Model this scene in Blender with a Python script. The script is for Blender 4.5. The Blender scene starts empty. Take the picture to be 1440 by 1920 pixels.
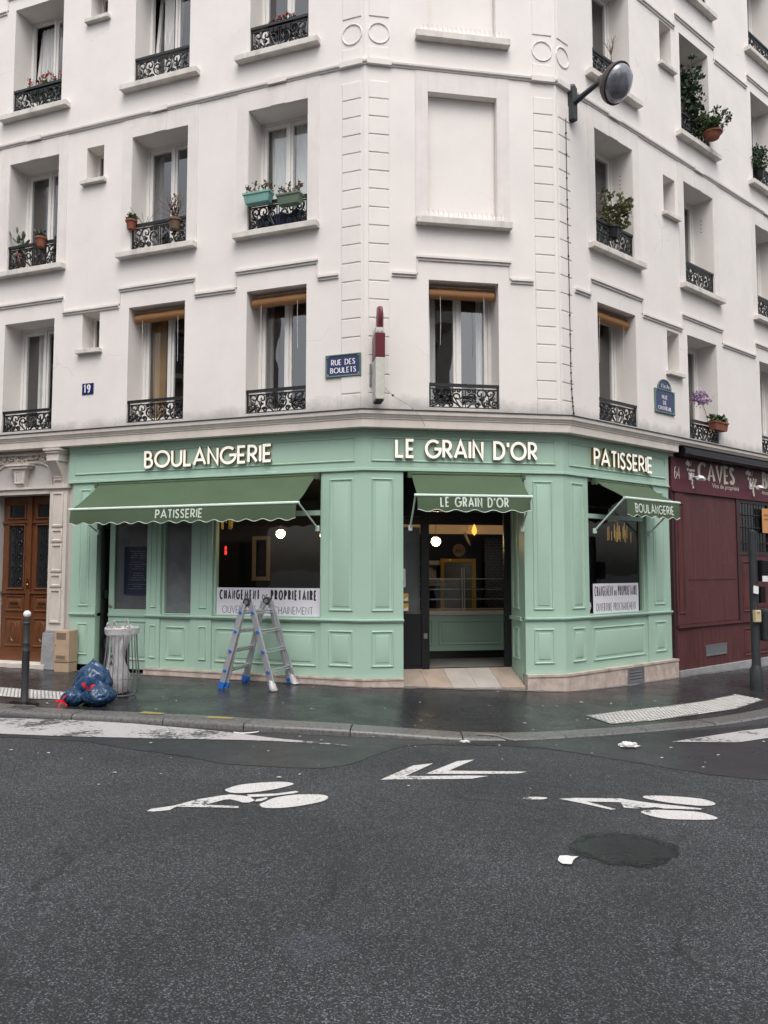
import bpy, bmesh, math, random
from math import sin, cos, pi, radians, hypot, atan2, sqrt
from mathutils import Vector, Matrix, noise
from mathutils.geometry import delaunay_2d_cdt

# ---------------------------------------------------------------- camera, sky, sun, exposure
scene = bpy.context.scene
C = bpy.context.collection
cam_d = bpy.data.cameras.new('camera'); cam = bpy.data.objects.new('camera', cam_d); C.objects.link(cam)
cam.location = (0, 0, 1.65); cam.rotation_euler = (radians(90 + 4.081), 0, 0)
cam_d.sensor_fit = 'VERTICAL'; cam_d.sensor_height = 24.0; cam_d.lens = 24.0 * 1472.5 / 1920
cam_d.clip_start = .05; cam_d.clip_end = 800
scene.camera = cam
SUN_EL, SUN_AZ = 60, 174            # degrees; azimuth clockwise from +Y: high behind the camera, veiled
W = bpy.data.worlds.new('World'); scene.world = W; W.use_nodes = True
wn = W.node_tree; wn.nodes.clear()
sky = wn.nodes.new('ShaderNodeTexSky'); sky.sky_type = 'NISHITA'; sky.sun_disc = False
sky.sun_elevation = radians(SUN_EL); sky.sun_rotation = radians(SUN_AZ)
sky.air_density = 1.0; sky.dust_density = 4.0; sky.ozone_density = 1.0
hs = wn.nodes.new('ShaderNodeHueSaturation'); hs.inputs['Saturation'].default_value = .30
bg = wn.nodes.new('ShaderNodeBackground'); bg.inputs['Strength'].default_value = .15
wo = wn.nodes.new('ShaderNodeOutputWorld')
wn.links.new(sky.outputs[0], hs.inputs['Color']); wn.links.new(hs.outputs[0], bg.inputs[0]); wn.links.new(bg.outputs[0], wo.inputs[0])
sd = bpy.data.lights.new('sun', 'SUN'); sd.energy = .85; sd.angle = radians(40); sd.color = (1, .96, .91)
so = bpy.data.objects.new('sun', sd); C.objects.link(so); so.location = (0, 0, 30)
_sd = Vector((sin(radians(SUN_AZ)) * cos(radians(SUN_EL)), cos(radians(SUN_AZ)) * cos(radians(SUN_EL)), sin(radians(SUN_EL))))
so.rotation_euler = _sd.to_track_quat('Z', 'Y').to_euler()
scene.view_settings.view_transform = 'Standard'; scene.view_settings.look = 'None'
scene.view_settings.gamma = 1; scene.view_settings.use_curve_mapping = False
scene.view_settings.exposure = 0.66
scene.render.engine = 'CYCLES'
scene.cycles.max_bounces = 8; scene.cycles.transparent_max_bounces = 16
scene.cycles.use_denoising = True

# ---------------------------------------------------------------- mesh helpers
V3 = Vector
ORG = {}
def tag(o, label=None, cat=None, group=None, kind=None):
    if label: o['label'] = label
    if cat: o['category'] = cat
    if group: o['group'] = group
    if kind: o['kind'] = kind
    return o
def thing(name, label, cat, loc=(0, 0, 0), group=None):
    o = bpy.data.objects.new(name, None); o.empty_display_size = .1
    C.objects.link(o); o.location = loc; ORG[o.name] = V3(loc)
    return tag(o, label, cat, group)
class MB:
    def __init__(s): s.v = []; s.f = []; s.m = []; s.mi = 0
    def add(s, vs, fs):
        b = len(s.v); s.v += [V3(v) for v in vs]
        for f in fs: s.f.append([b + i for i in f]); s.m.append(s.mi)
        return s
    def quad(s, a, b, c, d): return s.add((a, b, c, d), ((0, 1, 2, 3),))
    def poly(s, pts): return s.add(pts, (list(range(len(pts))),))
    def box8(s, p):     # p: bottom 4 then top 4
        return s.add(p, ((3, 2, 1, 0), (4, 5, 6, 7), (0, 1, 5, 4), (1, 2, 6, 5), (2, 3, 7, 6), (3, 0, 4, 7)))
    def box(s, x0, x1, y0, y1, z0, z1):
        return s.box8([(x0, y0, z0), (x1, y0, z0), (x1, y1, z0), (x0, y1, z0), (x0, y0, z1), (x1, y0, z1), (x1, y1, z1), (x0, y1, z1)])
    def fbox(s, F, u0, u1, z0, z1, o0, o1):
        P = F.pt
        return s.box8([P(u0, z0, o0), P(u1, z0, o0), P(u1, z0, o1), P(u0, z0, o1), P(u0, z1, o0), P(u1, z1, o0), P(u1, z1, o1), P(u0, z1, o1)])
    def xbox(s, M, x0, x1, y0, y1, z0, z1):
        return s.box8([M @ V3(q) for q in [(x0, y0, z0), (x1, y0, z0), (x1, y1, z0), (x0, y1, z0), (x0, y0, z1), (x1, y0, z1), (x1, y1, z1), (x0, y1, z1)]])
    def rings(s, R, close=True, cap0=False, cap1=False):
        n = len(R[0]); b = len(s.v)
        for r in R: s.v += [V3(q) for q in r]
        for i in range(len(R) - 1):
            for j in range(n if close else n - 1):
                k = (j + 1) % n
                s.f.append([b + i * n + j, b + i * n + k, b + (i + 1) * n + k, b + (i + 1) * n + j]); s.m.append(s.mi)
        if cap0: s.f.append([b + j for j in range(n)][::-1]); s.m.append(s.mi)
        if cap1: s.f.append([b + (len(R) - 1) * n + j for j in range(n)]); s.m.append(s.mi)
        return s
    def tube(s, path, r, n=8, cap=True, closed=False):
        path = [V3(q) for q in path]; m = len(path); R = []
        up = None
        for i, q in enumerate(path):
            a = path[i - 1] if i > 0 else (path[-1] if closed else q)
            b = path[i + 1] if i < m - 1 else (path[0] if closed else q)
            t = (b - a)
            if t.length < 1e-9: t = V3((0, 0, 1))
            t.normalize()
            if up is None:
                up = V3((0, 0, 1)) if abs(t.z) < .9 else V3((1, 0, 0))
            x = up.cross(t)
            if x.length < 1e-6: x = V3((1, 0, 0)).cross(t)
            x.normalize(); y = t.cross(x); up = y
            rr = r[i] if isinstance(r, (list, tuple)) else r
            R.append([q + x * (rr * cos(2 * pi * k / n + pi / n)) + y * (rr * sin(2 * pi * k / n + pi / n)) for k in range(n)])
        if closed: R.append(R[0]); cap = False
        return s.rings(R, True, cap, cap)
    def lathe(s, prof, c=(0, 0, 0), n=20, M=None, cap=True):
        R = []
        for (r, z) in prof:
            ring = []
            for k in range(n):
                q = V3((r * cos(2 * pi * k / n), r * sin(2 * pi * k / n), z))
                if M is not None: q = M @ q
                ring.append(q + V3(c))
            R.append(ring)
        return s.rings(R, True, cap, cap)
    def frect(s, F, u0, u1, z0, z1, prof, field=None):
        """mitred rectangular moulding on facade F; prof: (inset, offset) pairs; field closes the middle"""
        R = []
        for d, o in prof:
            R.append([F.pt(u0 + d, z0 + d, o), F.pt(u1 - d, z0 + d, o), F.pt(u1 - d, z1 - d, o), F.pt(u0 + d, z1 - d, o)])
        return s.rings(R, True, False, bool(field))
    def build(s, name, mats, parent=None, smooth=None, recalc=True, bevel=0):
        me = bpy.data.meshes.new(name)
        off = ORG.get(parent.name, V3((0, 0, 0))) if parent is not None else V3((0, 0, 0))
        me.from_pydata([tuple(q - off) for q in s.v], [], s.f)
        if not isinstance(mats, (list, tuple)): mats = [mats]
        for m in mats: me.materials.append(m)
        me.polygons.foreach_set('material_index', s.m)
        if recalc or bevel:
            bm = bmesh.new(); bm.from_mesh(me)
            if bevel:
                bmesh.ops.remove_doubles(bm, verts=bm.verts, dist=1e-6)
            bmesh.ops.recalc_face_normals(bm, faces=bm.faces)
            if bevel:
                es = [e for e in bm.edges if len(e.link_faces) == 2 and e.calc_face_angle(0) > .6]
                bmesh.ops.bevel(bm, geom=es, offset=bevel, segments=2, profile=.6, affect='EDGES', clamp_overlap=True)
            bm.to_mesh(me); bm.free()
        if smooth:
            me.polygons.foreach_set('use_smooth', [True] * len(me.polygons))
            me.set_sharp_from_angle(angle=radians(smooth if smooth is not True else 40))
        me.update()
        o = bpy.data.objects.new(name, me); C.objects.link(o)
        if parent is not None:
            o.parent = parent; ORG[o.name] = off
        return o
def catmull(P, n=6, closed=False):
    P = [V3(q) for q in P]; out = []
    m = len(P)
    for i in range(m if closed else m - 1):
        a = P[(i - 1) % m] if (closed or i > 0) else P[0]
        b = P[i]; c = P[(i + 1) % m]
        d = P[(i + 2) % m] if (closed or i + 2 < m) else P[-1]
        for k in range(n):
            t = k / n
            out.append(.5 * ((2 * b) + (c - a) * t + (2 * a - 5 * b + 4 * c - d) * t * t + (3 * b - a - 3 * c + d) * t ** 3))
    if not closed: out.append(P[-1])
    return out

# ---------------------------------------------------------------- facade frames (A: left street, B: cut corner, C: right street)
class Face:
    def __init__(s, c, t, n): s.c = V3((c[0], c[1], 0)); s.t = V3((t[0], t[1], 0)); s.n = V3((n[0], n[1], 0))
    def pt(s, u, z, o=0.0): return s.c + s.t * u + s.n * o + V3((0, 0, z))
    @property
    def rz(s): return atan2(s.n.x, -s.n.y)
    @property
    def sgn(s): return -1 if s.t.x < 0 else 1      # +1: u runs to the viewer's right
LB = 3.0107
A = Face((-.28973, 11.3), (-.93922, .34331), (-.34331, -.93922))
B = Face((-.28973, 11.3), (.98679, .16199), (.16199, -.98679))
Cf = Face((2.68116, 11.78770), (.76689, .64177), (.64177, -.76689))
def corner(k, o, z=0):
    """mitred point of the wall line pushed out by o, at corner 1 (A|B) or 2 (B|C)"""
    F, G, q = (A, B, A.pt(0, 0)) if k == 1 else (B, Cf, Cf.pt(0, 0))
    m = (F.n + G.n); m.normalize()
    q = q + m * (o / m.dot(F.n)); q.z = z
    return q
def sweep(mb, prof, uA, uC, cap=True):
    """profile (offset, z) swept along A, B and C; uA / uC None starts at the corner"""
    R = []
    def ring(fn): R.append([fn(o, z) for o, z in prof])
    if uA is not None: ring(lambda o, z: A.pt(uA, z, o)); 
    ring(lambda o, z: corner(1, o, z))
    ring(lambda o, z: corner(2, o, z))
    if uC is not None: ring(lambda o, z: Cf.pt(uC, z, o))
    mb.rings(R, True, cap, cap)
    return mb

# ---------------------------------------------------------------- materials
def mat(name, col, rough=.6, metal=0., var=.08, vs=5., bump=0., bs=60., spec=.5, emis=None, es=1., streak=0., coat=0., trans=0., rvar=0., stretch=None):
    m = bpy.data.materials.new(name); m.use_nodes = True
    N = m.node_tree.nodes; L = m.node_tree.links
    b = N['Principled BSDF']; b.inputs['Roughness'].default_value = rough; b.inputs['Metallic'].default_value = metal
    b.inputs['Specular IOR Level'].default_value = spec
    b.inputs['Coat Weight'].default_value = coat
    if trans: b.inputs['Transmission Weight'].default_value = trans
    c4 = (*col, 1)
    b.inputs['Base Color'].default_value = c4
    tc = N.new('ShaderNodeTexCoord')
    vec = tc.outputs['Object']
    if stretch:
        mp = N.new('ShaderNodeMapping'); mp.inputs['Scale'].default_value = stretch; L.new(vec, mp.inputs[0]); vec = mp.outputs[0]
    if var:
        nz = N.new('ShaderNodeTexNoise'); nz.inputs['Scale'].default_value = vs; nz.inputs['Detail'].default_value = 6; nz.inputs['Roughness'].default_value = .62
        L.new(vec, nz.inputs['Vector'])
        mr = N.new('ShaderNodeMapRange'); mr.inputs[1].default_value = .3; mr.inputs[2].default_value = .7
        mr.inputs[3].default_value = 1 - var; mr.inputs[4].default_value = 1 + var
        L.new(nz.outputs['Fac'], mr.inputs[0])
        fac = mr.outputs[0]
        if streak:
            mp2 = N.new('ShaderNodeMapping'); mp2.inputs['Scale'].default_value = (3, 3, .12); L.new(tc.outputs['Object'], mp2.inputs[0])
            n2 = N.new('ShaderNodeTexNoise'); n2.inputs['Scale'].default_value = 2.; n2.inputs['Detail'].default_value = 7; n2.inputs['Roughness'].default_value = .7; L.new(mp2.outputs[0], n2.inputs['Vector'])
            m2 = N.new('ShaderNodeMapRange'); m2.inputs[1].default_value = .5; m2.inputs[2].default_value = .75; m2.inputs[3].default_value = 1; m2.inputs[4].default_value = 1 - streak
            L.new(n2.outputs['Fac'], m2.inputs[0])
            mm = N.new('ShaderNodeMath'); mm.operation = 'MULTIPLY'; L.new(fac, mm.inputs[0]); L.new(m2.outputs[0], mm.inputs[1]); fac = mm.outputs[0]
        vm = N.new('ShaderNodeVectorMath'); vm.operation = 'SCALE'; vm.inputs[0].default_value = col; L.new(fac, vm.inputs['Scale'])
        L.new(vm.outputs[0], b.inputs['Base Color'])
        if rvar:
            m3 = N.new('ShaderNodeMapRange'); m3.inputs[1].default_value = .3; m3.inputs[2].default_value = .7
            m3.inputs[3].default_value = max(.02, rough - rvar); m3.inputs[4].default_value = min(1, rough + rvar)
            L.new(nz.outputs['Fac'], m3.inputs[0]); L.new(m3.outputs[0], b.inputs['Roughness'])
    if bump:
        nb = N.new('ShaderNodeTexNoise'); nb.inputs['Scale'].default_value = bs; nb.inputs['Detail'].default_value = 4; L.new(vec, nb.inputs['Vector'])
        bp = N.new('ShaderNodeBump'); bp.inputs['Strength'].default_value = bump; bp.inputs['Distance'].default_value = .01
        L.new(nb.outputs['Fac'], bp.inputs['Height']); L.new(bp.outputs[0], b.inputs['Normal'])
    if emis: b.inputs['Emission Color'].default_value = (*emis, 1); b.inputs['Emission Strength'].default_value = es
    return m
def glass_mat(name, tint=(1, 1, 1), f0=.06, refl=1.0):
    m = bpy.data.materials.new(name); m.use_nodes = True; N = m.node_tree.nodes; L = m.node_tree.links; N.clear()
    out = N.new('ShaderNodeOutputMaterial'); tr = N.new('ShaderNodeBsdfTransparent'); tr.inputs[0].default_value = (*tint, 1)
    gl = N.new('ShaderNodeBsdfGlossy'); gl.inputs['Roughness'].default_value = .015; gl.inputs['Color'].default_value = (refl, refl, refl, 1)
    lw = N.new('ShaderNodeLayerWeight'); lw.inputs['Blend'].default_value = .5
    pw = N.new('ShaderNodeMath'); pw.operation = 'POWER'; pw.inputs[1].default_value = 4.2; L.new(lw.outputs['Facing'], pw.inputs[0])
    ma = N.new('ShaderNodeMath'); ma.operation = 'MULTIPLY_ADD'; ma.inputs[1].default_value = 1 - f0; ma.inputs[2].default_value = f0; ma.use_clamp = True
    L.new(pw.outputs[0], ma.inputs[0])
    # faint unevenness of the float glass
    tc = N.new('ShaderNodeTexCoord'); nz = N.new('ShaderNodeTexNoise'); nz.inputs['Scale'].default_value = 1.3; L.new(tc.outputs['Object'], nz.inputs['Vector'])
    bp = N.new('ShaderNodeBump'); bp.inputs['Strength'].default_value = .05; bp.inputs['Distance'].default_value = .05; L.new(nz.outputs['Fac'], bp.inputs['Height']); L.new(bp.outputs[0], gl.inputs['Normal'])
    mx = N.new('ShaderNodeMixShader'); L.new(ma.outputs[0], mx.inputs[0]); L.new(tr.outputs[0], mx.inputs[1]); L.new(gl.outputs[0], mx.inputs[2]); L.new(mx.outputs[0], out.inputs[0])
    return m
def asphalt_mat(name, col, grain, rough, rvar, bump, speck, cracks=False, spec=.5):
    m = bpy.data.materials.new(name); m.use_nodes = True; N = m.node_tree.nodes; L = m.node_tree.links
    b = N['Principled BSDF']; tc = N.new('ShaderNodeTexCoord'); P = tc.outputs['Object']
    def nz(sc, det=3, ro=.55):
        n = N.new('ShaderNodeTexNoise'); n.inputs['Scale'].default_value = sc; n.inputs['Detail'].default_value = det; n.inputs['Roughness'].default_value = ro; L.new(P, n.inputs['Vector']); return n
    big = nz(.55, 5); 
    vo = N.new('ShaderNodeTexVoronoi'); vo.inputs['Scale'].default_value = grain; L.new(P, vo.inputs['Vector'])
    sp = N.new('ShaderNodeSeparateColor'); L.new(vo.outputs['Color'], sp.inputs[0])
    cr = N.new('ShaderNodeValToRGB'); e = cr.color_ramp.elements
    e[0].position = 0; e[0].color = (*[c * .62 for c in col], 1)
    e[1].position = 1; e[1].color = (*[c * speck for c in col], 1)
    k = e.new(.62); k.color = (*[c * 1.0 for c in col], 1)
    k = e.new(.86); k.color = (*[c * (1 + .35 * (speck - 1)) for c in col], 1)
    L.new(sp.outputs[0], cr.inputs[0])
    mr = N.new('ShaderNodeMapRange'); mr.inputs[1].default_value = .3; mr.inputs[2].default_value = .7; mr.inputs[3].default_value = .66; mr.inputs[4].default_value = 1.32; L.new(big.outputs[0], mr.inputs[0])
    vm = N.new('ShaderNodeVectorMath'); vm.operation = 'SCALE'; L.new(cr.outputs[0], vm.inputs[0]); L.new(mr.outputs[0], vm.inputs['Scale']); L.new(vm.outputs[0], b.inputs['Base Color'])
    if cracks:      # hairline cracks and dark tar seams
        wp = nz(1.1, 4); va = N.new('ShaderNodeVectorMath'); va.operation = 'SCALE'; va.inputs['Scale'].default_value = .55; L.new(wp.outputs['Color'], va.inputs[0])
        vb = N.new('ShaderNodeVectorMath'); L.new(P, vb.inputs[0]); L.new(va.outputs[0], vb.inputs[1])
        vc = N.new('ShaderNodeTexVoronoi'); vc.feature = 'DISTANCE_TO_EDGE'; vc.inputs['Scale'].default_value = .42; L.new(vb.outputs[0], vc.inputs['Vector'])
        c1 = N.new('ShaderNodeMapRange'); c1.inputs[1].default_value = .002; c1.inputs[2].default_value = .009; c1.inputs[3].default_value = 0; c1.inputs[4].default_value = 1; L.new(vc.outputs['Distance'], c1.inputs[0])
        mk = nz(.8, 3); c2 = N.new('ShaderNodeMapRange'); c2.inputs[1].default_value = .50; c2.inputs[2].default_value = .60; c2.inputs[3].default_value = 1; c2.inputs[4].default_value = .25; L.new(mk.outputs[0], c2.inputs[0])
        c3 = N.new('ShaderNodeMath'); c3.operation = 'MAXIMUM'; L.new(c1.outputs[0], c3.inputs[0]); L.new(c2.outputs[0], c3.inputs[1])
        c4 = N.new('ShaderNodeMapRange'); c4.inputs[3].default_value = .35; c4.inputs[4].default_value = 1; L.new(c3.outputs[0], c4.inputs[0])
        vk = N.new('ShaderNodeVectorMath'); vk.operation = 'SCALE'; L.new(vm.outputs[0], vk.inputs[0]); L.new(c4.outputs[0], vk.inputs['Scale']); L.new(vk.outputs[0], b.inputs['Base Color'])
    med = nz(1.7, 6, .65)
    r = N.new('ShaderNodeMapRange'); r.inputs[1].default_value = .32; r.inputs[2].default_value = .68; r.inputs[3].default_value = max(.03, rough - rvar); r.inputs[4].default_value = rough + rvar
    L.new(med.outputs[0], r.inputs[0]); L.new(r.outputs[0], b.inputs['Roughness'])
    b.inputs['Specular IOR Level'].default_value = spec
    bp = N.new('ShaderNodeBump'); bp.inputs['Strength'].default_value = bump; bp.inputs['Distance'].default_value = .006
    ad = N.new('ShaderNodeMath'); ad.operation = 'ADD'; fine = nz(grain * .8, 3); L.new(vo.outputs['Distance'], ad.inputs[0]); L.new(fine.outputs[0], ad.inputs[1])
    L.new(ad.outputs[0], bp.inputs['Height']); L.new(bp.outputs[0], b.inputs['Normal'])
    return m
def paint_mat(name, col, wear=.5, scale=26.):
    """road paint worn through to the asphalt in small chips"""
    m = bpy.data.materials.new(name); m.use_nodes = True; N = m.node_tree.nodes; L = m.node_tree.links
    b = N['Principled BSDF']; b.inputs['Roughness'].default_value = .55
    tc = N.new('ShaderNodeTexCoord')
    n1 = N.new('ShaderNodeTexNoise'); n1.inputs['Scale'].default_value = scale; n1.inputs['Detail'].default_value = 6; n1.inputs['Roughness'].default_value = .7; L.new(tc.outputs['Object'], n1.inputs['Vector'])
    n2 = N.new('ShaderNodeTexNoise'); n2.inputs['Scale'].default_value = 1.6; n2.inputs['Detail'].default_value = 4; L.new(tc.outputs['Object'], n2.inputs['Vector'])
    ad = N.new('ShaderNodeMath'); ad.operation = 'ADD'; L.new(n1.outputs[0], ad.inputs[0]); L.new(n2.outputs[0], ad.inputs[1])
    cr = N.new('ShaderNodeValToRGB'); e = cr.color_ramp.elements
    t = .5 + (1 - wear) * .22
    e[0].position = min(.95, (t)); e[0].color = (*col, 1); e[1].position = min(.99, t + .05); e[1].color = (.06, .06, .062, 1)
    hf = N.new('ShaderNodeMath'); hf.operation = 'MULTIPLY'; hf.inputs[1].default_value = .5; L.new(ad.outputs[0], hf.inputs[0]); L.new(hf.outputs[0], cr.inputs[0])
    n3 = N.new('ShaderNodeTexNoise'); n3.inputs['Scale'].default_value = 95; n3.inputs['Detail'].default_value = 3; L.new(tc.outputs['Object'], n3.inputs['Vector'])
    r3 = N.new('ShaderNodeMapRange'); r3.inputs[1].default_value = .56; r3.inputs[2].default_value = .68; r3.inputs[3].default_value = 0; r3.inputs[4].default_value = .85; L.new(n3.outputs[0], r3.inputs[0])
    mp = N.new('ShaderNodeMix'); mp.data_type = 'RGBA'; L.new(r3.outputs[0], mp.inputs[0]); L.new(cr.outputs[0], mp.inputs[6]); mp.inputs[7].default_value = (.09, .09, .092, 1)
    L.new(mp.outputs[2], b.inputs['Base Color'])
    bp = N.new('ShaderNodeBump'); bp.inputs['Strength'].default_value = .5; bp.inputs['Distance'].default_value = .004; L.new(n1.outputs[0], bp.inputs['Height']); L.new(bp.outputs[0], b.inputs['Normal'])
    return m
M = {}
M['stucco'] = mat('stucco', (.79, .745, .712), .85, var=.045, vs=1.3, bump=.10, bs=55, streak=.02)
def weather(m, z0=3.93, z1=4.25):
    """soot splashed up above the cornice ledge and hairline cracks in the render"""
    N = m.node_tree.nodes; L = m.node_tree.links; b = N['Principled BSDF']; src = b.inputs['Base Color'].links[0].from_socket
    tc = N.new('ShaderNodeTexCoord'); sx = N.new('ShaderNodeSeparateXYZ'); L.new(tc.outputs['Object'], sx.inputs[0])
    r = N.new('ShaderNodeMapRange'); r.inputs[1].default_value = z0; r.inputs[2].default_value = z1; r.inputs[3].default_value = .62; r.inputs[4].default_value = 0; L.new(sx.outputs[2], r.inputs[0])
    n = N.new('ShaderNodeTexNoise'); n.inputs['Scale'].default_value = 2.2; n.inputs['Detail'].default_value = 9; n.inputs['Roughness'].default_value = .72; L.new(tc.outputs['Object'], n.inputs['Vector'])
    a = N.new('ShaderNodeMath'); a.operation = 'ADD'; L.new(n.outputs[0], a.inputs[0]); L.new(r.outputs[0], a.inputs[1])
    d = N.new('ShaderNodeMapRange'); d.inputs[1].default_value = .66; d.inputs[2].default_value = 1.05; d.inputs[3].default_value = 1; d.inputs[4].default_value = .60; L.new(a.outputs[0], d.inputs[0])
    wp = N.new('ShaderNodeTexNoise'); wp.inputs['Scale'].default_value = 1.5; wp.inputs['Detail'].default_value = 5; L.new(tc.outputs['Object'], wp.inputs['Vector'])
    va = N.new('ShaderNodeVectorMath'); va.operation = 'SCALE'; va.inputs['Scale'].default_value = .7; L.new(wp.outputs['Color'], va.inputs[0])
    vb = N.new('ShaderNodeVectorMath'); L.new(tc.outputs['Object'], vb.inputs[0]); L.new(va.outputs[0], vb.inputs[1])
    vo = N.new('ShaderNodeTexVoronoi'); vo.feature = 'DISTANCE_TO_EDGE'; vo.inputs['Scale'].default_value = .38; L.new(vb.outputs[0], vo.inputs['Vector'])
    c1 = N.new('ShaderNodeMapRange'); c1.inputs[1].default_value = .0006; c1.inputs[2].default_value = .0035; c1.inputs[3].default_value = .87; c1.inputs[4].default_value = 1; L.new(vo.outputs['Distance'], c1.inputs[0])
    mk = N.new('ShaderNodeTexNoise'); mk.inputs['Scale'].default_value = .7; L.new(tc.outputs['Object'], mk.inputs['Vector'])
    c2 = N.new('ShaderNodeMapRange'); c2.inputs[1].default_value = .54; c2.inputs[2].default_value = .60; c2.inputs[3].default_value = 1; c2.inputs[4].default_value = 0; L.new(mk.outputs[0], c2.inputs[0])
    c3 = N.new('ShaderNodeMath'); c3.operation = 'MAXIMUM'; L.new(c1.outputs[0], c3.inputs[0]); L.new(c2.outputs[0], c3.inputs[1])
    c4 = N.new('ShaderNodeMath'); c4.operation = 'MULTIPLY'; L.new(c3.outputs[0], c4.inputs[0]); L.new(d.outputs[0], c4.inputs[1])
    v = N.new('ShaderNodeVectorMath'); v.operation = 'SCALE'; L.new(src, v.inputs[0]); L.new(c4.outputs[0], v.inputs['Scale']); L.new(v.outputs[0], b.inputs['Base Color'])
weather(M['stucco'])
M['trim'] = mat('trim', (.74, .695, .665), .8, var=.06, vs=3, bump=.12, bs=70, streak=.10)
M['sill'] = mat('sill', (.66, .62, .58), .85, var=.13, vs=5, bump=.2, bs=60, streak=.28)
M['cornice'] = mat('cornice', (.66, .60, .55), .8, var=.08, vs=3, bump=.12, bs=60, streak=.12)
M['zinc'] = mat('zinc', (.05, .052, .056), .55, metal=.2, var=.5, vs=9)
M['stone'] = mat('stone', (.60, .54, .49), .85, var=.09, vs=4, bump=.2, bs=60, streak=.15)
M['stone_grey'] = mat('stone_grey', (.30, .30, .305), .8, var=.2, vs=6, bump=.3, bs=50)
M['plinth'] = mat('plinth', (.49, .405, .355), .75, var=.28, vs=7, bump=.3, bs=60, streak=.25)
M['frame'] = mat('frame', (.78, .76, .73), .45, var=.04, vs=6)
M['iron'] = mat('iron', (.012, .012, .014), .42, var=.25, vs=20)
M['pane'] = glass_mat('pane', (.90, .92, .91), .17, .92)
M['shopglass'] = glass_mat('shopglass', (.84, .86, .86), .07, .8)
M['clearglass'] = glass_mat('clearglass', (.92, .95, .94), .02, .45)
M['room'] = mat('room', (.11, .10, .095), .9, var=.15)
M['sheer'] = mat('sheer', (.80, .79, .78), .9, var=.06, vs=8, stretch=(1, 1, .2))
M['tan_cloth'] = mat('tan_cloth', (.42, .27, .14), .9, var=.15, vs=8, stretch=(1, 1, .2))
M['grey_cloth'] = mat('grey_cloth', (.25, .24, .25), .9, var=.12, vs=8)
M['bamboo'] = mat('bamboo', (.34, .165, .065), .6, var=.3, vs=30, stretch=(1, 1, 12), bump=.3)
M['green'] = mat('green', (.382, .545, .443), .42, var=.025, vs=2.5, bump=.02, bs=120)
M['awning'] = mat('awning', (.064, .099, .055), .9, var=.10, vs=1.7, bump=.15, bs=300)
M['awning_trim'] = mat('awning_trim', (.60, .66, .58), .6, var=.04)
M['mint_metal'] = mat('mint_metal', (.66, .78, .70), .35, var=.03)
M['black'] = mat('black', (.008, .008, .009), .4, var=.2, vs=8)
M['darkgrey'] = mat('darkgrey', (.03, .032, .036), .45, var=.2, vs=8)
M['white'] = mat('white', (.80, .79, .80), .5, var=.03)
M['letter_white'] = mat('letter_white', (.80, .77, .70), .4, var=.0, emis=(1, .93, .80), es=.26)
M['brass'] = mat('brass', (.42, .24, .09), .28, metal=1, var=.1)
M['wood'] = mat('wood', (.125, .044, .016), .38, var=.35, vs=9, stretch=(6, 6, .7), bump=.12, bs=40, coat=.25)
M['burgundy'] = mat('burgundy', (.100, .034, .036), .6, spec=.25, var=.22, vs=4, bump=.15, bs=30, stretch=(3, 3, .6), streak=.15)
M['burgundy_sign'] = mat('burgundy_sign', (.105, .022, .034), .5, var=.12, vs=4, spec=.3)
M['burgundy_dark'] = mat('burgundy_dark', (.040, .013, .017), .5, var=.2, vs=5)
M['cream'] = mat('cream', (.72, .65, .56), .6, var=.05)
M['blue_enamel'] = mat('blue_enamel', (.016, .022, .105), .25, var=.12, vs=8)
M['green_enamel'] = mat('green_enamel', (.12, .19, .16), .4, var=.25, vs=14)
M['terracotta'] = mat('terracotta', (.23, .075, .043), .75, var=.2, vs=12)
M['alu'] = mat('alu', (.58, .58, .60), .34, metal=.75, var=.12, vs=14, stretch=(1, 1, .2))
M['steel'] = mat('steel', (.36, .36, .37), .4, metal=.85, var=.1)
M['blue_plastic'] = mat('blue_plastic', (.012, .12, .46), .45, var=.1)
M['leaf'] = mat('leaf', (.055, .095, .03), .6, var=.45, vs=24)
M['leaf_dark'] = mat('leaf_dark', (.028, .055, .022), .6, var=.45, vs=24)
M['leaf_olive'] = mat('leaf_olive', (.11, .12, .04), .6, var=.4, vs=24)
M['leaf_brown'] = mat('leaf_brown', (.14, .085, .055), .7, var=.4, vs=24)
M['flower_red'] = mat('flower_red', (.36, .03, .045), .6, var=.3, vs=30)
M['flower_lilac'] = mat('flower_lilac', (.42, .27, .44), .6, var=.3, vs=30)
M['twig'] = mat('twig', (.13, .085, .06), .8, var=.3, vs=20)
M['turquoise'] = mat('turquoise', (.18, .38, .33), .45, var=.1)
M['olive_box'] = mat('olive_box', (.11, .15, .11), .55, var=.15)
M['blue_cloth'] = mat('blue_cloth', (.03, .055, .17), .8, var=.3, vs=9)
M['bag_blue'] = mat('bag_blue', (.018, .052, .115), .25, var=.3, vs=7, bump=.35, bs=26)
M['bag_white'] = mat('bag_white', (.47, .45, .455), .35, var=.12, vs=8, bump=.4, bs=22)
M['red_tie'] = mat('red_tie', (.62, .02, .04), .35, var=.15)
M['paper'] = mat('paper', (.66, .65, .64), .8, var=.1, vs=20)
M['poster'] = mat('poster', (.70, .68, .74), .5, var=.02)
M['ink'] = mat('ink', (.015, .015, .017), .5, var=.1)
M['beige'] = mat('beige', (.46, .33, .23), .6, var=.1, vs=6, streak=.1)
M['tactile'] = mat('tactile', (.20, .195, .19), .5, var=.35, vs=7, bump=.3)
M['stud'] = mat('stud', (.52, .51, .49), .6, var=.2, vs=9)
M['yellow_paint'] = paint_mat('yellow_paint', (.30, .26, .09), .85, 20)
M['white_paint'] = paint_mat('white_paint', (.60, .59, .58), .74)
M['white_paint_worn'] = paint_mat('white_paint_worn', (.44, .43, .43), .86, 18)
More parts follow.
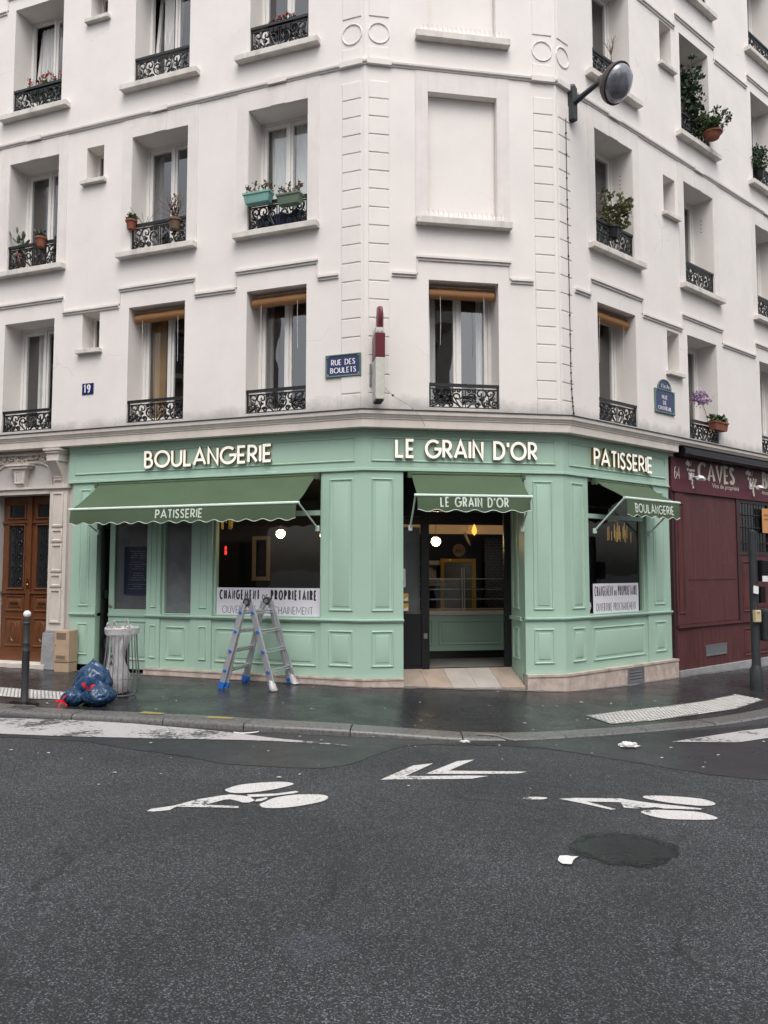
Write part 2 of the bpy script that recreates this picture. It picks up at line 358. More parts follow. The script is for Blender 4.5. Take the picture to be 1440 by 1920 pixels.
M['asphalt'] = asphalt_mat('asphalt', (.0245, .0260, .0285), 142, .70, .10, .9, 6.6, cracks=True)
M['walk'] = asphalt_mat('walk', (.030, .031, .034), 160, .26, .11, .09, 1.8, spec=.13)
M['wet'] = asphalt_mat('wet', (.040, .041, .045), 150, .33, .08, .12, 1.9, spec=.17)
M['puddle'] = asphalt_mat('puddle', (.018, .019, .022), 110, .30, .10, .16, 2.2, spec=.3)
def soft_edge(m, c, rx, ry):
    """the damp patch dries out raggedly towards its rim"""
    N = m.node_tree.nodes; L = m.node_tree.links; b = N['Principled BSDF']; out = N['Material Output']
    tc = N.new('ShaderNodeTexCoord'); s = N.new('ShaderNodeVectorMath'); s.operation = 'SUBTRACT'; s.inputs[1].default_value = (c[0], c[1], 0); L.new(tc.outputs['Object'], s.inputs[0])
    d = N.new('ShaderNodeVectorMath'); d.operation = 'MULTIPLY'; d.inputs[1].default_value = (1 / rx, 1 / ry, 0); L.new(s.outputs[0], d.inputs[0])
    l = N.new('ShaderNodeVectorMath'); l.operation = 'LENGTH'; L.new(d.outputs[0], l.inputs[0])
    n = N.new('ShaderNodeTexNoise'); n.inputs['Scale'].default_value = 6; n.inputs['Detail'].default_value = 8; n.inputs['Roughness'].default_value = .7; L.new(tc.outputs['Object'], n.inputs['Vector'])
    a = N.new('ShaderNodeMath'); a.operation = 'MULTIPLY_ADD'; a.inputs[1].default_value = .9; L.new(n.outputs[0], a.inputs[0]); L.new(l.outputs['Value'], a.inputs[2])
    r = N.new('ShaderNodeMapRange'); r.inputs[1].default_value = 1.12; r.inputs[2].default_value = 1.38; r.inputs[3].default_value = 0; r.inputs[4].default_value = 1; L.new(a.outputs[0], r.inputs[0])
    t = N.new('ShaderNodeBsdfTransparent'); mx = N.new('ShaderNodeMixShader'); L.new(r.outputs[0], mx.inputs[0]); L.new(b.outputs[0], mx.inputs[1]); L.new(t.outputs[0], mx.inputs[2]); L.new(mx.outputs[0], out.inputs[0])
soft_edge(M['puddle'], (1.60, 5.36), .42, .37)
def stain(name, col, c, rx, ry, amt):
    m = mat(name, col, .5, var=.2, vs=9); soft_edge(m, c, rx, ry)
    N = m.node_tree.nodes; L = m.node_tree.links; out = N['Material Output']; s = out.inputs[0].links[0].from_socket
    t = N.new('ShaderNodeBsdfTransparent'); n = N.new('ShaderNodeTexNoise'); n.inputs['Scale'].default_value = 60; tc = N.new('ShaderNodeTexCoord'); L.new(tc.outputs['Object'], n.inputs['Vector'])
    r = N.new('ShaderNodeMapRange'); r.inputs[1].default_value = .35; r.inputs[2].default_value = .65; r.inputs[3].default_value = 1; r.inputs[4].default_value = 1 - amt; L.new(n.outputs[0], r.inputs[0])
    mx = N.new('ShaderNodeMixShader'); L.new(r.outputs[0], mx.inputs[0]); L.new(s, mx.inputs[1]); L.new(t.outputs[0], mx.inputs[2]); L.new(mx.outputs[0], out.inputs[0]); return m
M['oil'] = stain('oil', (.13, .145, .19), (-.33, 3.92), .22, .18, .32)
M['granite'] = mat('granite', (.12, .119, .116), .34, var=.35, vs=26, bump=.25, bs=80, rvar=.14)
M['tile'] = mat('tile', (.34, .275, .23), .4, var=.2, vs=3, rvar=.1)
M['tile_pale'] = mat('tile_pale', (.40, .365, .335), .4, var=.15, vs=3, rvar=.1)
M['lampglow'] = mat('lampglow', (.9, .85, .75), .4, var=0, emis=(1, .78, .48), es=220)
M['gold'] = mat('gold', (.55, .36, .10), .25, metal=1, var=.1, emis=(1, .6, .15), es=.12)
M['tan_band'] = mat('tan_band', (.50, .33, .16), .6, var=.08, emis=(1, .62, .28), es=.10)  # faint warm glow put into the band in place of lamplight on it
M['navy'] = mat('navy', (.012, .016, .045), .45, var=.1)
M['yellow'] = mat('yellow', (.62, .40, .08), .45, var=.06)
M['lens'] = mat('lens', (.22, .22, .24), .08, var=.3, vs=6, spec=.7, coat=.6)
M['rust_grey'] = mat('rust_grey', (.055, .046, .044), .5, metal=.2, var=.3, vs=9)
M['lozenge_red'] = mat('lozenge_red', (.17, .03, .045), .3, var=.15, vs=9)
M['sign_red'] = mat('sign_red', (.11, .008, .016), .35, var=.1)
M['sign_white'] = mat('sign_white', (.55, .54, .49), .5, var=.12, vs=9, streak=.15)
M['orange_paper'] = mat('orange_paper', (.60, .30, .12), .7, var=.08)
M['opp_cream'] = mat('opp_cream', (.48, .44, .40), .85, var=.1, vs=2, streak=.15)
M['opp_brick'] = mat('opp_brick', (.30, .24, .21), .85, var=.15, vs=3)
M['opp_glass'] = mat('opp_glass', (.02, .022, .025), .1, var=.1)
from math import hypot
def _ip(x,xs,ys):
    if x<=xs[0]: return ys[0]
    for i in range(len(xs)-1):
        if x<=xs[i+1]:
            t=(x-xs[i])/(xs[i+1]-xs[i]); return ys[i]+t*(ys[i+1]-ys[i])
    return ys[-1]
def _sm(x,xs,ys):
    return sum(_ip(x+d,xs,ys)*w for d,w in ((-.9,1),(-.6,2),(-.3,3),(0,4),(.3,3),(.6,2),(.9,1)))/16
def road_z(x,y=0): return _sm(x,[-40,-5,-1.3,.6,3.5,40],[-.09,-.09,-.13,-.205,-.225,-1.25])
def kerb_z(x): return _sm(x,[-40,-1.5,0,1,3.5,40],[-.035,-.05,-.11,-.192,-.21,-1.235])
def face_z(x): return _sm(x,[-40,-.2,.4,3.6,5.5,40],[-.008,-.02,-.04,-.205,-.225,-1.2])
FACE=[(-38.8,25.4),(-0.2897,11.3),(2.6812,11.7877),(30.3,34.9)]
def fdist(x,y):
    b=1e9
    for (ax,ay),(bx,by) in zip(FACE,FACE[1:]):
        dx,dy=bx-ax,by-ay; t=max(0,min(1,((x-ax)*dx+(y-ay)*dy)/(dx*dx+dy*dy)))
        b=min(b,hypot(x-ax-t*dx,y-ay-t*dy))
    return b
def walk_z(x,y):
    s=max(0,min(1,fdist(x,y)/2.4)); s=s*s*(3-2*s)
    return face_z(x)*(1-s)+kerb_z(x)*s

# ---------------------------------------------------------------- ground
M['edge'] = mat('edge', (.135, .130, .130), .6, var=.5, vs=11, bump=.3, bs=60)
def grid_sheet(name, xs, ys, zf, m):
    mb = MB()
    n = len(ys)
    mb.v = [V3((x, y, zf(x, y))) for x in xs for y in ys]
    for i in range(len(xs) - 1):
        for j in range(n - 1):
            mb.f.append([i * n + j, (i + 1) * n + j, (i + 1) * n + j + 1, i * n + j + 1]); mb.m.append(0)
    o = mb.build(name, m, smooth=True, recalc=False); return tag(o, kind='structure')
xs = [-300, -90, -40, -25] + [-14 + .2 * i for i in range(150)] + [20, 25, 40, 90, 300]
grid_sheet('road', xs, [-300, -60, -20, -8, -2, 2, 6, 10, 14, 20, 60, 300], road_z, M['asphalt'])
def sheet(name, pts, h, m, zf=road_z, smooth_n=0, cell=.22, wob=0):
    """a thin layer lying on the ground: outline filled, cut fine and laid on the ground height"""
    P = [V3((x, y, 0)) for x, y in pts]
    if smooth_n: P = catmull(P, smooth_n, True)
    if wob: P = [q + V3((noise.noise((q.x * 3.1, q.y * 3.1, 1)) + .6 * noise.noise((q.x * 9, q.y * 9, 4)), noise.noise((q.x * 3.1, q.y * 3.1, 7)) + .6 * noise.noise((q.x * 9, q.y * 9, 9)), 0)) * wob for q in P]
    out = []            # outline with long edges split, then a filled grid inside
    for i in range(len(P)):
        q, w = P[i], P[(i + 1) % len(P)]; n = max(1, int((w - q).length / cell))
        out += [q.lerp(w, k / n) for k in range(n)]
    x0, x1 = min(q.x for q in out), max(q.x for q in out); y0, y1 = min(q.y for q in out), max(q.y for q in out)
    pts2 = [(q.x, q.y) for q in out]; nb = len(pts2)
    for i in range(1, int((x1 - x0) / cell) + 1):
        for j in range(1, int((y1 - y0) / cell) + 1): pts2.append((x0 + i * cell, y0 + j * cell))
    r_ = delaunay_2d_cdt([Vector(q) for q in pts2], [(i, (i + 1) % nb) for i in range(nb)], [], 1, 1e-5)
    bm = bmesh.new(); vs = [bm.verts.new((q.x, q.y, 0)) for q in r_[0]]
    for f in r_[2]: bm.faces.new([vs[i] for i in f])
    for v in [v for v in bm.verts if not v.link_faces]: bm.verts.remove(v)
    for v in bm.verts: v.co.z = zf(v.co.x, v.co.y) + h
    bm.normal_update()
    for g in bm.faces:
        if g.normal.z < 0: g.normal_flip()
    bm.normal_update()
    me = bpy.data.meshes.new(name); bm.to_mesh(me); bm.free(); me.materials.append(m)
    me.polygons.foreach_set('use_smooth', [True] * len(me.polygons))
    e = .05; ns = []
    for v in me.vertices:
        x, y = v.co.x, v.co.y; ns.append(V3((-(zf(x + e, y) - zf(x - e, y)) / (2 * e), -(zf(x, y + e) - zf(x, y - e)) / (2 * e), 1)).normalized())
    me.normals_split_custom_set_from_vertices(ns)
    o = bpy.data.objects.new(name, me); C.objects.link(o); return o
PAIRS = [(A.pt(34, 0), (-34.5, 19.6)), (A.pt(7.2, 0), (-7.0, 10.75)), (A.pt(4.6, 0), (-4.65, 9.83)), (A.pt(3.0, 0), (-2.7, 9.36)), (A.pt(1.7, 0), (-1.35, 9.03)),
         (A.pt(.6, 0), (-.5, 8.95)), (A.pt(0, 0), (.1, 8.92)), (B.pt(1.0, 0), (.6, 8.90)), (B.pt(2, 0), (1.03, 8.90)), (Cf.pt(0, 0), (1.55, 8.96)), (Cf.pt(.8, 0), (2.0, 9.08)),
         (Cf.pt(2, 0), (3.1, 9.48)), (Cf.pt(3.5, 0), (4.4, 10.2)), (Cf.pt(6, 0), (6.5, 11.95)), (Cf.pt(24, 0), (20.4, 23.6))]
NS = 10
KIN = catmull([(x, y, 0) for _, (x, y) in PAIRS], NS)
FIN = []
for i in range(len(PAIRS) - 1):
    for k in range(NS): FIN.append(PAIRS[i][0].lerp(PAIRS[i + 1][0], k / NS))
FIN.append(PAIRS[-1][0])
mb = MB(); NT = 14
cen = V3((2, 16, 0))
for q, k in zip(FIN, KIN):
    q2 = q + (cen - q).normalized() * .12
    for t in range(NT + 1):
        w = q2.lerp(k, t / NT); mb.v.append(V3((w.x, w.y, walk_z(w.x, w.y))))
for i in range(len(FIN) - 1):
    for t in range(NT):
        a = i * (NT + 1) + t; mb.f.append([a, a + 1, a + NT + 2, a + NT + 1]); mb.m.append(0)
o = mb.build('sidewalk', M['walk'], smooth=True, recalc=False); tag(o, kind='structure')
for p_ in o.data.polygons:
    pass
# kerb of granite stones
dense = catmull(KIN[8:-6], 3)
def kn(i):
    a = dense[max(0, i - 1)]; b = dense[min(len(dense) - 1, i + 1)]; t = (b - a).normalized(); return V3((t.y, -t.x, 0))
cum = [0]
for i in range(1, len(dense)): cum.append(cum[-1] + (dense[i] - dense[i - 1]).length)
def kat(s):
    for i in range(1, len(cum)):
        if s <= cum[i]:
            t = (s - cum[i - 1]) / max(1e-9, cum[i] - cum[i - 1]); q = dense[i - 1].lerp(dense[i], t); n = kn(i - 1).lerp(kn(i), t).normalized()
            if n.y > 0: n = -n
            return q, n
    return dense[-1], kn(len(dense) - 1)
mb = MB(); s_ = 0; rnd = random.Random(4)
while s_ < cum[-1] - .3:
    Ln = rnd.uniform(.85, 1.25); e_ = min(s_ + Ln - .012, cum[-1]); R = []
    dz = rnd.uniform(-.003, .003)
    for k in range(6):
        q, n = kat(s_ + (e_ - s_) * k / 5); w = .285
        prof = []
        for d, dd in ((-.01, -.06), (-.01, .004), (w - .05, .004), (w - .022, -.004), (w - .006, -.018), (w, -.04), (w + .006, -.30)):
            p2 = q + n * d; prof.append(V3((p2.x, p2.y, kerb_z(p2.x) + dd + dz)))
        R.append(prof)
    mb.rings(R, True, True, True); s_ += Ln
o = mb.build('kerb', M['granite'], smooth=50); tag(o, kind='structure')
G = {
'kerb in': [(-4.701, 9.759), (-3.868, 9.798), (-2.672, 9.511), (-1.979, 9.249), (-1.339, 9.107), (-0.122, 9.078), (0.71, 8.87), (1.062, 8.841), (1.545, 8.907), (2.06, 9.079), (3.02, 9.42), (4.099, 10.055), (4.731, 10.406)] ,
'kerb out top': [(-4.595, 9.543), (-3.78, 9.58), (-2.913, 9.271), (-2.548, 9.076), (-1.281, 8.719), (-0.406, 8.684), (-0.116, 8.675)] ,
'kerb bottom': [(-4.616, 9.588), (-3.8, 9.633), (-2.549, 9.083), (-1.28, 8.712), (-0.115, 8.632), (0.631, 8.608), (1.034, 8.614), (1.618, 8.666), (1.992, 8.785), (3.256, 9.205), (4.937, 10.261)] ,
'stripe': [(-4.426, 9.199), (-4.0, 9.351), (-2.837, 9.037), (-1.861, 8.713), (-1.119, 8.386), (-0.439, 8.218), (-0.327, 8.165), (-1.214, 8.271), (-2.321, 8.285), (-3.283, 8.339), (-4.051, 8.431)] ,
'gutter': [(-3.989, 8.303), (-3.097, 8.146), (-2.451, 7.823), (-1.855, 7.528), (-1.409, 7.3), (-0.965, 7.253), (-0.581, 7.269), (-0.299, 7.469), (-0.0, 7.986), (0.332, 8.318), (1.006, 8.383), (1.551, 8.309), (2.03, 8.019), (2.648, 7.511), (3.405, 7.116)] ,
'right cross': [(3.102, 8.613), (3.833, 8.644), (4.279, 8.909), (4.568, 9.503), (4.19, 9.299), (3.642, 8.948)] ,
'tact R': [(2.515, 9.982), (3.196, 10.39), (3.706, 10.656), (4.529, 11.278), (5.35, 12.194), (5.47, 11.591), (4.65, 10.697), (3.873, 10.164), (3.27, 9.788), (2.705, 9.529)] ,
'tact L': [(-5.415, 11.223), (-4.918, 11.12), (-4.302, 10.885), (-4.038, 10.224), (-4.554, 10.306), (-5.008, 10.388)] ,
'bikeL headarm': [(-1.735, 5.882), (-1.719, 5.934), (-1.577, 6.02), (-1.438, 6.193), (-1.277, 6.305), (-1.212, 6.341), (-1.077, 6.311), (-1.041, 6.271), (-0.996, 6.206), (-1.032, 6.147), (-1.08, 6.142), (-1.127, 6.179), (-1.188, 6.214), (-1.233, 6.196), (-1.347, 6.063), (-1.091, 6.047), (-1.084, 6.008), (-1.551, 5.996), (-1.577, 5.916), (-1.674, 5.873)] ,
'bikeL bar': [(-1.084, 6.354), (-0.851, 6.409), (-0.713, 6.501), (-0.684, 6.475), (-0.725, 6.425), (-0.903, 6.33), (-1.059, 6.284)] ,
'bikeL bit': [(-0.993, 6.234), (-0.92, 6.299), (-0.908, 6.272), (-0.946, 6.198), (-0.992, 6.178)] ,
'bikeL w1': [(-1.273, 6.453), (-1.258, 6.531), (-1.15, 6.653), (-0.897, 6.747), (-0.774, 6.73), (-0.762, 6.667), (-0.869, 6.543), (-1.025, 6.434), (-1.187, 6.387)] ,
'bikeL w2': [(-0.941, 6.089), (-0.931, 6.158), (-0.838, 6.309), (-0.68, 6.401), (-0.512, 6.423), (-0.449, 6.373), (-0.466, 6.271), (-0.572, 6.16), (-0.724, 6.061), (-0.88, 6.03)] ,
'chev1': [(-0.033, 6.935), (0.273, 7.472), (0.464, 7.574), (0.188, 7.086), (0.762, 7.161), (0.937, 7.155), (0.774, 7.056), (0.092, 6.968)] ,
'chev2': [(0.372, 7.18), (0.7, 7.679), (0.878, 7.756), (0.593, 7.314), (1.195, 7.334), (1.304, 7.319), (1.207, 7.26)] ,
'bikeR head': [(1.121, 6.497), (1.17, 6.529), (1.297, 6.518), (1.317, 6.489), (1.264, 6.458), (1.137, 6.468)] ,
'bikeR body': [(1.409, 6.478), (1.555, 6.511), (1.921, 6.505), (1.955, 6.476), (2.099, 6.393), (2.469, 6.25), (2.454, 6.222), (2.173, 6.243), (1.983, 6.363), (1.868, 6.402), (1.616, 6.411), (1.794, 6.221), (1.756, 6.206), (1.562, 6.367)] ,
'bikeR leg': [(1.881, 6.388), (1.945, 6.376), (2.116, 6.282), (1.964, 6.238), (1.868, 6.263)] ,
'bikeR w1': [(2.109, 6.539), (2.163, 6.585), (2.356, 6.575), (2.568, 6.506), (2.631, 6.378), (2.514, 6.319), (2.324, 6.37), (2.166, 6.467)] ,
'bikeR w2': [(1.963, 6.145), (2.034, 6.199), (2.179, 6.203), (2.406, 6.155), (2.496, 6.028), (2.414, 5.977), (2.14, 5.983), (2.022, 6.043)] ,
'puddle': [(1.219, 5.275), (1.297, 5.529), (1.496, 5.653), (1.735, 5.703), (1.924, 5.596), (1.958, 5.389), (1.8, 5.147), (1.586, 5.01), (1.324, 5.022)] ,
'paper': [(1.103, 5.131), (1.136, 5.215), (1.25, 5.19), (1.203, 5.134), (1.175, 5.061), (1.118, 5.059)] ,
'white blob': [(2.456, 8.337), (2.641, 8.343)] ,
'yellow': [(-2.831, 9.407), (-2.551, 9.305), (-1.999, 9.117), (-1.697, 9.07)] ,
'bollard': [(-4.596, 10.144)] ,
'bin': [(-3.442, 10.533)] ,
'bag': [(-3.868, 9.798), (-3.611, 9.724), (-3.343, 9.799)] ,
'pole': [(5.897, 12.609)] ,
'ladder': [(-2.263, 11.071), (-2.075, 11.946), (-1.497, 10.844), (-1.284, 11.671)] ,
'bottom': [(-1.504, 3.21), (1.572, 3.355)] ,
}
o = sheet('wet_gutter', [(-9.5, 11.2), (-9.6, 9.6), (-6, 8.6)] + G['gutter'] + [(4.6, 7.2), (6.5, 9.2), (6.0, 10.6), (4.6, 9.75), (3.1, 9.05), (2.0, 8.70), (1.0, 8.57), (.2, 8.55), (-.5, 8.58), (-1.3, 8.66), (-2.6, 8.98), (-4.6, 9.47), (-6.9, 10.35)], .004, M['wet'], smooth_n=10, wob=.035); tag(o, kind='structure')
G['stripe'] = [(-6.4, 10.0)] + [(-4.5, 9.28), (-3.6, 9.21)] + G['stripe'][2:] + [(-6.3, 8.9)]
o = sheet('road_stripe', G['stripe'], .008, M['white_paint_worn']); tag(o, 'long white painted stripe tapering to a point beside the kerb at left', 'road marking')
o = sheet('crossing_stripe', [(3.102, 8.613), (3.833, 8.644), (4.279, 8.909), (4.9, 9.1), (5.4, 9.75), (4.568, 9.503), (4.19, 9.299), (3.642, 8.948)], .008, M['white_paint_worn']); tag(o, 'worn white crossing stripe on the wet road beside the dropped kerb at right', 'road marking')
def marking(name, outlines, label):
    t = thing(name, label, 'road marking', (sum(q[0] for q in outlines[0][1]) / len(outlines[0][1]), sum(q[1] for q in outlines[0][1]) / len(outlines[0][1]), 0))
    for nm, pts, sm in outlines:
        o = sheet(nm, pts, .005, M['white_paint'], smooth_n=sm * 2, wob=.006)
        for v in o.data.vertices: v.co -= t.location
        o.parent = t; ORG[o.name] = t.location.copy()
    return t
marking('bicycle_marking', [('rider', G['bikeL headarm'], 0), ('frame_bar', G['bikeL bar'], 0), ('pedal', G['bikeL bit'], 0), ('wheel', G['bikeL w1'], 4), ('wheel', G['bikeL w2'], 4)], 'white cyclist symbol painted on the road with its head pointing left, nearer the kerbside trash')
marking('bicycle_marking', [('head', G['bikeR head'], 3), ('rider', G['bikeR body'], 0), ('leg', G['bikeR leg'], 0), ('wheel', G['bikeR w1'], 4), ('wheel', G['bikeR w2'], 4)], 'white cyclist symbol with a separate head dot, painted above the dark puddle')
marking('chevron_marking', [('chevron', G['chev1'], 0), ('chevron', G['chev2'], 0)], 'pair of white painted chevrons pointing left between the two cyclist symbols')
o = sheet('puddle', G['puddle'], .004, M['puddle'], smooth_n=14, wob=.045); tag(o, 'dark wet round patch sunk in the asphalt below a cyclist symbol', 'puddle')
# tactile paving strips
def tactile(pts, label, ax):
    o = sheet('tactile_strip', pts, .005, M['tactile'], zf=walk_z, cell=.5)
    tag(o, label, 'tactile paving')
    xs_ = [q[0] for q in pts]; ys_ = [q[1] for q in pts]; t = V3((ax[0], ax[1], 0)).normalized(); n = V3((-t.y, t.x, 0))
    def inside(x, y):
        c = False; j = len(pts) - 1
        for i in range(len(pts)):
            (xi, yi), (xj, yj) = pts[i], pts[j]
            if (yi > y) != (yj > y) and x < (xj - xi) * (y - yi) / (yj - yi) + xi: c = not c
            j = i
        return c
    mb = MB(); c0 = V3((sum(xs_) / len(xs_), sum(ys_) / len(ys_), 0))
    for i in range(-42, 43):
        for j in range(-16, 17):
            q = c0 + t * (i * .066) + n * (j * .066)
            if all(inside(q.x + dx, q.y + dy) for dx, dy in ((.03, 0), (-.03, 0), (0, .03), (0, -.03))):
                z = walk_z(q.x, q.y) + .005
                R = [[V3((q.x + r * cos(a), q.y + r * sin(a), z + h)) for a in [pi / 3 * k for k in range(6)]] for r, h in ((.022, 0), (.015, .007))]
                mb.rings(R, True, False, True)
    s = mb.build('stud_field', M['stud'], smooth=60); s.parent = o; s['kind'] = 'stuff'
tactile([(2.515, 9.982), (3.196, 10.39), (3.706, 10.70), (4.529, 11.278), (5.30, 12.0), (5.52, 11.58), (4.70, 10.69), (3.873, 10.12), (3.27, 9.73), (2.705, 9.50)], 'pale studded tactile strip curving along the dropped kerb at right', (.8, .6))
tactile([(-7.2, 12.0), (-4.95, 11.12), (-4.28, 10.86), (-4.0, 10.28), (-4.6, 10.36), (-6.9, 11.3)], 'pale studded tactile strip on the pavement behind the bollard at left', (-.93, .36))
for pts, lab in ((G['yellow'][:2], 'faded yellow paint dab on the kerb nearer the blue bags'), (G['yellow'][2:], 'faded yellow paint dab on the kerb nearer the ladder')):
    (x0, y0), (x1, y1) = pts; dx, dy = x1 - x0, y1 - y0; l = hypot(dx, dy); nx, ny = dy / l, -dx / l
    P = [(x0, y0 + .02), (x1, y1 + .02), (x1 + nx * .10, y1 + .02 + ny * .10), (x0 + nx * .12, y0 + .02 + ny * .12)]
    o = sheet('kerb_paint', P, .010, M['yellow_paint'], zf=lambda x, y: kerb_z(x)); tag(o, lab, 'paint mark')

# pale mortar fillet and dried dirt along the foot of the walls
def foot(F, u0, u1, oa, ob, sd):
    n = max(8, int((u1 - u0) * 9)); a = [F.pt(u0 + (u1 - u0) * i / n, 0, oa) for i in range(n + 1)]
    b = [F.pt(u0 + (u1 - u0) * i / n, 0, ob + .05 * noise.noise((i * .35, sd, 0)) + .025 * noise.noise((i * 1.3, sd, 4))) for i in range(n + 1)]
    return a + b[::-1]
for F, u0, u1, oa, ob, sd in ((A, .10, 9, .06, .15, 1), (B, .1, 2.9, .06, .19, 2), (Cf, .1, 9.5, .09, .17, 3)):
    o = sheet('pavement_edge', [(q.x, q.y) for q in foot(F, u0, u1, oa, ob, sd)], .004, M['edge'], zf=walk_z, cell=.25); tag(o, kind='structure')

o = sheet('oil_stain', [(-.33 + .34 * cos(a), 3.92 + .26 * sin(a)) for a in [2 * pi * k / 24 for k in range(24)]], .004, M['oil']); tag(o, 'faint bluish oily stain on the near asphalt, left of the middle', 'stain')

# ---------------------------------------------------------------- the corner apartment building
bld = thing('apartment_building', 'cream stuccoed corner apartment building with iron window railings above the green bakery', 'building', (1.0, 13.5, 0))
RV = .42
WIN = []      # (face, u0, u1, z0, z1, kind)
HA = [(.94, 1.97), (3.10, 4.19), (5.74, 6.84), (8.30, 9.40)]
HC = [(1.0, 2.1), (3.80, 4.89), (6.69, 7.79), (9.60, 10.70)]
FL = [(4.02, 5.95), (6.88, 8.87), (9.78, 11.80), (12.70, 14.7)]
for fi, (za, zb) in enumerate(FL):
    for k, (a, b) in enumerate(HA): WIN.append((A, a, b, za, zb, ('A', fi, k)))
    for k, (a, b) in enumerate(HC): WIN.append((Cf, a, b, za, zb, ('C', fi, k)))
WIN.append((B, .97, 2.05, *FL[0], ('B', 0, 0)))
SMALL = []
for za, zb in ((5.32, 5.95), (8.27, 8.87), (11.18, 11.78)): SMALL.append((A, 4.78, 5.14, za, zb))
for za, zb in ((5.15, 5.90), (8.07, 8.78), (10.90, 11.73)): SMALL.append((Cf, 3.10, 3.50, za, zb))
BLIND = [(B, .97, 2.05, *FL[1]), (B, .97, 2.05, *FL[2])]
def wall_with_holes(mb, F, u0, u1, z0, z1, holes, o=0.0):
    us = sorted({u0, u1, *[h[0] for h in holes], *[h[1] for h in holes]}); zs = sorted({z0, z1, *[h[2] for h in holes], *[h[3] for h in holes]})
    us = [u for u in us if u0 <= u <= u1]; zs = [z for z in zs if z0 <= z <= z1]
    for i in range(len(us) - 1):
        for j in range(len(zs) - 1):
            um, zm = (us[i] + us[i + 1]) / 2, (zs[j] + zs[j + 1]) / 2
            if any(h[0] < um < h[1] and h[2] < zm < h[3] for h in holes): continue
            mb.quad(F.pt(us[i], zs[j], o), F.pt(us[i + 1], zs[j], o), F.pt(us[i + 1], zs[j + 1], o), F.pt(us[i], zs[j + 1], o))
    for a, b, za, zb, d in holes:
        for (p, q) in (((a, za), (b, za)), ((b, za), (b, zb)), ((b, zb), (a, zb)), ((a, zb), (a, za))):
            mb.quad(F.pt(p[0], p[1], o), F.pt(q[0], q[1], o), F.pt(q[0], q[1], o - d), F.pt(p[0], p[1], o - d))
mb = MB()
for F, umax in ((A, 14.0), (B, LB), (Cf, 15.0)):
    H = [(w[1], w[2], w[3], w[4], RV + .06) for w in WIN if w[0] is F] + [(w[1], w[2], w[3], w[4], .34) for w in SMALL if w[0] is F]
    H += [(w[1], w[2], w[3], w[4], .13) for w in BLIND if w[0] is F]
    wall_with_holes(mb, F, 0, umax, 3.60, 15.6, H)
for w in BLIND: F = w[0]; mb.quad(F.pt(w[1], w[3], -.13), F.pt(w[2], w[3], -.13), F.pt(w[2], w[4], -.13), F.pt(w[1], w[4], -.13))
# ground floor flanks: portal wall at left, wall behind the wine shop, the far ends, the roof
wall_with_holes(mb, A, 5.20, 14.0, -.1, 3.60, [(5.68, 6.92, -.1, 2.90, .28)])
wall_with_holes(mb, Cf, 2.96, 15.0, -.9, 3.60, [], -.04)
aE, cE = A.pt(14.0, 0), Cf.pt(15.0, 0); bk1, bk2 = V3((-9.0, 27.5, 0)), V3((8.0, 29.0, 0))
for p, q in ((aE, bk1), (bk1, bk2), (bk2, cE)):
    mb.quad(p + V3((0, 0, -1)), q + V3((0, 0, -1)), q + V3((0, 0, 15.6)), p + V3((0, 0, 15.6)))
mb.poly([q + V3((0, 0, 15.6)) for q in (aE, A.pt(0, 0), Cf.pt(0, 0), cE, bk2, bk1)])
mb.build('wall', M['stucco'], bld, recalc=False)
# quoin strips, roundels, string courses
mb = MB()
def plate(F, u0, u1, z0, z1, h=.010, e=.007):
    mb.rings([[F.pt(u0 + d, z0 + d, o), F.pt(u1 - d, z0 + d, o), F.pt(u1 - d, z1 - d, o), F.pt(u0 + d, z1 - d, o)] for d, o in ((0, 0), (0, h * .6), (e, h))], True, False, True)
QS = [(A, .055, .36), (B, .06, .37), (B, 2.64, 2.955), (Cf, .045, .33)]
for F, a, b in QS:
    mb = MB(); z = 8.965
    while z > 4.0:
        plate(F, a, b, max(3.96, z - .272), z - .006, .014); z -= .2805
    plate(F, a, b, 9.98, 12.9, .012); 
    um = (a + b) / 2; r = .158; R = []
    pts = [F.pt(um + r * cos(t), 9.72 + r * sin(t), .004) for t in [2 * pi * k / 40 for k in range(40)]]
    mb.tube(pts, .013, 6, closed=True)
    plate(F, a, b, 9.30, 9.50, .012)
    mb.build('quoin', M['stucco'], bld, smooth=20)
mb = MB()
sweep(mb, [(-.01, 9.205), (.018, 9.205), (.022, 9.225), (.045, 9.235), (.05, 9.262), (.022, 9.275), (-.01, 9.285)], 14.0, 15.0)
for F, a, b in QS: plate(F, a - .035, b + .035, 9.200, 9.290, .056, .004)
for w in WIN:          # surrounds with a keystone under the string course, second floor
    if w[5][1] == 1:
        F, a, b = w[0], w[1], w[2]
        for x0, x1, z0, z1 in ((a - .20, a - .004, 6.86, 9.195), (b + .004, b + .20, 6.86, 9.195), (a - .003, b + .003, 8.875, 9.195)): mb.fbox(F, x0, x1, z0, z1, -.01, .011)
        c = (a + b) / 2; mb.box8([F.pt(c - .12, 8.88, 0), F.pt(c + .12, 8.88, 0), F.pt(c + .12, 8.88, .017), F.pt(c - .12, 8.88, .017), F.pt(c - .16, 9.19, 0), F.pt(c + .16, 9.19, 0), F.pt(c + .16, 9.19, .017), F.pt(c - .16, 9.19, .017)])
        mb.fbox(F, c - .16, c + .16, 9.212, 9.288, .0, .056)
F = B; mb.fbox(B, .77, .966, 6.86, 9.195, -.01, .011); mb.fbox(B, 2.054, 2.25, 6.86, 9.195, -.01, .011); mb.fbox(B, .967, 2.053, 8.875, 9.195, -.01, .011)
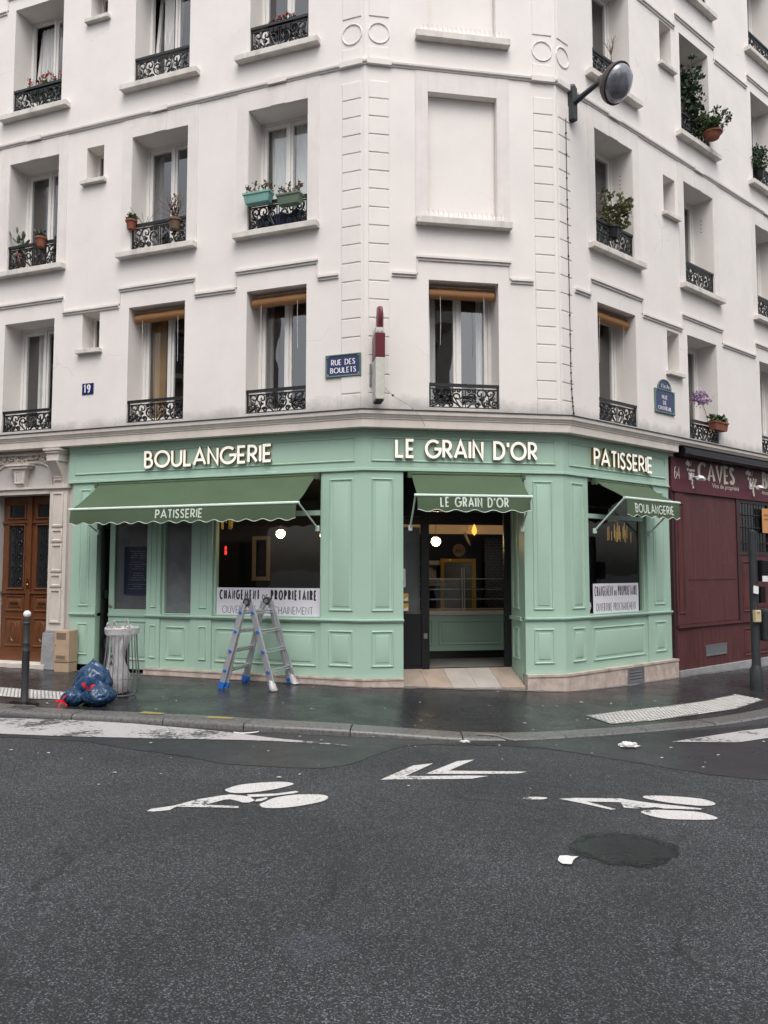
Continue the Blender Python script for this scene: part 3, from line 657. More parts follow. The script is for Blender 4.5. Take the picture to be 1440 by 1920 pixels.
def step_course(F, segs, zl, zh):
    """drip moulding that steps up over the windows: (u0,u1,high)"""
    for u0, u1, hi in segs:
        z = zh if hi else zl
        mb.fbox(F, u0, u1, z - .035, z, -.01, .022); mb.fbox(F, u0, u1, z + .001, z + .035, -.01, .046)
        if hi:
            mb.fbox(F, u0, u0 + .028, zl + .036, z - .036, -.01, .020); mb.fbox(F, u1 - .028, u1, zl + .036, z - .036, -.01, .020)
for zl, zh in ((6.0, 6.27), (11.80, 12.06)):
    step_course(A, [(.41, .745, 0), (.74, 2.17, 1), (2.165, 2.905, 0), (2.90, 4.39, 1), (4.385, 5.545, 0), (5.54, 7.04, 1), (7.035, 14.0, 0)], zl, zh)
    step_course(B, [(.41, .785, 0), (.78, 2.25, 1), (2.245, 2.60, 0)], zl, zh)
    step_course(Cf, [(.40, .805, 0), (.80, 2.32, 1), (2.315, 3.605, 0), (3.60, 5.13, 1), (5.125, 6.495, 0), (6.49, 7.99, 1), (7.985, 15, 0)], zl, zh)
mb.build('string_course', M['trim'], bld)
# cornice over the shops
mb = MB()
prof = [(-.04, 3.662), (.196, 3.662), (.202, 3.668), (.202, 3.782), (.213, 3.786), (.213, 3.803), (.222, 3.808), (.236, 3.838), (.250, 3.85), (.256, 3.905), (-.04, 3.928)]
sweep(mb, prof, 14.0, 3.03)
R = [[Cf.pt(u, z, o) for o, z in [(-.04, 3.80), (.214, 3.803), (.236, 3.84), (.249, 3.852), (.254, 3.904), (-.04, 3.926)]] for u in (3.032, 15.0)]
mb.rings(R, True, True, True)
mb.build('cornice', M['cornice'], bld)
mb = MB(); sweep(mb, [(.264, 3.905), (.264, 3.922), (-.01, 3.947), (-.01, 3.933), (.25, 3.910)], 14.0, 15.0); mb.build('cornice_flashing', M['zinc'], bld)

# windows
def leaf_boxes(mb, F, ua, ub, za, zb, w, o0, o1, tilt):
    def P(u, z, o): return F.pt(u, z, o - (z - za) * tilt)
    def bx(a, b, c, d): mb.box8([P(a, c, o0), P(b, c, o0), P(b, c, o1), P(a, c, o1), P(a, d, o0), P(b, d, o0), P(b, d, o1), P(a, d, o1)])
    bx(ua, ua + w, za, zb); bx(ub - w, ub, za, zb); bx(ua + w, ub - w, za, za + w * 1.3); bx(ua + w, ub - w, zb - w, zb)
def wavy(mb, F, u0, u1, z0, z1, o, amp, waves, seed, gather=0.):
    r = random.Random(seed); n = max(10, int(waves * 8)); ph = r.uniform(0, 6); R = []
    for i in range(n + 1):
        t = i / n; row = []
        for j in range(5):
            s = j / 4; u = u0 + (u1 - u0) * (t * (1 - gather * (1 - s)))
            row.append(F.pt(u, z0 + (z1 - z0) * s, o + amp * sin(ph + t * waves * 2 * pi + .5 * sin(5 * t + s)) * (1 - .3 * s)))
        R.append(row)
    mb.rings(R, False)
roomB = MB()
def window(F, u0, u1, z0, z1, key):
    fl = key[1]; mb = MB()
    w = .05; o0, o1 = -RV - .05, -RV + .02
    mb.fbox(F, u0, u0 + w, z0, z1, o0, o1); mb.fbox(F, u1 - w, u1, z0, z1, o0, o1); mb.fbox(F, u0 + w, u1 - w, z1 - w, z1, o0, o1); mb.fbox(F, u0 + w, u1 - w, z0, z0 + .06, o0, o1)
    c = (u0 + u1) / 2
    tl = {('A', 2, 2): .09, ('A', 2, 1): .10}.get(key, 0)
    leaf_boxes(mb, F, u0 + w + .004, c - .004, z0 + .065, z1 - w - .004, .058, o0 + .01, o1 - .012, 0)
    leaf_boxes(mb, F, c + .004, u1 - w - .004, z0 + .065, z1 - w - .004, .058, o0 + .012, o1 - .010, tl)
    mb.fbox(F, c - .022, c + .022, z0 + .07, z1 - w - .008, o1 - .009, o1 + .012)
    wo = mb.build('window', M['frame'], bld)
    g = MB(); 
    for ua, ub, t in ((u0 + .11, c - .062, 0), (c + .062, u1 - .11, tl)):
        za, zb = z0 + .14, z1 - .11
        P = lambda u, z, o: F.pt(u, z, o - (z - z0 - .065) * t)
        g.quad(P(ua, za, -RV - .012), P(ub, za, -RV - .012), P(ub, zb, -RV - .012), P(ua, zb, -RV - .012))
    g.build('pane', M['pane'], wo)
    ra, rb = u0 - .25, u1 + .25
    for (p, q) in (((ra, z0), (rb, z0)), ((rb, z0), (rb, z1)), ((rb, z1), (ra, z1)), ((ra, z1), (ra, z0))):
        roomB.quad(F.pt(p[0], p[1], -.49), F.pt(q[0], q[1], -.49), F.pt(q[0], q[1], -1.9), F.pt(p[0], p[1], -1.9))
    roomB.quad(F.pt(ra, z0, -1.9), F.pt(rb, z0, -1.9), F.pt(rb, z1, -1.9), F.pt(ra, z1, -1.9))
    cur = {('A', 1, 0): [('sheer', u0 + .06, c - .06, .0), ('sheer', c + .02, u1 - .1, .12)], ('A', 2, 2): [('sheer', c + .12, u1 - .1, 0)], ('A', 2, 1): [('sheer', c + .14, c + .34, 0)],
           ('A', 0, 1): [('tan_cloth', u1 - .36, u1 - .06, .25)], ('A', 0, 2): [('sheer', c + .02, c + .28, .0), ('grey_cloth', u0 + .05, c - .2, 0)], ('C', 0, 0): [('sheer', u0 + .05, c - .10, .1)], ('C', 1, 0): [('sheer', u0 + .05, c, .0)],
           ('C', 2, 0): [('grey_cloth', u0 + .05, c, 0)], ('B', 0, 0): [('sheer', u0 + .06, u0 + .22, 0), ('sheer', u1 - .2, u1 - .06, 0)], ('C', 1, 2): [('grey_cloth', u0 + .05, c, 0)], ('A', 0, 0): [('grey_cloth', u1 - .20, u1 - .06, 0)], ('A', 1, 1): [('grey_cloth', u1 - .24, u1 - .06, 0)]}.get(key, [])
    for i, (mm, a, b, ga) in enumerate(cur):
        q = MB(); wavy(q, F, a, b, z0 + .05, z1 - .06, -RV - .12 - .02 * i, .018, max(2, (b - a) * 11), ord(key[0]) + key[1] * 7 + key[2] * 3 + i, ga); q.build('curtain', M[mm], wo, smooth=True)
    if fl > 0:
        s = MB(); s.fbox(F, u0 - .21, u1 + .21, z0 - .095, z0 - .004, -.02, .125); s.fbox(F, u0 + .004, u1 - .004, z0 - .06, z0 + .004, -RV + .03, -.021)
        s.build('sill', M['sill'], wo, bevel=.006)
    if key in (('A', 0, 0), ('A', 0, 1), ('B', 0, 0), ('C', 0, 0)):
        q = MB(); n = 14; o = -.17
        R = [[F.pt(u, z1 - .155 + r * sin(2 * pi * k / n), o + r * cos(2 * pi * k / n)) for k in range(n)] for u, r in ((u0 + .03, .035), (u0 + .03, .074), (u0 + .3, .078), ((u0 + u1) / 2, .073), (u1 - .3, .077), (u1 - .03, .074), (u1 - .03, .035))]
        q.rings(R, True, True, True); q.fbox(F, u0 + .02, u1 - .02, z1 - .075, z1 - .052, o - .09, o + .02)
        q.mi = 1
        for uu in (u0 + .2, u1 - .2): q.tube([F.pt(uu, z1 - .2, o + .07), F.pt(uu + .01, z1 - .6, o + .05), F.pt(uu, z1 - .95, o + .06)], .003, 4)
        q.build('roll_blind', [M['bamboo'], M['trim']], wo, smooth=40)
    return wo
for w in WIN: window(*w)
for F, u0, u1, z0, z1 in SMALL:
    mb = MB(); w = .035; o0, o1 = -.33, -.28
    mb.fbox(F, u0, u0 + w, z0, z1, o0, o1); mb.fbox(F, u1 - w, u1, z0, z1, o0, o1); mb.fbox(F, u0 + w, u1 - w, z1 - w, z1, o0, o1); mb.fbox(F, u0 + w, u1 - w, z0, z0 + w, o0, o1)
    wo = mb.build('window', M['frame'], bld)
    MB().quad(F.pt(u0 + w, z0 + w, -.315), F.pt(u1 - w, z0 + w, -.315), F.pt(u1 - w, z1 - w, -.315), F.pt(u0 + w, z1 - w, -.315)).build('pane', M['pane'], wo)
    s = MB(); s.fbox(F, u0 - .07, u1 + .07, z0 - .07, z0 - .004, -.02, .085); s.fbox(F, u0 + .003, u1 - .003, z0 - .05, z0 + .003, -.27, -.021); s.build('sill', M['sill'], wo, bevel=.005)
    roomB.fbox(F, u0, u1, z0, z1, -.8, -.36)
for F, u0, u1, z0, z1 in BLIND:
    mb = MB(); mb.frect(F, u0 + .004, u1 - .004, z0 + .004, z1 - .004, [(0, -.126), (0, -.118), (.012, -.112), (.02, -.126)])
    mb.quad(F.pt(u0 + .022, z0 + .022, -.126), F.pt(u1 - .022, z0 + .022, -.126), F.pt(u1 - .022, z1 - .022, -.126), F.pt(u0 + .022, z1 - .022, -.126))
    bo = mb.build('blind_window', M['stucco'], bld)
    s = MB(); s.fbox(F, u0 - .20, u1 + .20, z0 - .105, z0 - .004, -.02, .125); s.fbox(F, u0 + .004, u1 - .004, z0 - .06, z0 + .003, -.11, -.021); s.build('sill', M['sill'], bo, bevel=.006)
    s = MB(); n = 34
    for i in range(n):
        u = u0 - .08 + (u1 - u0 + .16) * i / (n - 1)
        for oo in (.03, .09): s.tube([F.pt(u, z0 - .005, .06), F.pt(u + (.012 if i % 2 else -.012), z0 + .11, oo)], .0016, 3)
    s.build('bird_spikes', M['steel'], bo)
for F, u, z in ((Cf, 2.1, 8.5), (Cf, 4.89, 8.5), (Cf, 4.89, 11.4)):
    mb = MB()
    for i in range(4): q = F.pt(u - .001, z - .075 * i, -.24); mb.add([q + F.n * (.011 * cos(a)) + V3((0, 0, .011 * sin(a))) - F.t * .001 for a in [2 * pi * k / 10 for k in range(10)]], (list(range(10)),))
    mb.build('vent_hole', M['black'], bld)
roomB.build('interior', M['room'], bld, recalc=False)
# wrought iron railings: one mesh, placed in every window
def spiral(cx, cz, r0, r1, a0, turns, n=22):
    return [(cx + (r0 + (r1 - r0) * t) * cos(a0 + turns * 2 * pi * t), 0, cz + (r0 + (r1 - r0) * t) * sin(a0 + turns * 2 * pi * t)) for t in [i / n for i in range(n + 1)]]
def railing_mesh(h):
    mb = MB(); r = .0135; hw = .515
    mb.box(-hw, hw, -.028, .028, h - .042, h); mb.box(-hw, hw, -.012, .012, h - .085, h - .070); mb.box(-hw, hw, -.014, .014, .03, .05)
    for x in (-hw + .012, hw - .012): mb.box(x - .011, x + .011, -.011, .011, -.02, h - .036)
    for x in (-.02, .02): mb.box(x - .006, x + .006, -.006, .006, .051, h - .086)
    k = h / .42
    for s in (1, -1):
        def T(p, rad=r, n=5): mb.tube([(s * q[0], q[1], q[2] * k) for q in p], rad, n)
        T(catmull([(.475, 0, .06), (.40, 0, .09), (.385, 0, .17), (.43, 0, .235), (.455, 0, .30), (.40, 0, .335), (.345, 0, .30), (.355, 0, .25), (.40, 0, .25), (.405, 0, .28)], 4))
        T(spiral(.45, .12, .052, .008, -pi / 2, 1.4))
        T(catmull([(.32, 0, .05), (.27, 0, .12), (.29, 0, .20), (.33, 0, .26), (.31, 0, .33), (.24, 0, .335), (.20, 0, .29), (.22, 0, .24), (.26, 0, .25), (.255, 0, .285)], 4))
        T(spiral(.33, .115, .055, .008, pi / 2, -1.5))
        T(catmull([(.045, 0, .05), (.10, 0, .10), (.16, 0, .15), (.17, 0, .22), (.12, 0, .27), (.07, 0, .25), (.065, 0, .20), (.10, 0, .185), (.12, 0, .21)], 4))
        T(spiral(.20, .09, .045, .007, 0, 1.4)); T(spiral(.075, .315, .032, .006, pi, -1.3))
        T(catmull([(.475, 0, .33), (.44, 0, .31), (.43, 0, .26), (.47, 0, .2)], 4), .006); T(spiral(.15, .315, .03, .006, 0, 1.3))
        T(catmull([(.02, 0, .12), (.06, 0, .16), (.03, 0, .22)], 5), .008)
        T(spiral(.27, .20, .040, .008, pi, 1.3)); T(spiral(.415, .20, .030, .007, 0, -1.3)); T(catmull([(.32, 0, .335), (.37, 0, .22), (.36, 0, .05)], 5), .009); T(catmull([(.18, 0, .335), (.14, 0, .2), (.06, 0, .06)], 5), .009)
    return mb
RM = []
for h in (.40, .47): 
    o = railing_mesh(h).build('railing', M['iron'], None, smooth=50); RM.append(o.data); bpy.data.objects.remove(o)
for F, u0, u1, z0, z1, key in WIN:
    o = bpy.data.objects.new('railing', RM[0 if key[1] == 0 else 1]); C.objects.link(o); o.parent = bld
    o.location = F.pt((u0 + u1) / 2, z0 - (.03 if key[1] == 0 else -.015), -.035) - bld.location; o.rotation_euler = (0, 0, F.rz); o.scale = ((u1 - u0 - .012) / 1.03, 1, 1)
# entrance portal at the left end
mb = MB()
def pil(F, u0, u1, z0, z1, o): mb.fbox(F, u0, u1, z0, z1, -.05, o)
mb.fbox(A, 5.30, 5.665, .62, 3.02, -.02, .06)
zz = .72
for i, (z0, z1, big) in enumerate(((.74, 1.30, 0), (1.34, 1.55, 1), (1.59, 2.05, 0), (2.09, 2.30, 1), (2.34, 2.92, 0))):
    mb.frect(A, 5.37, 5.60, z0, z1, [(0, .06), (0, .082), (.012, .086), (.03, .084), (.04, .066)], True)
mb.fbox(A, 5.27, 5.70, 2.985, 3.045, -.02, .10)
# console bracket
R = [[A.pt(u, z, o) for o, z in [(0, 3.05)] + [(.06 + .16 * (1 - cos(t * pi / 2)) + .05 * t, 3.05 + .38 * t) for t in [i / 8 for i in range(9)]] + [(0, 3.43)]] for u in (5.38, 5.59)]
mb.rings(R, True, True, True)
for i in range(7): z = 3.12 + i * .045; mb.fbox(A, 5.42, 5.55, z, z + .022, .06, .10 + .15 * (i / 7) ** 2)
mb.fbox(A, 5.36, 5.61, 3.432, 3.56, -.02, .225); mb.fbox(A, 5.34, 5.63, 3.562, 3.60, -.02, .25); mb.fbox(A, 5.32, 5.65, 3.602, 3.638, -.02, .27)
# transom panel, keystone, garland
mb.fbox(A, 5.672, 7.05, 2.905, 2.985, -.02, .05); mb.fbox(A, 5.705, 7.05, 2.99, 3.03, -.02, .08)
arc = [A.pt(6.30 + .62 * s * (abs(cos(t)) ** .5) * (1 if cos(t) >= 0 else -1), 3.05 + .40 * sin(t) ** .6 if sin(t) > 0 else 3.05, .012) for s, t in [(1, pi * i / 30) for i in range(31)]]
mb.tube(arc, .022, 6)
mb.box8([A.pt(6.22, 3.035, 0), A.pt(6.38, 3.035, 0), A.pt(6.38, 3.035, .08), A.pt(6.22, 3.035, .08), A.pt(6.16, 3.34, 0), A.pt(6.44, 3.34, 0), A.pt(6.44, 3.34, .12), A.pt(6.16, 3.34, .12)])
mb.frect(A, 6.20, 6.40, 3.08, 3.32, [(0, .1), (.01, .118), (.03, .118), (.035, .105)], False)
mb.fbox(A, 6.10, 6.50, 3.342, 3.385, -.01, .15); mb.fbox(A, 6.05, 6.55, 3.387, 3.42, -.01, .17)
mb.fbox(A, 5.67, 7.05, 3.44, 3.475, -.01, .035); mb.fbox(A, 5.67, 7.05, 3.58, 3.61, -.01, .05)
r_ = random.Random(8)
for i in range(46):
    t = i / 45; u = 5.80 + 1.1 * t; z = 3.53 - .045 * abs(sin(t * pi * 3)) ; rr = r_.uniform(.018, .036)
    mb.lathe([(rr * sin(a), rr * cos(a) * .8) for a in (.1, .7, 1.3, 1.8, 2.4, 3.0)], A.pt(u, z + r_.uniform(-.03, .03), .02), 8)
for s in (-1, 1):
    for k in range(3): mb.tube([A.pt(6.30 + s * x, z, .03) for x, _, z in [(q[0], 0, q[2]) for q in spiral(.16 + k * .13, 3.535, .045, .008, 0, 1.5)]], .011, 5)
mb.build('portal', M['stone'], bld, smooth=35)
mb = MB(); mb.box8([A.pt(5.26, -.05, 0), A.pt(5.72, -.05, 0), A.pt(5.72, -.05, .115), A.pt(5.26, -.05, .115), A.pt(5.28, .58, 0), A.pt(5.70, .58, 0), A.pt(5.70, .58, .10), A.pt(5.28, .58, .10)]); mb.fbox(A, 5.295, 5.675, .582, .618, -.01, .075)
mb.fbox(A, 6.95, 13.9, -.05, .5, -.01, .06)
mb.build('portal_base', M['stone_grey'], bld, bevel=.008)
MB().fbox(A, 5.62, 7.0, -.06, .055, -.27, .14).build('doorstep', M['stone'], bld, bevel=.008)
# wooden double door (each leaf a door)
for u0, u1 in ((5.69, 6.285), (6.315, 6.91)):
    mb = MB(); o = -.20
    gl = [(u0 + .13, u1 - .13, 1.31, 2.38), (u0 + .13, u1 - .13, 2.53, 2.74)]
    hs_ = [(a, b, c, d, .03) for a, b, c, d in gl]
    wall_with_holes(mb, A, u0, u1, .06, 2.885, hs_, o)
    mb.fbox(A, u0, u1, .06, 2.885, o - .06, o - .032)
    for a, b, c, d in gl: mb.frect(A, a - .035, b + .035, c - .035, d + .035, [(0, o), (.004, o + .018), (.018, o + .026), (.03, o + .012), (.035, o - .004)])
    for c, d in ((.90, 1.18), (.30, .80)):
        mb.frect(A, u0 + .09, u1 - .09, c, d, [(0, o), (.004, o + .016), (.02, o + .022), (.032, o + .006), (.06, o + .004), (.075, o + .014)], True)
    mb.fbox(A, u0, u1, 1.21, 1.245, o - .01, o + .035); mb.fbox(A, u0, u1, 2.43, 2.46, o - .01, o + .03); mb.fbox(A, u0, u1, .06, .22, o - .01, o + .022)
    uc = (u0 + u1) / 2
    mb.tube([A.pt(uc + .07 * cos(t), .55 + .16 * sin(t), o + .012) for t in [2 * pi * k / 24 for k in range(24)]], .012, 6, closed=True)
    if u0 < 6: mb.fbox(A, 6.255, 6.345, .06, 2.885, o + .001, o + .04)
    d_ = mb.build('door', M['wood'], bld, smooth=35)
    g = MB()
    for a, b, c, d in gl:
        g.quad(A.pt(a, c, o - .02), A.pt(b, c, o - .02), A.pt(b, d, o - .02), A.pt(a, d, o - .02))
    g.build('pane', M['opp_glass'], d_)
    g = MB(); a, b, c, d = gl[0]; ua = (a + b) / 2
    for i in range(5):
        z = c + .12 + i * (d - c - .2) / 4
        for s in (1, -1):
            g.tube([A.pt(ua + s * x, zz, o - .008) for x, _, zz in spiral(.07, z, .058, .01, pi, 1.3 * s)], .006, 5)
    for x in (-.045, 0, .045): g.tube([A.pt(ua + x, c + .01, o - .008), A.pt(ua + x, d - .01, o - .008)], .005, 4)
    g.build('grille', M['iron'], d_, smooth=50)
    g = MB(); g.fbox(A, uc - .085, uc + .085, 1.035, 1.065, o + .02, o + .03)
    if u0 < 6: g.fbox(A, 6.27, 6.33, 1.30, 1.46, o + .04, o + .047); g.lathe([(.0, 0), (.025, .01), (.03, .03), (.02, .05), (0, .055)], A.pt(6.30, 1.33, o + .045), 12)
    g.build('handle', M['brass'], d_, smooth=40)

# ---------------------------------------------------------------- lettering drawn as strokes (cap height 1)
def arc(cx, cy, rx, ry, a0, a1, n=14): return [(cx + rx * cos(radians(a0 + (a1 - a0) * i / n)), cy + ry * sin(radians(a0 + (a1 - a0) * i / n))) for i in range(n + 1)]
GL = {
 'A': (.78, [[(0, 0), (.39, 1), (.78, 0)], [(.14, .30), (.64, .30)]]),
 'B': (.52, [[(0, 0), (0, 1), (.20, 1)] + arc(.20, .77, .22, .23, 90, -90)[1:] + [(0, .54)], [(.0, .54), (.24, .54)] + arc(.24, .27, .27, .27, 90, -90)[1:] + [(0, 0)]]),
 'C': (.88, [arc(.5, .5, .5, .5, 48, 312, 24)]),
 'D': (.70, [[(0, 0), (0, 1), (.22, 1)] + arc(.22, .5, .46, .5, 90, -90, 18)[1:] + [(0, 0)]]),
 'E': (.46, [[(.46, 1), (0, 1), (0, 0), (.46, 0)], [(0, .46), (.40, .46)]]),
 'G': (.96, [arc(.5, .5, .5, .5, 46, 360, 26) + [(.58, .5)]]),
 'H': (.62, [[(0, 0), (0, 1)], [(.62, 0), (.62, 1)], [(0, .5), (.62, .5)]]),
 'I': (.0, [[(0, 0), (0, 1)]]),
 'L': (.46, [[(0, 1), (0, 0), (.46, 0)]]),
 'M': (1.0, [[(0, 0), (.06, 1), (.5, .25), (.94, 1), (1.0, 0)]]),
 'N': (.62, [[(0, 0), (0, 1), (.62, 0), (.62, 1)]]),
 'O': (1.0, [arc(.5, .5, .5, .5, 0, 360, 30)]),
 'P': (.50, [[(0, 0), (0, 1), (.22, 1)] + arc(.22, .73, .27, .27, 90, -90)[1:] + [(0, .46)]]),
 'R': (.54, [[(0, 0), (0, 1), (.22, 1)] + arc(.22, .73, .27, .27, 90, -90)[1:] + [(0, .46)], [(.20, .46), (.54, 0)]]),
 'S': (.46, [[(.43, .86), (.34, .97), (.22, 1), (.09, .95), (.03, .82), (.04, .70), (.13, .59), (.26, .50), (.38, .40), (.44, .27), (.41, .12), (.31, .02), (.20, 0), (.08, .05), (.01, .17)]]),
 'T': (.52, [[(0, 1), (.52, 1)], [(.26, 1), (.26, 0)]]),
 'U': (.64, [[(0, 1), (0, .32)] + arc(.32, .32, .32, .32, 180, 360, 16)[1:] + [(.64, 1)]]),
 'V': (.74, [[(0, 1), (.37, 0), (.74, 1)]]),
 "'": (.0, [[(0, 1), (0, .74)]]),
 '1': (.22, [[(0, .80), (.2, 1), (.2, 0)]]),
 '9': (.52, [arc(.26, .72, .26, .28, 0, 360, 20), [(.52, .72), (.5, .4), (.36, .08), (.1, 0)]]),
 '6': (.52, [arc(.26, .28, .26, .28, 0, 360, 20), [(0, .28), (.03, .6), (.18, .92), (.42, 1)]]),
 '4': (.56, [[(.42, 0), (.42, 1), (0, .3), (.56, .3)]]),
}
SERIF = {'A': [(0, 0), (.78, 0)], 'B': [(0, 0), (0, 1)], 'D': [(0, 0), (0, 1)], 'E': [(0, 0), (0, 1)], 'I': [(0, 0), (0, 1)], 'L': [(0, 0), (0, 1)], 'M': [(0, 0), (.06, 1), (.94, 1), (1.0, 0)], 'N': [(0, 0), (0, 1), (.62, 1)],
         'R': [(0, 0), (0, 1), (.54, 0)], 'T': [(.26, 0)], 'U': [(0, 1), (.64, 1)], 'V': [(0, 1), (.74, 1)], 'P': [(0, 0), (0, 1)], '1': [(.2, 0)]}
def ribbon2d(pts, wf):
    n = len(pts); closed = hypot(pts[0][0] - pts[-1][0], pts[0][1] - pts[-1][1]) < 1e-6
    if closed: pts = pts[:-1]; n -= 1
    Lf, Rt = [], []
    for i in range(n):
        def nrm(a, b):
            dx, dy = b[0] - a[0], b[1] - a[1]; l = hypot(dx, dy) or 1; return (-dy / l, dx / l)
        a = pts[i - 1] if (i > 0 or closed) else None; b = pts[(i + 1) % n] if (i < n - 1 or closed) else None
        n1 = nrm(a, pts[i]) if a else None; n2 = nrm(pts[i], b) if b else None
        if n1 is None: nx, ny, sc = n2[0], n2[1], 1
        elif n2 is None: nx, ny, sc = n1[0], n1[1], 1
        else:
            nx, ny = n1[0] + n2[0], n1[1] + n2[1]; l = hypot(nx, ny) or 1; nx /= l; ny /= l; d = max(.42, nx * n2[0] + ny * n2[1]); sc = 1 / d
        h = wf(nx, ny) / 2 * sc
        Lf.append((pts[i][0] + nx * h, pts[i][1] + ny * h)); Rt.append((pts[i][0] - nx * h, pts[i][1] - ny * h))
    if closed: Lf.append(Lf[0]); Rt.append(Rt[0])
    return Lf, Rt
def glyph_mb(mb, ch, x, xf, h, sx, wt, depth, thin=1.0, serif=0, two=True):
    """adds the letter at x; xf(x, y, d) maps to the world; returns its advance"""
    wd, strokes = GL[ch]
    st = [[(x + px * h * sx, py * h) for px, py in s] for s in strokes]
    if serif:
        for px, py in SERIF.get(ch, []): st.append([(x + px * h * sx - serif * h, py * h + (wt * thin * .5 if py < .5 else -wt * thin * .5)), (x + px * h * sx + serif * h, py * h + (wt * thin * .5 if py < .5 else -wt * thin * .5))])
    for k, s in enumerate(st):
        Lf, Rt = ribbon2d(s, lambda nx, ny: wt * abs(nx) ** 1.0 + wt * thin * (1 - abs(nx)) if thin != 1 else wt)
        e = k * .0007; n = len(Lf)
        front = [xf(q[0], q[1], depth + e) for q in Lf] + [xf(q[0], q[1], depth + e) for q in Rt]
        mb.mi = 0; mb.add(front, [(i, i + 1, n + i + 1, n + i) for i in range(n - 1)])
        mb.mi = 1 if two else 0
        bl = [xf(q[0], q[1], 0) for q in Lf] + [xf(q[0], q[1], 0) for q in Rt]
        fs = [(i, i + 1, 2 * n + i + 1, 2 * n + i) for i in range(n - 1)] + [(n + i, n + i + 1, 3 * n + i + 1, 3 * n + i) for i in range(n - 1)] + [(0, n, 3 * n, 2 * n), (n - 1, 2 * n - 1, 4 * n - 1, 3 * n - 1)]
        mb.add(front + bl, fs)
    mb.mi = 0
    return wd * h * sx
def text_width(txt, h, sx, gap):
    x = 0
    for ch in txt: x += (.34 * h * max(sx, .6) if ch == ' ' else GL[ch][0] * h * sx) + gap
    return x - gap
def fmap(F, ustart, z0, o):
    s = F.sgn
    return lambda x, y, d: F.pt(ustart + s * x, z0 + y, o + d)
def word_mesh(txt, xf, h, sx, wt, gap, depth=.003, thin=1.0, serif=0, name='lettering', m=None, parent=None):
    mb = MB(); x = 0
    for ch in txt:
        if ch == ' ': x += .34 * h * max(sx, .6) + gap; continue
        x += glyph_mb(mb, ch, x, xf, h, sx, wt, depth, thin, serif, False) + gap
    return mb.build(name, m, parent, recalc=False)
def fit_sx(txt, h, gap, width):
    lo, hi = .15, 3
    for _ in range(40):
        mid = (lo + hi) / 2
        if text_width(txt, h, mid, gap) < width: lo = mid
        else: hi = mid
    return lo
def bfont(txt, xf, h, name, m, parent=None, depth=.002, sx=1.0):
    cu = bpy.data.curves.new('t', 'FONT'); cu.body = txt; cu.size = h / .7
    o = bpy.data.objects.new('t', cu); C.objects.link(o); bpy.context.view_layer.update()
    me = bpy.data.meshes.new_from_object(o.evaluated_get(bpy.context.evaluated_depsgraph_get()))
    mb = MB(); mb.add([xf(v.co.x * sx, v.co.y, depth) for v in me.vertices], [list(p.vertices) for p in me.polygons])
    bpy.data.objects.remove(o); bpy.data.curves.remove(cu); bpy.data.meshes.remove(me)
    return mb.build(name, m, parent, recalc=False)

# ---------------------------------------------------------------- bakery shopfront
shop = thing('bakery_shopfront', 'mint green panelled wooden shopfront of the bakery wrapping the cut corner', 'shopfront', (0.9, 11.6, 0))
G_ = M['green']
SO = .035     # face of the woodwork
# fascia: swept base, thin cap and foot mouldings, one framed panel per face
mb = MB()
sweep(mb, [(-.10, 3.075), (.05, 3.075), (.05, 3.10), (.045, 3.105), (.045, 3.625), (.06, 3.632), (.06, 3.655), (-.10, 3.655)], 5.29, 2.95)
sweep(mb, [(.0, 3.052), (.058, 3.052), (.066, 3.060), (.066, 3.072), (.056, 3.0745), (.0, 3.0745)], 5.295, 2.955)
MP = [(0, .0), (.003, .014), (.010, .018), (.020, .016), (.026, .004), (.030, .0)]
def mold(mb, F, u0, u1, z0, z1, o, inner=.0, w=1.0):
    mb.frect(F, u0, u1, z0, z1, [(d * w, o - .002 + h) for d, h in MP])
    if inner:
        mb.frect(F, u0 + inner, u1 - inner, z0 + inner, z1 - inner, [(0, o - .001), (.004, o + .008), (.008, o + .009)], True)
for F, a, b in ((A, .12, 5.16), (B, .10, 2.90), (Cf, .12, 2.84)): mold(mb, F, a, b, 3.19, 3.555, .045)
mb.build('fascia', G_, shop, smooth=30)
# stone plinth (butted to the woodwork)
mb = MB()
def plinth(F, u0, u1, zt, o=.075): mb.fbox(F, u0, u1, -.45, zt, -.06, o)
R = [[A.pt(3.70, z, o) for o, z in [(-.06, -.45), (.075, -.45), (.075, .055), (.085, .06), (.085, .085), (-.06, .085)]], [corner(1, o, z) for o, z in [(-.06, -.45), (.075, -.45), (.075, .055), (.085, .06), (.085, .085), (-.06, .085)]],
     [B.pt(.568, z, o) for o, z in [(-.06, -.45), (.075, -.45), (.075, .055), (.085, .06), (.085, .085), (-.06, .085)]]]
mb.rings(R, True, True, True)
pr = [(-.06, -.6), (.085, -.6), (.085, .05), (.097, .056), (.097, .09), (-.06, .09)]
R = [[B.pt(2.405, z, o) for o, z in pr], [corner(2, o, z) for o, z in pr], [Cf.pt(3.06, z, o) for o, z in pr]]
mb.rings(R, True, True, True)
mb.build('plinth', M['plinth'], shop)
# rail course
mb = MB()
prr = [(.0, .865), (SO + .012, .865), (SO + .02, .875), (SO + .02, .888), (SO + .036, .893), (SO + .036, .912), (SO + .02, .918), (.0, .918)]
def railrun(rings_): mb.rings(rings_, True, True, True)
railrun([[A.pt(3.705, z, o) for o, z in prr], [corner(1, o, z) for o, z in prr], [B.pt(.575, z, o) for o, z in prr]])
railrun([[B.pt(2.395, z, o) for o, z in prr], [corner(2, o, z) for o, z in prr], [Cf.pt(2.955, z, o) for o, z in prr]])
railrun([[A.pt(u, z, o) for o, z in prr] for u in (4.685, 5.215)])
mb.build('rail', G_, shop, smooth=30)
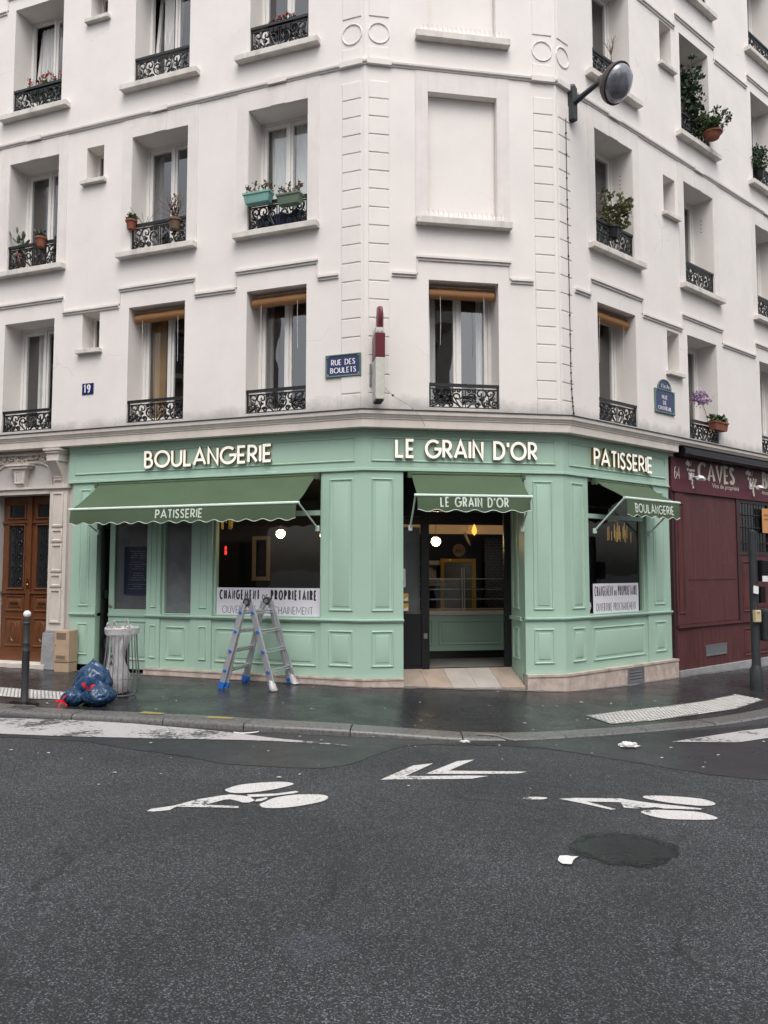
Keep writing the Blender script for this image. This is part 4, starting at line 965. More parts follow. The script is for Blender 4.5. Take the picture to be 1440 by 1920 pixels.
# pilasters: the corner ones are L-shaped
def pilaster(pts, panels, z0=.088, z1=3.05):
    """pts: list of fn(o)->plan point along the face"""
    mb = MB()
    for za, zb in ((z0, .8645), (.9185, z1)):
        R = []
        for fn in pts: R.append([fn(o, z) for o, z in ((-.12, za), (SO, za), (SO, zb), (-.12, zb))])
        mb.rings(R, True, True, True)
    for F, a, b in panels:
        w = b - a; inn = .065 if w > .25 else (.045 if w > .14 else 0)
        mold(mb, F, a, b, 1.03, 2.95, SO, inn, 1 if w > .14 else .7); mold(mb, F, a, b, .24, .755, SO, inn, 1 if w > .14 else .7)
    return mb.build('pilaster', G_, shop, smooth=30)
fa = lambda u: (lambda o, z: A.pt(u, z, o)); fb = lambda u: (lambda o, z: B.pt(u, z, o)); fc = lambda u: (lambda o, z: Cf.pt(u, z, o)); k1 = lambda o, z: corner(1, o, z); k2 = lambda o, z: corner(2, o, z)
pilaster([fa(.66), k1, fb(.57)], [(A, .15, .53), (B, .10, .425)])
pilaster([fb(2.40), k2, fc(.60)], [(B, 2.53, 2.845), (Cf, .16, .48)])
pilaster([fa(2.50), fa(2.875)], [(A, 2.585, 2.72)])
pilaster([fa(3.44), fa(3.70)], [(A, 3.51, 3.63)])
pilaster([fa(4.69), fa(5.20)], [(A, 4.83, 5.04)])
pilaster([fc(2.235), fc(2.94)], [(Cf, 2.42, 2.76)])
# returns of the pilasters
mb = MB(); mb.box8([A.pt(5.202, -.1, -.1), A.pt(5.27, -.1, -.1), A.pt(5.27, -.1, -.002), A.pt(5.202, -.1, -.002), A.pt(5.202, 3.05, -.1), A.pt(5.27, 3.05, -.1), A.pt(5.27, 3.05, -.002), A.pt(5.202, 3.05, -.002)])
mb.build('return_panel', G_, shop); mb = MB()
# deep return of the corner doorway
def return_wall(F, u, o0, o1, side):
    pts = [F.pt(u, 0, o0), F.pt(u, 0, o1)]
    fr = Face((pts[0].x, pts[0].y), ((pts[1] - pts[0]).normalized().x, (pts[1] - pts[0]).normalized().y), (F.t.x * side, F.t.y * side)); return fr, (pts[1] - pts[0]).length
Rw, ln = return_wall(B, 2.399, -.12, -.60, -1)
mb.fbox(Rw, 0, ln, -.05, 3.05, -.06, 0.0)
mold(mb, Rw, .12, ln - .10, 1.03, 2.95, .0, .05); mold(mb, Rw, .12, ln - .10, .28, .755, .0, .05); mb.fbox(Rw, -.0, ln, .865, .918, .0, .03)
mb.build('return_panel', G_, shop, smooth=30); mb = MB()
Rw2, ln2 = return_wall(B, .571, -.12, -.60, 1); mb.fbox(Rw2, 0, ln2, -.05, 3.05, -.06, 0)
mb.build('return_panel', G_, shop, smooth=30)
# stall risers with framed panels under the windows
for F, a, b, panels in ((A, .662, 2.498, [(.74, 2.44)]), (A, 2.877, 3.438, [(2.98, 3.34)]), (Cf, .602, 2.233, [(.70, 2.14)])):
    mb = MB(); mb.fbox(F, a, b, .087, .8645, -.12, .012)
    for p, q in panels: mold(mb, F, p, q, .22, .74, .012, .07)
    mb.build('stall_riser', G_, shop, smooth=30)
# shop windows: frame > pane
def shopwindow(F, a, b, z0, z1, transom=True, gm='shopglass'):
    mb = MB(); w = .035; o0, o1 = -.10, -.02
    mb.fbox(F, a, a + w, z0, z1, o0, o1); mb.fbox(F, b - w, b, z0, z1, o0, o1); mb.fbox(F, a + w, b - w, z1 - w, z1, o0, o1); mb.fbox(F, a + w, b - w, z0, z0 + .02, o0, o1)
    if transom: mb.fbox(F, a + w, b - w, 2.43, 2.50, o0, o1 + .01)
    o = mb.build('window', G_, shop)
    g = MB()
    for c, d in (((z0 + .02, 2.43), (2.50, z1 - w)) if transom else ((z0 + .02, z1 - w),)):
        g.quad(F.pt(a + w, c, -.06), F.pt(b - w, c, -.06), F.pt(b - w, d, -.06), F.pt(a + w, d, -.06))
    g.build('pane', M[gm], o); return o
w1 = shopwindow(A, .662, 2.498, .920, 3.05); w2 = shopwindow(A, 2.877, 3.438, .920, 3.05, False); w3 = shopwindow(Cf, .602, 2.233, .920, 3.05)
g = MB(); wavy(g, A, 2.915, 3.40, .945, 2.42, -.085, .006, 2, 3); 
pm = mat('kraft_grey', (.25, .25, .26), .85, var=.22, vs=3)
g.build('paper_lining', pm, w2, smooth=True)
g = MB(); wavy(g, A, 2.915, 3.40, 2.43, 3.0, -.085, .006, 2, 5); g.build('paper_lining', mat('paper_dark', (.12, .12, .128), .8, var=.2), w2, smooth=True)
# side door on the left street: leaf standing ajar in a dark opening
mb = MB(); o = -.16
wall_with_holes(mb, A, 3.71, 4.585, .02, 2.62, [(3.80, 4.485, .98, 2.50, .04)], o); mb.fbox(A, 3.71, 4.585, .02, .96, o - .045, o - .02)
mb.fbox(A, 3.705, 4.65, 2.64, 3.05, -.19, -.06); mb.fbox(A, 4.577, 4.584, .02, 2.62, o - .045, o - .001)
mold(mb, A, 3.80, 4.48, .16, .80, o, .06); mb.fbox(A, 3.71, 4.58, .865, .905, o - .01, o + .022)
dr = mb.build('door', G_, shop, smooth=30)
MB().quad(A.pt(3.80, .98, o - .02), A.pt(4.485, .98, o - .02), A.pt(4.485, 2.50, o - .02), A.pt(3.80, 2.50, o - .02)).build('pane', M['shopglass'], dr)
MB().quad(A.pt(3.72, .95, o - .05), A.pt(4.56, .95, o - .05), A.pt(4.56, 2.55, o - .05), A.pt(3.72, 2.55, o - .05)).build('grey_backing', mat('board_grey', (.16, .16, .17), .7, var=.1), dr)
MB().lathe([(0, 0), (.030, .004), (.032, .014), (.02, .02), (0, .021)], A.pt(4.535, 1.03, o), 14, Matrix(((A.t.x, 0, A.n.x), (A.t.y, 0, A.n.y), (0, 1, 0)))).build('handle', M['steel'], dr, smooth=40)
g = MB(); g.fbox(A, 4.50, 4.655, -.05, 3.04, -.9, -.30); g.fbox(A, 4.635, 4.658, .02, 3.04, -.29, -.05);  # black block fills the gap, standing in for the unlit interior; then the jamb
for z in (.35, 1.15, 2.3): g.fbox(A, 4.60, 4.634, z, z + .14, -.19, -.10)
g.build('jamb_and_dark_gap', M['black'], shop)
# corner doorway: black sliding frame with a fixed glazed leaf
mb = MB(); o0, o1 = -.66, -.60
mb.fbox(B, 2.29, 2.40, -.02, 3.05, o0, o1); mb.fbox(B, .57, 2.29, 2.52, 3.05, o0, o1)
mb.fbox(B, .57, .61, .10, 2.52, o0, o1); mb.fbox(B, .97, 1.09, .10, 2.52, o0, o1 + .02); mb.fbox(B, .61, .97, .10, .955, o0, o1); mb.fbox(B, .61, .97, 2.44, 2.52, o0, o1)
mb.fbox(B, .63, .95, .18, .86, o1 - .002, o1 + .012)
df = mb.build('door', M['black'], shop)
MB().quad(B.pt(.61, .955, -.63), B.pt(.97, .955, -.63), B.pt(.97, 2.44, -.63), B.pt(.61, 2.44, -.63)).build('pane', M['shopglass'], df)
MB().fbox(B, .612, .968, .957, 2.28, -.70, -.69).build('grey_backing', mat('reflection_grey', (.20, .20, .205), .6, var=.12, vs=2), df)  # grey panel added behind the pane, standing in for its reflection
g = MB(); g.fbox(B, 1.00, 1.055, .58, .66, o1 + .02, o1 + .03); g.build('lock', M['steel'], df)
# tiled threshold ramp
mb = MB(); nt = 5
for i in range(nt):
    a = .575 + 1.82 * i / nt; b = .575 + 1.82 * (i + 1) / nt - .004; mb.mi = 1 if i in (2, 3) else 0
    sk = lambda u, f: u
    for j, (oa, ob, za, zb) in enumerate(((.03, -.28, -.055, .035), (-.284, -.60, .037, .125))):
        zs = lambda u: -.035 * (u - .575) / 1.82
        mb.box8([B.pt(a, za - .3 + zs(a), oa), B.pt(b, za - .3 + zs(b), oa), B.pt(b, zb - .3, ob), B.pt(a, zb - .3, ob), B.pt(a, za + zs(a), oa), B.pt(b, za + zs(b), oa), B.pt(b, zb, ob), B.pt(a, zb, ob)])
mb.build('threshold', [M['tile'], M['tile_pale']], shop)
# lettering of the fascia: each letter a raised brass-sided piece
def sign_word(txt, F, ustart, z0, h, width, wt, gap, label, group):
    t = thing('sign_lettering', label, 'sign', tuple(F.pt(ustart + F.sgn * width / 2, z0, .05)), group)
    sx = fit_sx(txt, h, gap, width); x = 0; xf = fmap(F, ustart, z0, .058)
    for ch in txt:
        if ch == ' ': x += .34 * h * max(sx, .6) + gap; continue
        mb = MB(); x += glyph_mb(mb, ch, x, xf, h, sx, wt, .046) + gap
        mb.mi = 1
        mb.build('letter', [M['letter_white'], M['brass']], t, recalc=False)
    return t
g_ = 'raised letters on the bakery fascia'
sign_word('BOULANGERIE', A, 3.725, 3.258, .24, 2.26, .041, .060, 'raised white letters reading BOULANGERIE on the green fascia', None)
sign_word("LE GRAIN D'OR", B, .46, 3.262, .24, 2.12, .041, .058, "raised white letters reading LE GRAIN D'OR above the corner doorway", None)
sign_word('PATISSERIE', Cf, .70, 3.262, .24, 1.63, .041, .058, 'raised white letters with gold sides reading PATISSERIE on the green fascia', None)
# awnings
def awning(F, u0, u1, zt, off, zb, zv, txt, h, wtxt, label, nsc):
    t = thing('awning', label, 'awning', tuple(F.pt((u0 + u1) / 2, zt, .06)))
    mb = MB(); nu = max(12, int((u1 - u0) * 10)); nv = 8; r = random.Random(nsc)
    R = []
    for j in range(nv + 1):
        v = j / nv; row = []
        for i in range(nu + 1):
            u = u0 + (u1 - u0) * i / nu
            sag = -.018 * sin(pi * v) + (.024 * noise.noise((u * 1.3 + v * 1.9, v * 1.1, nsc)) + .008 * noise.noise((u * 6 + v * 5, v * 2, nsc))) * sin(pi * v)
            row.append(F.pt(u, zt + (zb - zt) * v + sag, .065 + (off - .065) * v))
        R.append(row)
    bk = [[q - V3((0, 0, .005)) for q in row] for row in R]
    mb.rings(R, False); mb.rings(bk, False)
    mb.build('canopy', M['awning'], t, smooth=True)
    # scalloped valance
    mb = MB(); N = nsc * 10; top, bot, trim = [], [], []
    def lowz(s): return zv - .034 * (1 - cos(2 * pi * s * nsc)) * .5
    for i in range(N + 1):
        s = i / N; u = u0 + (u1 - u0) * s; wob = .010 * sin(s * 17 + nsc) + .006 * noise.noise((s * 14, nsc, 0))
        top.append(F.pt(u, zb - .02, off + .012)); bot.append(F.pt(u, lowz(s), off + .03 + wob)); 
    mid = [a.lerp(b, .5) + F.n * .004 for a, b in zip(top, bot)]
    mb.rings([top, mid, bot], False); mb.rings([[q - F.n * .004 for q in rr] for rr in (top, mid, bot)], False)
    mb.build('valance', M['awning'], t, smooth=True)
    mb = MB(); mb.tube([q + F.n * .001 for q in bot], .0055, 5); mb.build('valance_trim', M['awning_trim'], t, smooth=True)
    mb = MB(); e = .04
    mb.tube([F.pt(u0 - e, zb, off), F.pt(u1 + e, zb, off)], .022, 8); mb.build('front_bar', M['mint_metal'], t, smooth=40)
    mb = MB(); mb.tube([F.pt(u0, zt - .006, .07), F.pt(u1, zt - .006, .07)], .024, 8)
    for uu in (u0 - .03, u1 + .03): mb.fbox(F, uu - .03, uu + .03, zt - .07, zt + .03, .036, .12)
    mb.build('roller', M['awning'], t, smooth=40)
    for uu in (u0 - .02, u1 + .02):
        mb = MB(); mb.tube([F.pt(uu, 2.24, .06), F.pt(uu, zb - .005, off - .01)], .014, 8); mb.fbox(F, uu - .025, uu + .025, 2.19, 2.27, .036, .075); mb.build('arm', M['mint_metal'], t, smooth=40)
    c = (u0 + u1) / 2; wd = wtxt; us = c - F.sgn * wd / 2
    if txt == 'PATISSERIE': us = 3.045
    sx = fit_sx(txt, h, .035, wd)
    z_ = zv + .045
    def xf(x, y, d):
        u = us + F.sgn * x; s = (u - u0) / (u1 - u0); v = (zb - .02 - (z_ + y)) / (zb - .02 - lowz(s)); wob = .010 * sin(s * 17 + nsc) + .006 * noise.noise((s * 14, nsc, 0))
        return F.pt(u, z_ + y, off + .012 + (.018 + wob) * v + .004 * min(1, 2 * min(v, 1 - v)) + .004 + d)
    word_mesh(txt, xf, h, sx, .021, .035, .001, parent=t, m=M['awning_trim'])
    return t
awning(A, .73, 4.64, 3.02, .70, 2.56, 2.345, 'PATISSERIE', .118, .80, 'wide green awning reading PATISSERIE over the side window and door', 15)
awning(B, .69, 2.34, 3.025, .46, 2.67, 2.47, "LE GRAIN D'OR", .125, .98, "small green awning reading LE GRAIN D'OR over the corner doorway", 6)
awning(Cf, .76, 2.27, 3.02, .60, 2.71, 2.46, 'BOULANGERIE', .125, 1.08, 'small green awning reading BOULANGERIE above the right window', 6)
# change-of-ownership posters inside the glass
def ownership_poster(F, u_left, u_right, z0, z1, label, o=-.045, wk=.185):
    t = thing('poster', label, 'poster', tuple(F.pt((u_left + u_right) / 2, z0, o)))
    mb = MB(); mb.fbox(F, min(u_left, u_right), max(u_left, u_right), z0, z1, o - .004, o); mb.build('sheet', M['poster'], t)
    s = F.sgn; W_ = abs(u_right - u_left); H_ = z1 - z0
    h1 = H_ * .30; xa = .04 * W_
    def put(txt, x0, w, zz, h, wt): word_mesh(txt, fmap(F, u_left + s * x0, zz, o + .0005), h, fit_sx(txt, h, wt * 1.3 + .009, w), wt, wt * 1.3 + .009, .0012, parent=t, m=M['ink'])
    put('CHANGEMENT', .035 * W_, .385 * W_, z0 + H_ * .60, h1, h1 * wk); put('DE', .455 * W_, .048 * W_, z0 + H_ * .60, h1 * .5, h1 * .085); put('PROPRIETAIRE', .54 * W_, .42 * W_, z0 + H_ * .60, h1, h1 * wk)
    put('OUVERTURE', .06 * W_, .33 * W_, z0 + H_ * .10, h1 * .82, h1 * .055); put('PROCHAINEMENT', .435 * W_, .495 * W_, z0 + H_ * .10, h1 * .82, h1 * .055)
ownership_poster(A, 2.455, .70, .925, 1.352, 'white poster announcing a change of owner in the window behind the ladder', -.040)
ownership_poster(Cf, .80, 2.06, .925, 1.405, 'white poster announcing a change of owner in the right side window', -.040, .105)
# stickers on the glazed leaf
def flat(name, F, u0, u1, z0, z1, o, m, label, cat, extra=None):
    t = thing(name, label, cat, tuple(F.pt((u0 + u1) / 2, z0, o)))
    MB().fbox(F, u0, u1, z0, z1, o - .003, o).build('sheet', m, t)
    if extra: extra(t, F, u0, u1, z0, z1, o)
    return t
def ex1(t, F, a, b, c, d, o):
    mb = MB(); mb.fbox(F, a + .02, b - .03, c + .03, c + .11, o + .0004, o + .0012); mb.lathe([(0, 0), (.018, .001), (0, .002)], F.pt((a + b) / 2, d - .05, o + .001), 10, Matrix(((F.t.x, 0, F.n.x), (F.t.y, 0, F.n.y), (0, 1, 0))))
    mb.build('print', M['blue_enamel'], t)
flat('sticker', B, .625, .725, 1.36, 1.64, -.598, M['white'], 'white notice with a blue print stuck on the black glazed door leaf', 'sticker', ex1)
def ex2(t, F, a, b, c, d, o):
    MB().poly([F.pt(a + .05, c + .01, o + .001), F.pt(b - .01, c + .01, o + .001), F.pt(b - .01, c + .06, o + .001), F.pt(a + .09, c + .045, o + .001)]).build('print', M['white'], t)
flat('sticker', B, .625, .770, 1.145, 1.265, -.598, M['yellow'], 'upper of two yellow square stickers on the black glazed door leaf', 'sticker', ex2)
flat('sticker', B, .625, .770, .995, 1.115, -.598, M['yellow'], 'lower of two yellow square stickers on the black glazed door leaf', 'sticker', ex2)
# menu board behind the side door glass
t = thing('menu_board', 'dark blue menu board with pale writing behind the side door glass', 'menu board', tuple(A.pt(4.05, 1.3, -.2)))
MB().fbox(A, 3.80, 4.30, 1.23, 1.99, -.205, -.19).build('board', mat('board_blue', (.016, .026, .062), .4, var=.3, vs=5), t)
mb = MB(); mb.frect(A, 3.79, 4.31, 1.22, 2.0, [(0, -.2), (0, -.183), (.015, -.183), (.015, -.19)]); mb.build('frame', mat('blue_frame', (.02, .04, .12), .5), t)
mb = MB(); r_ = random.Random(5)
for i in range(18):
    z = 1.92 - i * .036
    if i in (4, 9, 14): continue
    w = r_.uniform(.08, .19); x = 4.05 + r_.uniform(-.02, .02)
    while w > .02:
        mb.fbox(A, x - w, x - w + r_.uniform(.01, .022), z, z + .009, -.1899, -.1895); w -= .03
        mb.fbox(A, x + w, x + w + r_.uniform(.01, .022), z, z + .009, -.1899, -.1895)
mb.build('writing', mat('chalk', (.25, .28, .36), .8), t)
# round sticker low in the right window
t = thing('sticker', 'round white sticker low in the corner of the right side window', 'sticker', tuple(Cf.pt(.68, 1.0, -.05)))
MF = Matrix(((Cf.t.x, 0, Cf.n.x), (Cf.t.y, 0, Cf.n.y), (0, 1, 0)))
MB().lathe([(0, 0), (.075, 0), (.075, .002), (0, .0021)], Cf.pt(.685, 1.06, -.056), 24, MF).build('sheet', M['white'], t)
mb = MB(); mb.tube([Cf.pt(.685 + .055 * cos(a), 1.06 + .055 * sin(a), -.0535) for a in [2 * pi * k / 24 for k in range(24)]], .004, 5, closed=True); mb.fbox(Cf, .665, .705, 1.03, 1.09, -.0538, -.053); mb.build('print', M['ink'], t)
# ventilation grille in the plinth
t = thing('vent_grille', 'grey louvred metal vent set into the stone plinth', 'vent', tuple(Cf.pt(1.72, -.2, .1)))
mb = MB(); mb.frect(Cf, 1.50, 1.945, -.205, .045, [(0, .086), (0, .112), (.035, .112), (.04, .09)]); mb.build('frame', M['steel'], t)
mb = MB()
for i in range(4): z = -.16 + i * .048; mb.box8([Cf.pt(1.54, z, .088), Cf.pt(1.905, z, .088), Cf.pt(1.905, z - .012, .112), Cf.pt(1.54, z - .012, .112), Cf.pt(1.54, z + .034, .088), Cf.pt(1.905, z + .034, .088), Cf.pt(1.905, z + .022, .108), Cf.pt(1.54, z + .022, .108)])
mb.build('louvre', M['steel'], t)

# ---------------------------------------------------------------- inside the bakery
def bB(u, d): return B.pt(u, 0, -d)
PL = [A.pt(4.5, 0, -.95), A.pt(3.4, 0, -.13), corner(1, -.13), corner(2, -.13), Cf.pt(2.9, 0, -.13), bB(5.9, 5.0), bB(-4.3, 5.0)]
PF = PL[:3] + [B.pt(.57, 0, -.13), B.pt(.57, 0, -.655), B.pt(2.40, 0, -.655), B.pt(2.40, 0, -.13)] + PL[3:]
mb = MB(); mb.poly([q + V3((0, 0, .13)) for q in PF]); mb.mi = 1; mb.poly([q + V3((0, 0, 3.04)) for q in PL[::-1]])
mb.mi = 2
for a, b in ((4, 5), (5, 6), (6, 0)): p, q = PL[a], PL[b]; mb.quad(p + V3((0, 0, -.1)), q + V3((0, 0, -.1)), q + V3((0, 0, 3.04)), p + V3((0, 0, 3.04)))
mb.build('shop_room', [mat('shopfloor', (.20, .19, .18), .35, var=.2, vs=2), M['darkgrey'], M['navy']], shop, recalc=False)
# back wall fittings (part of the shop): tan band, tiled pier
BK = Face(tuple(B.pt(0, 0, -4.98))[:2], (B.t.x, B.t.y), (B.n.x, B.n.y))
def brick(name, c1, c2, mort):
    m = bpy.data.materials.new(name); m.use_nodes = True; N = m.node_tree.nodes; L = m.node_tree.links; b = N['Principled BSDF']; b.inputs['Roughness'].default_value = .25
    tc = N.new('ShaderNodeTexCoord'); mp = N.new('ShaderNodeMapping'); mp.inputs['Rotation'].default_value = (radians(90), 0, 0); L.new(tc.outputs['Object'], mp.inputs[0])
    bt = N.new('ShaderNodeTexBrick'); bt.inputs['Color1'].default_value = (*c1, 1); bt.inputs['Color2'].default_value = (*c2, 1); bt.inputs['Mortar'].default_value = (*mort, 1); bt.inputs['Scale'].default_value = 4.2; bt.inputs['Mortar Size'].default_value = .018
    L.new(mp.outputs[0], bt.inputs['Vector']); L.new(bt.outputs[0], b.inputs['Base Color']); return m
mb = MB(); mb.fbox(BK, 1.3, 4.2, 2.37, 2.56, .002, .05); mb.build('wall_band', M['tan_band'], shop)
mb = MB(); mb.fbox(BK, 3.25, 4.1, .13, 2.30, .001, .12); mb.build('tiled_pier', brick('black_tiles', (.012, .012, .014), (.02, .02, .022), (.12, .12, .125)), shop)
mb = MB(); mb.fbox(BK, 1.45, 2.02, .13, 2.30, .001, .10); mb.build('tiled_pier', brick('brown_tiles', (.06, .035, .02), (.09, .05, .03), (.2, .16, .12)), shop)
# display counter
t = thing('display_counter', 'long green panelled counter with a glass display case inside the doorway', 'counter', tuple(B.pt(2.0, .13, -1.8)))
mb = MB(); mb.fbox(B, .2, 4.2, .26, .86, -2.5, -1.8); mold(mb, B, 1.52, 2.65, .36, .77, -1.8, .06); mold(mb, B, .5, 1.42, .36, .77, -1.8, .06); mb.build('counter_base', G_, t, smooth=30)
MB().fbox(B, .22, 4.15, .13, .259, -2.45, -1.86).build('toe_kick', M['black'], t)
MB().fbox(B, .18, 4.22, .862, .93, -2.55, -1.77).build('counter_top', M['cream'], t, bevel=.006)
mb = MB()
for u0, u1 in ((.3, 1.93), (1.99, 4.1)): mb.quad(B.pt(u0, .932, -1.80), B.pt(u1, .932, -1.80), B.pt(u1, 1.46, -1.86), B.pt(u0, 1.46, -1.86))
mb.build('case_glass', M['clearglass'], t)
mb = MB()
for z in (1.11, 1.28, 1.455): mb.fbox(B, .3, 4.1, z, z + .012, -2.3, -1.88)
for u in (.3, 1.94, 1.98, 4.08): mb.tube([B.pt(u, .93, -1.81), B.pt(u, 1.66, -1.84)], .012, 6)
mb.build('case_shelf', mat('shelf_steel', (.55, .55, .56), .35, metal=.3, var=.1), t)
# fridge with a yellow frame against the back wall
t = thing('display_fridge', 'glass fronted fridge with a yellow frame behind the counter', 'fridge', tuple(B.pt(2.55, .13, -4.5)))
mb = MB(); mb.fbox(B, 2.2, 2.92, .132, 1.83, -4.9, -4.45); mb.build('cabinet', M['darkgrey'], t)
mb = MB(); mb.frect(B, 2.19, 2.93, .30, 1.84, [(0, -4.46), (0, -4.43), (.07, -4.43), (.08, -4.449)]); mb.build('frame', M['yellow'], t)
MB().quad(B.pt(2.27, .4, -4.445), B.pt(2.85, .4, -4.445), B.pt(2.85, 1.76, -4.445), B.pt(2.27, 1.76, -4.445)).build('pane', mat('fridge_glass', (.16, .17, .17), .2, var=.3, vs=2), t)
t = thing('wall_disc', 'round pale wooden plaque on the dark wall above the yellow framed fridge', 'plaque', tuple(BK.pt(2.72, 2.0, .03)))
MFB = Matrix(((B.t.x, 0, B.n.x), (B.t.y, 0, B.n.y), (0, 1, 0)))
MB().lathe([(0, .02), (.10, .022), (.135, .02), (.14, .01), (.14, 0)], BK.pt(2.72, 2.02, .003), 24, MFB).build('disc', M['tile'], t, smooth=40)
mb = MB()
for i in range(5): mb.tube([BK.pt(2.64 + .02 * i, 1.97 + .025 * (i % 2), .026), BK.pt(2.68 + .025 * i, 2.06 - .01 * i, .026)], .006, 4)
mb.build('motif', M['ink'], t)
t = thing('coffee_machine', 'small chrome coffee machine on the back shelf left of the fridge', 'coffee machine', tuple(B.pt(1.9, 1.35, -4.0)))
mb = MB(); mb.fbox(B, 1.72, 2.05, 1.36, 1.40, -4.3, -3.9); mb.fbox(B, 1.74, 2.03, 1.40, 1.70, -4.3, -4.12); mb.fbox(B, 1.72, 2.05, 1.70, 1.80, -4.3, -3.92); mb.build('body', M['steel'], t, bevel=.012)
mb = MB()
for u in (1.81, 1.96): mb.lathe([(.0, .0), (.03, 0), (.034, .05), (.02, .07)], B.pt(u, 1.62, -4.0), 10); mb.tube([B.pt(u, 1.65, -4.0), B.pt(u, 1.64, -3.86)], .012, 6)
mb.build('portafilter', M['black'], t)
MB().fbox(B, 1.2, 2.15, 1.30, 1.355, -4.95, -3.85).build('x', M['steel'], None)
sh = bpy.data.objects['x']; sh.name = 'back_shelf'; sh.data.name = 'back_shelf'; tag(sh, 'thin steel shelf carrying the coffee machine', 'shelf')
# lamps
M['globe'] = mat('globe', (.8, .75, .65), .3, var=0, emis=(1, .70, .38), es=1.5)
_n = M['globe'].node_tree; _t = _n.nodes.new('ShaderNodeBsdfTransparent'); _t.inputs[0].default_value = (1, .9, .75, 1); _m = _n.nodes.new('ShaderNodeMixShader'); _m.inputs[0].default_value = .45
_n.links.new(_n.nodes['Principled BSDF'].outputs[0], _m.inputs[1]); _n.links.new(_t.outputs[0], _m.inputs[2]); _n.links.new(_m.outputs[0], _n.nodes['Material Output'].inputs[0])
def globe(P, r, label, z_top=3.04):
    t = thing('pendant_lamp', label, 'lamp', (P[0], P[1], P[2]))
    MB().tube([(P[0], P[1], P[2] + r), (P[0], P[1], z_top)], .004, 5).build('cord', M['black'], t)
    MB().lathe([(.0, r + .05), (.022, r + .045), (.026, r - .004), (.03, r - .012)], P, 12).build('socket', M['brass'], t, smooth=40)
    MB().lathe([(r * sin(a), -r * cos(a)) for a in [pi * i / 14 for i in range(15)]], P, 20, cap=False).build('lamp_shade', M['globe'], t, smooth=True)
    MB().lathe([(r * .45 * sin(a), -r * .45 * cos(a)) for a in [pi * i / 10 for i in range(11)]], P, 14, cap=False).build('bulb', M['lampglow'], t, smooth=True)
globe(tuple(B.pt(1.62, 2.12, -2.4)), .085, 'glowing round glass globe lamp hanging inside the corner doorway')
globe(tuple(A.pt(1.76, 2.20, -.80)), .075, 'glowing round globe lamp in the middle of the side window')
globe(tuple(A.pt(.98, 2.16, -.80)), .075, 'glowing globe lamp half hidden by the corner pilaster')
t = thing('pendant_lamp', 'pale oval disc pendant hanging above the counter', 'lamp', tuple(B.pt(2.25, 2.22, -3.0)))
P_ = B.pt(2.36, 2.2, -3.0); MB().tube([P_ + V3((0, 0, .15)), P_ + V3((0, 0, .84))], .004, 5).build('cord', M['black'], t)
MB().lathe([(0, -.02), (.10, -.018), (.15, 0), (.10, .018), (0, .02)], P_, 20, Matrix.Rotation(radians(66), 3, 'Y') @ Matrix.Rotation(.3, 3, 'Z')).build('lamp_shade', M['tile_pale'], t, smooth=40)
t = thing('wall_lamp', 'small flame shaped amber lamp on the back wall band', 'lamp', tuple(BK.pt(3.02, 2.3, .1)))
MB().lathe([(0, 0), (.045, .05), (.055, .11), (.03, .20), (0, .25)], BK.pt(3.02, 2.33, .14), 14).build('lamp_shade', mat('amber', (.5, .3, .05), .4, var=0, emis=(1, .55, .08), es=.9), t, smooth=True)
MB().lathe([(.02, -.03), (.03, 0)], BK.pt(3.02, 2.33, .14), 10).build('bracket', M['brass'], t)
def chandelier(F, u, z, d, n, w, label, sd):
    t = thing('tube_chandelier', label, 'chandelier', tuple(F.pt(u, z + .35, -d))); r = random.Random(sd)
    MB().fbox(F, u - w, u + w, z + .345, z + .37, -d - .1, -d + .1).build('ceiling_plate', M['brass'], t); mb = MB(); 
    for i in range(n): uu = u + r.uniform(-w, w); zz = z + r.uniform(-.03, .10); dd = d + r.uniform(-.09, .09); mb.tube([F.pt(uu, zz, -dd), F.pt(uu, zz + r.uniform(.16, .26), -dd)], .007, 5)
    mb.build('gold_tube', M['gold'], t)
    MB().tube([F.pt(u, z + .37, -d), F.pt(u, 3.04, -d)], .006, 5).build('cord', M['black'], t)
chandelier(A, 2.62, 2.30, .5, 26, .20, 'cluster of hanging gold tubes at the left edge of the side window', 3)
chandelier(Cf, 2.42, 2.12, .6, 24, .26, 'cluster of hanging gold tubes in the right side window', 4)
# furniture glimpsed through the panes
t = thing('red_lantern', 'small red glowing light behind the left edge of the side window', 'lamp', tuple(A.pt(2.60, 1.9, -.6)))
MB().lathe([(0, 0), (.018, .01), (.024, .05), (.012, .075), (.022, .10), (.014, .14), (0, .15)], A.pt(2.62, 1.86, -.55), 10).build('lamp_shade', mat('red_glow', (.5, .02, .02), .4, var=0, emis=(1, .05, .03), es=.8), t, smooth=True)
MB().tube([A.pt(2.62, 2.03, -.55), A.pt(2.62, 3.03, -.55)], .003, 4).build('cord', M['black'], t)
t = thing('picture_frame', 'tall cream framed mirror standing deep inside the side window', 'mirror', tuple(A.pt(3.2, .2, -2.5)))
mb = MB(); mb.frect(A, 2.86, 3.22, 1.42, 2.24, [(0, -2.5), (0, -2.46), (.06, -2.46), (.07, -2.49)]); mb.build('frame', M['cream'], t)
MB().fbox(A, 2.87, 3.21, 1.43, 2.23, -2.52, -2.495).build('mirror', M['opp_glass'], t)
MB().fbox(A, 2.9, 3.18, .13, 1.42, -2.56, -2.52).build('stand', M['darkgrey'], t)

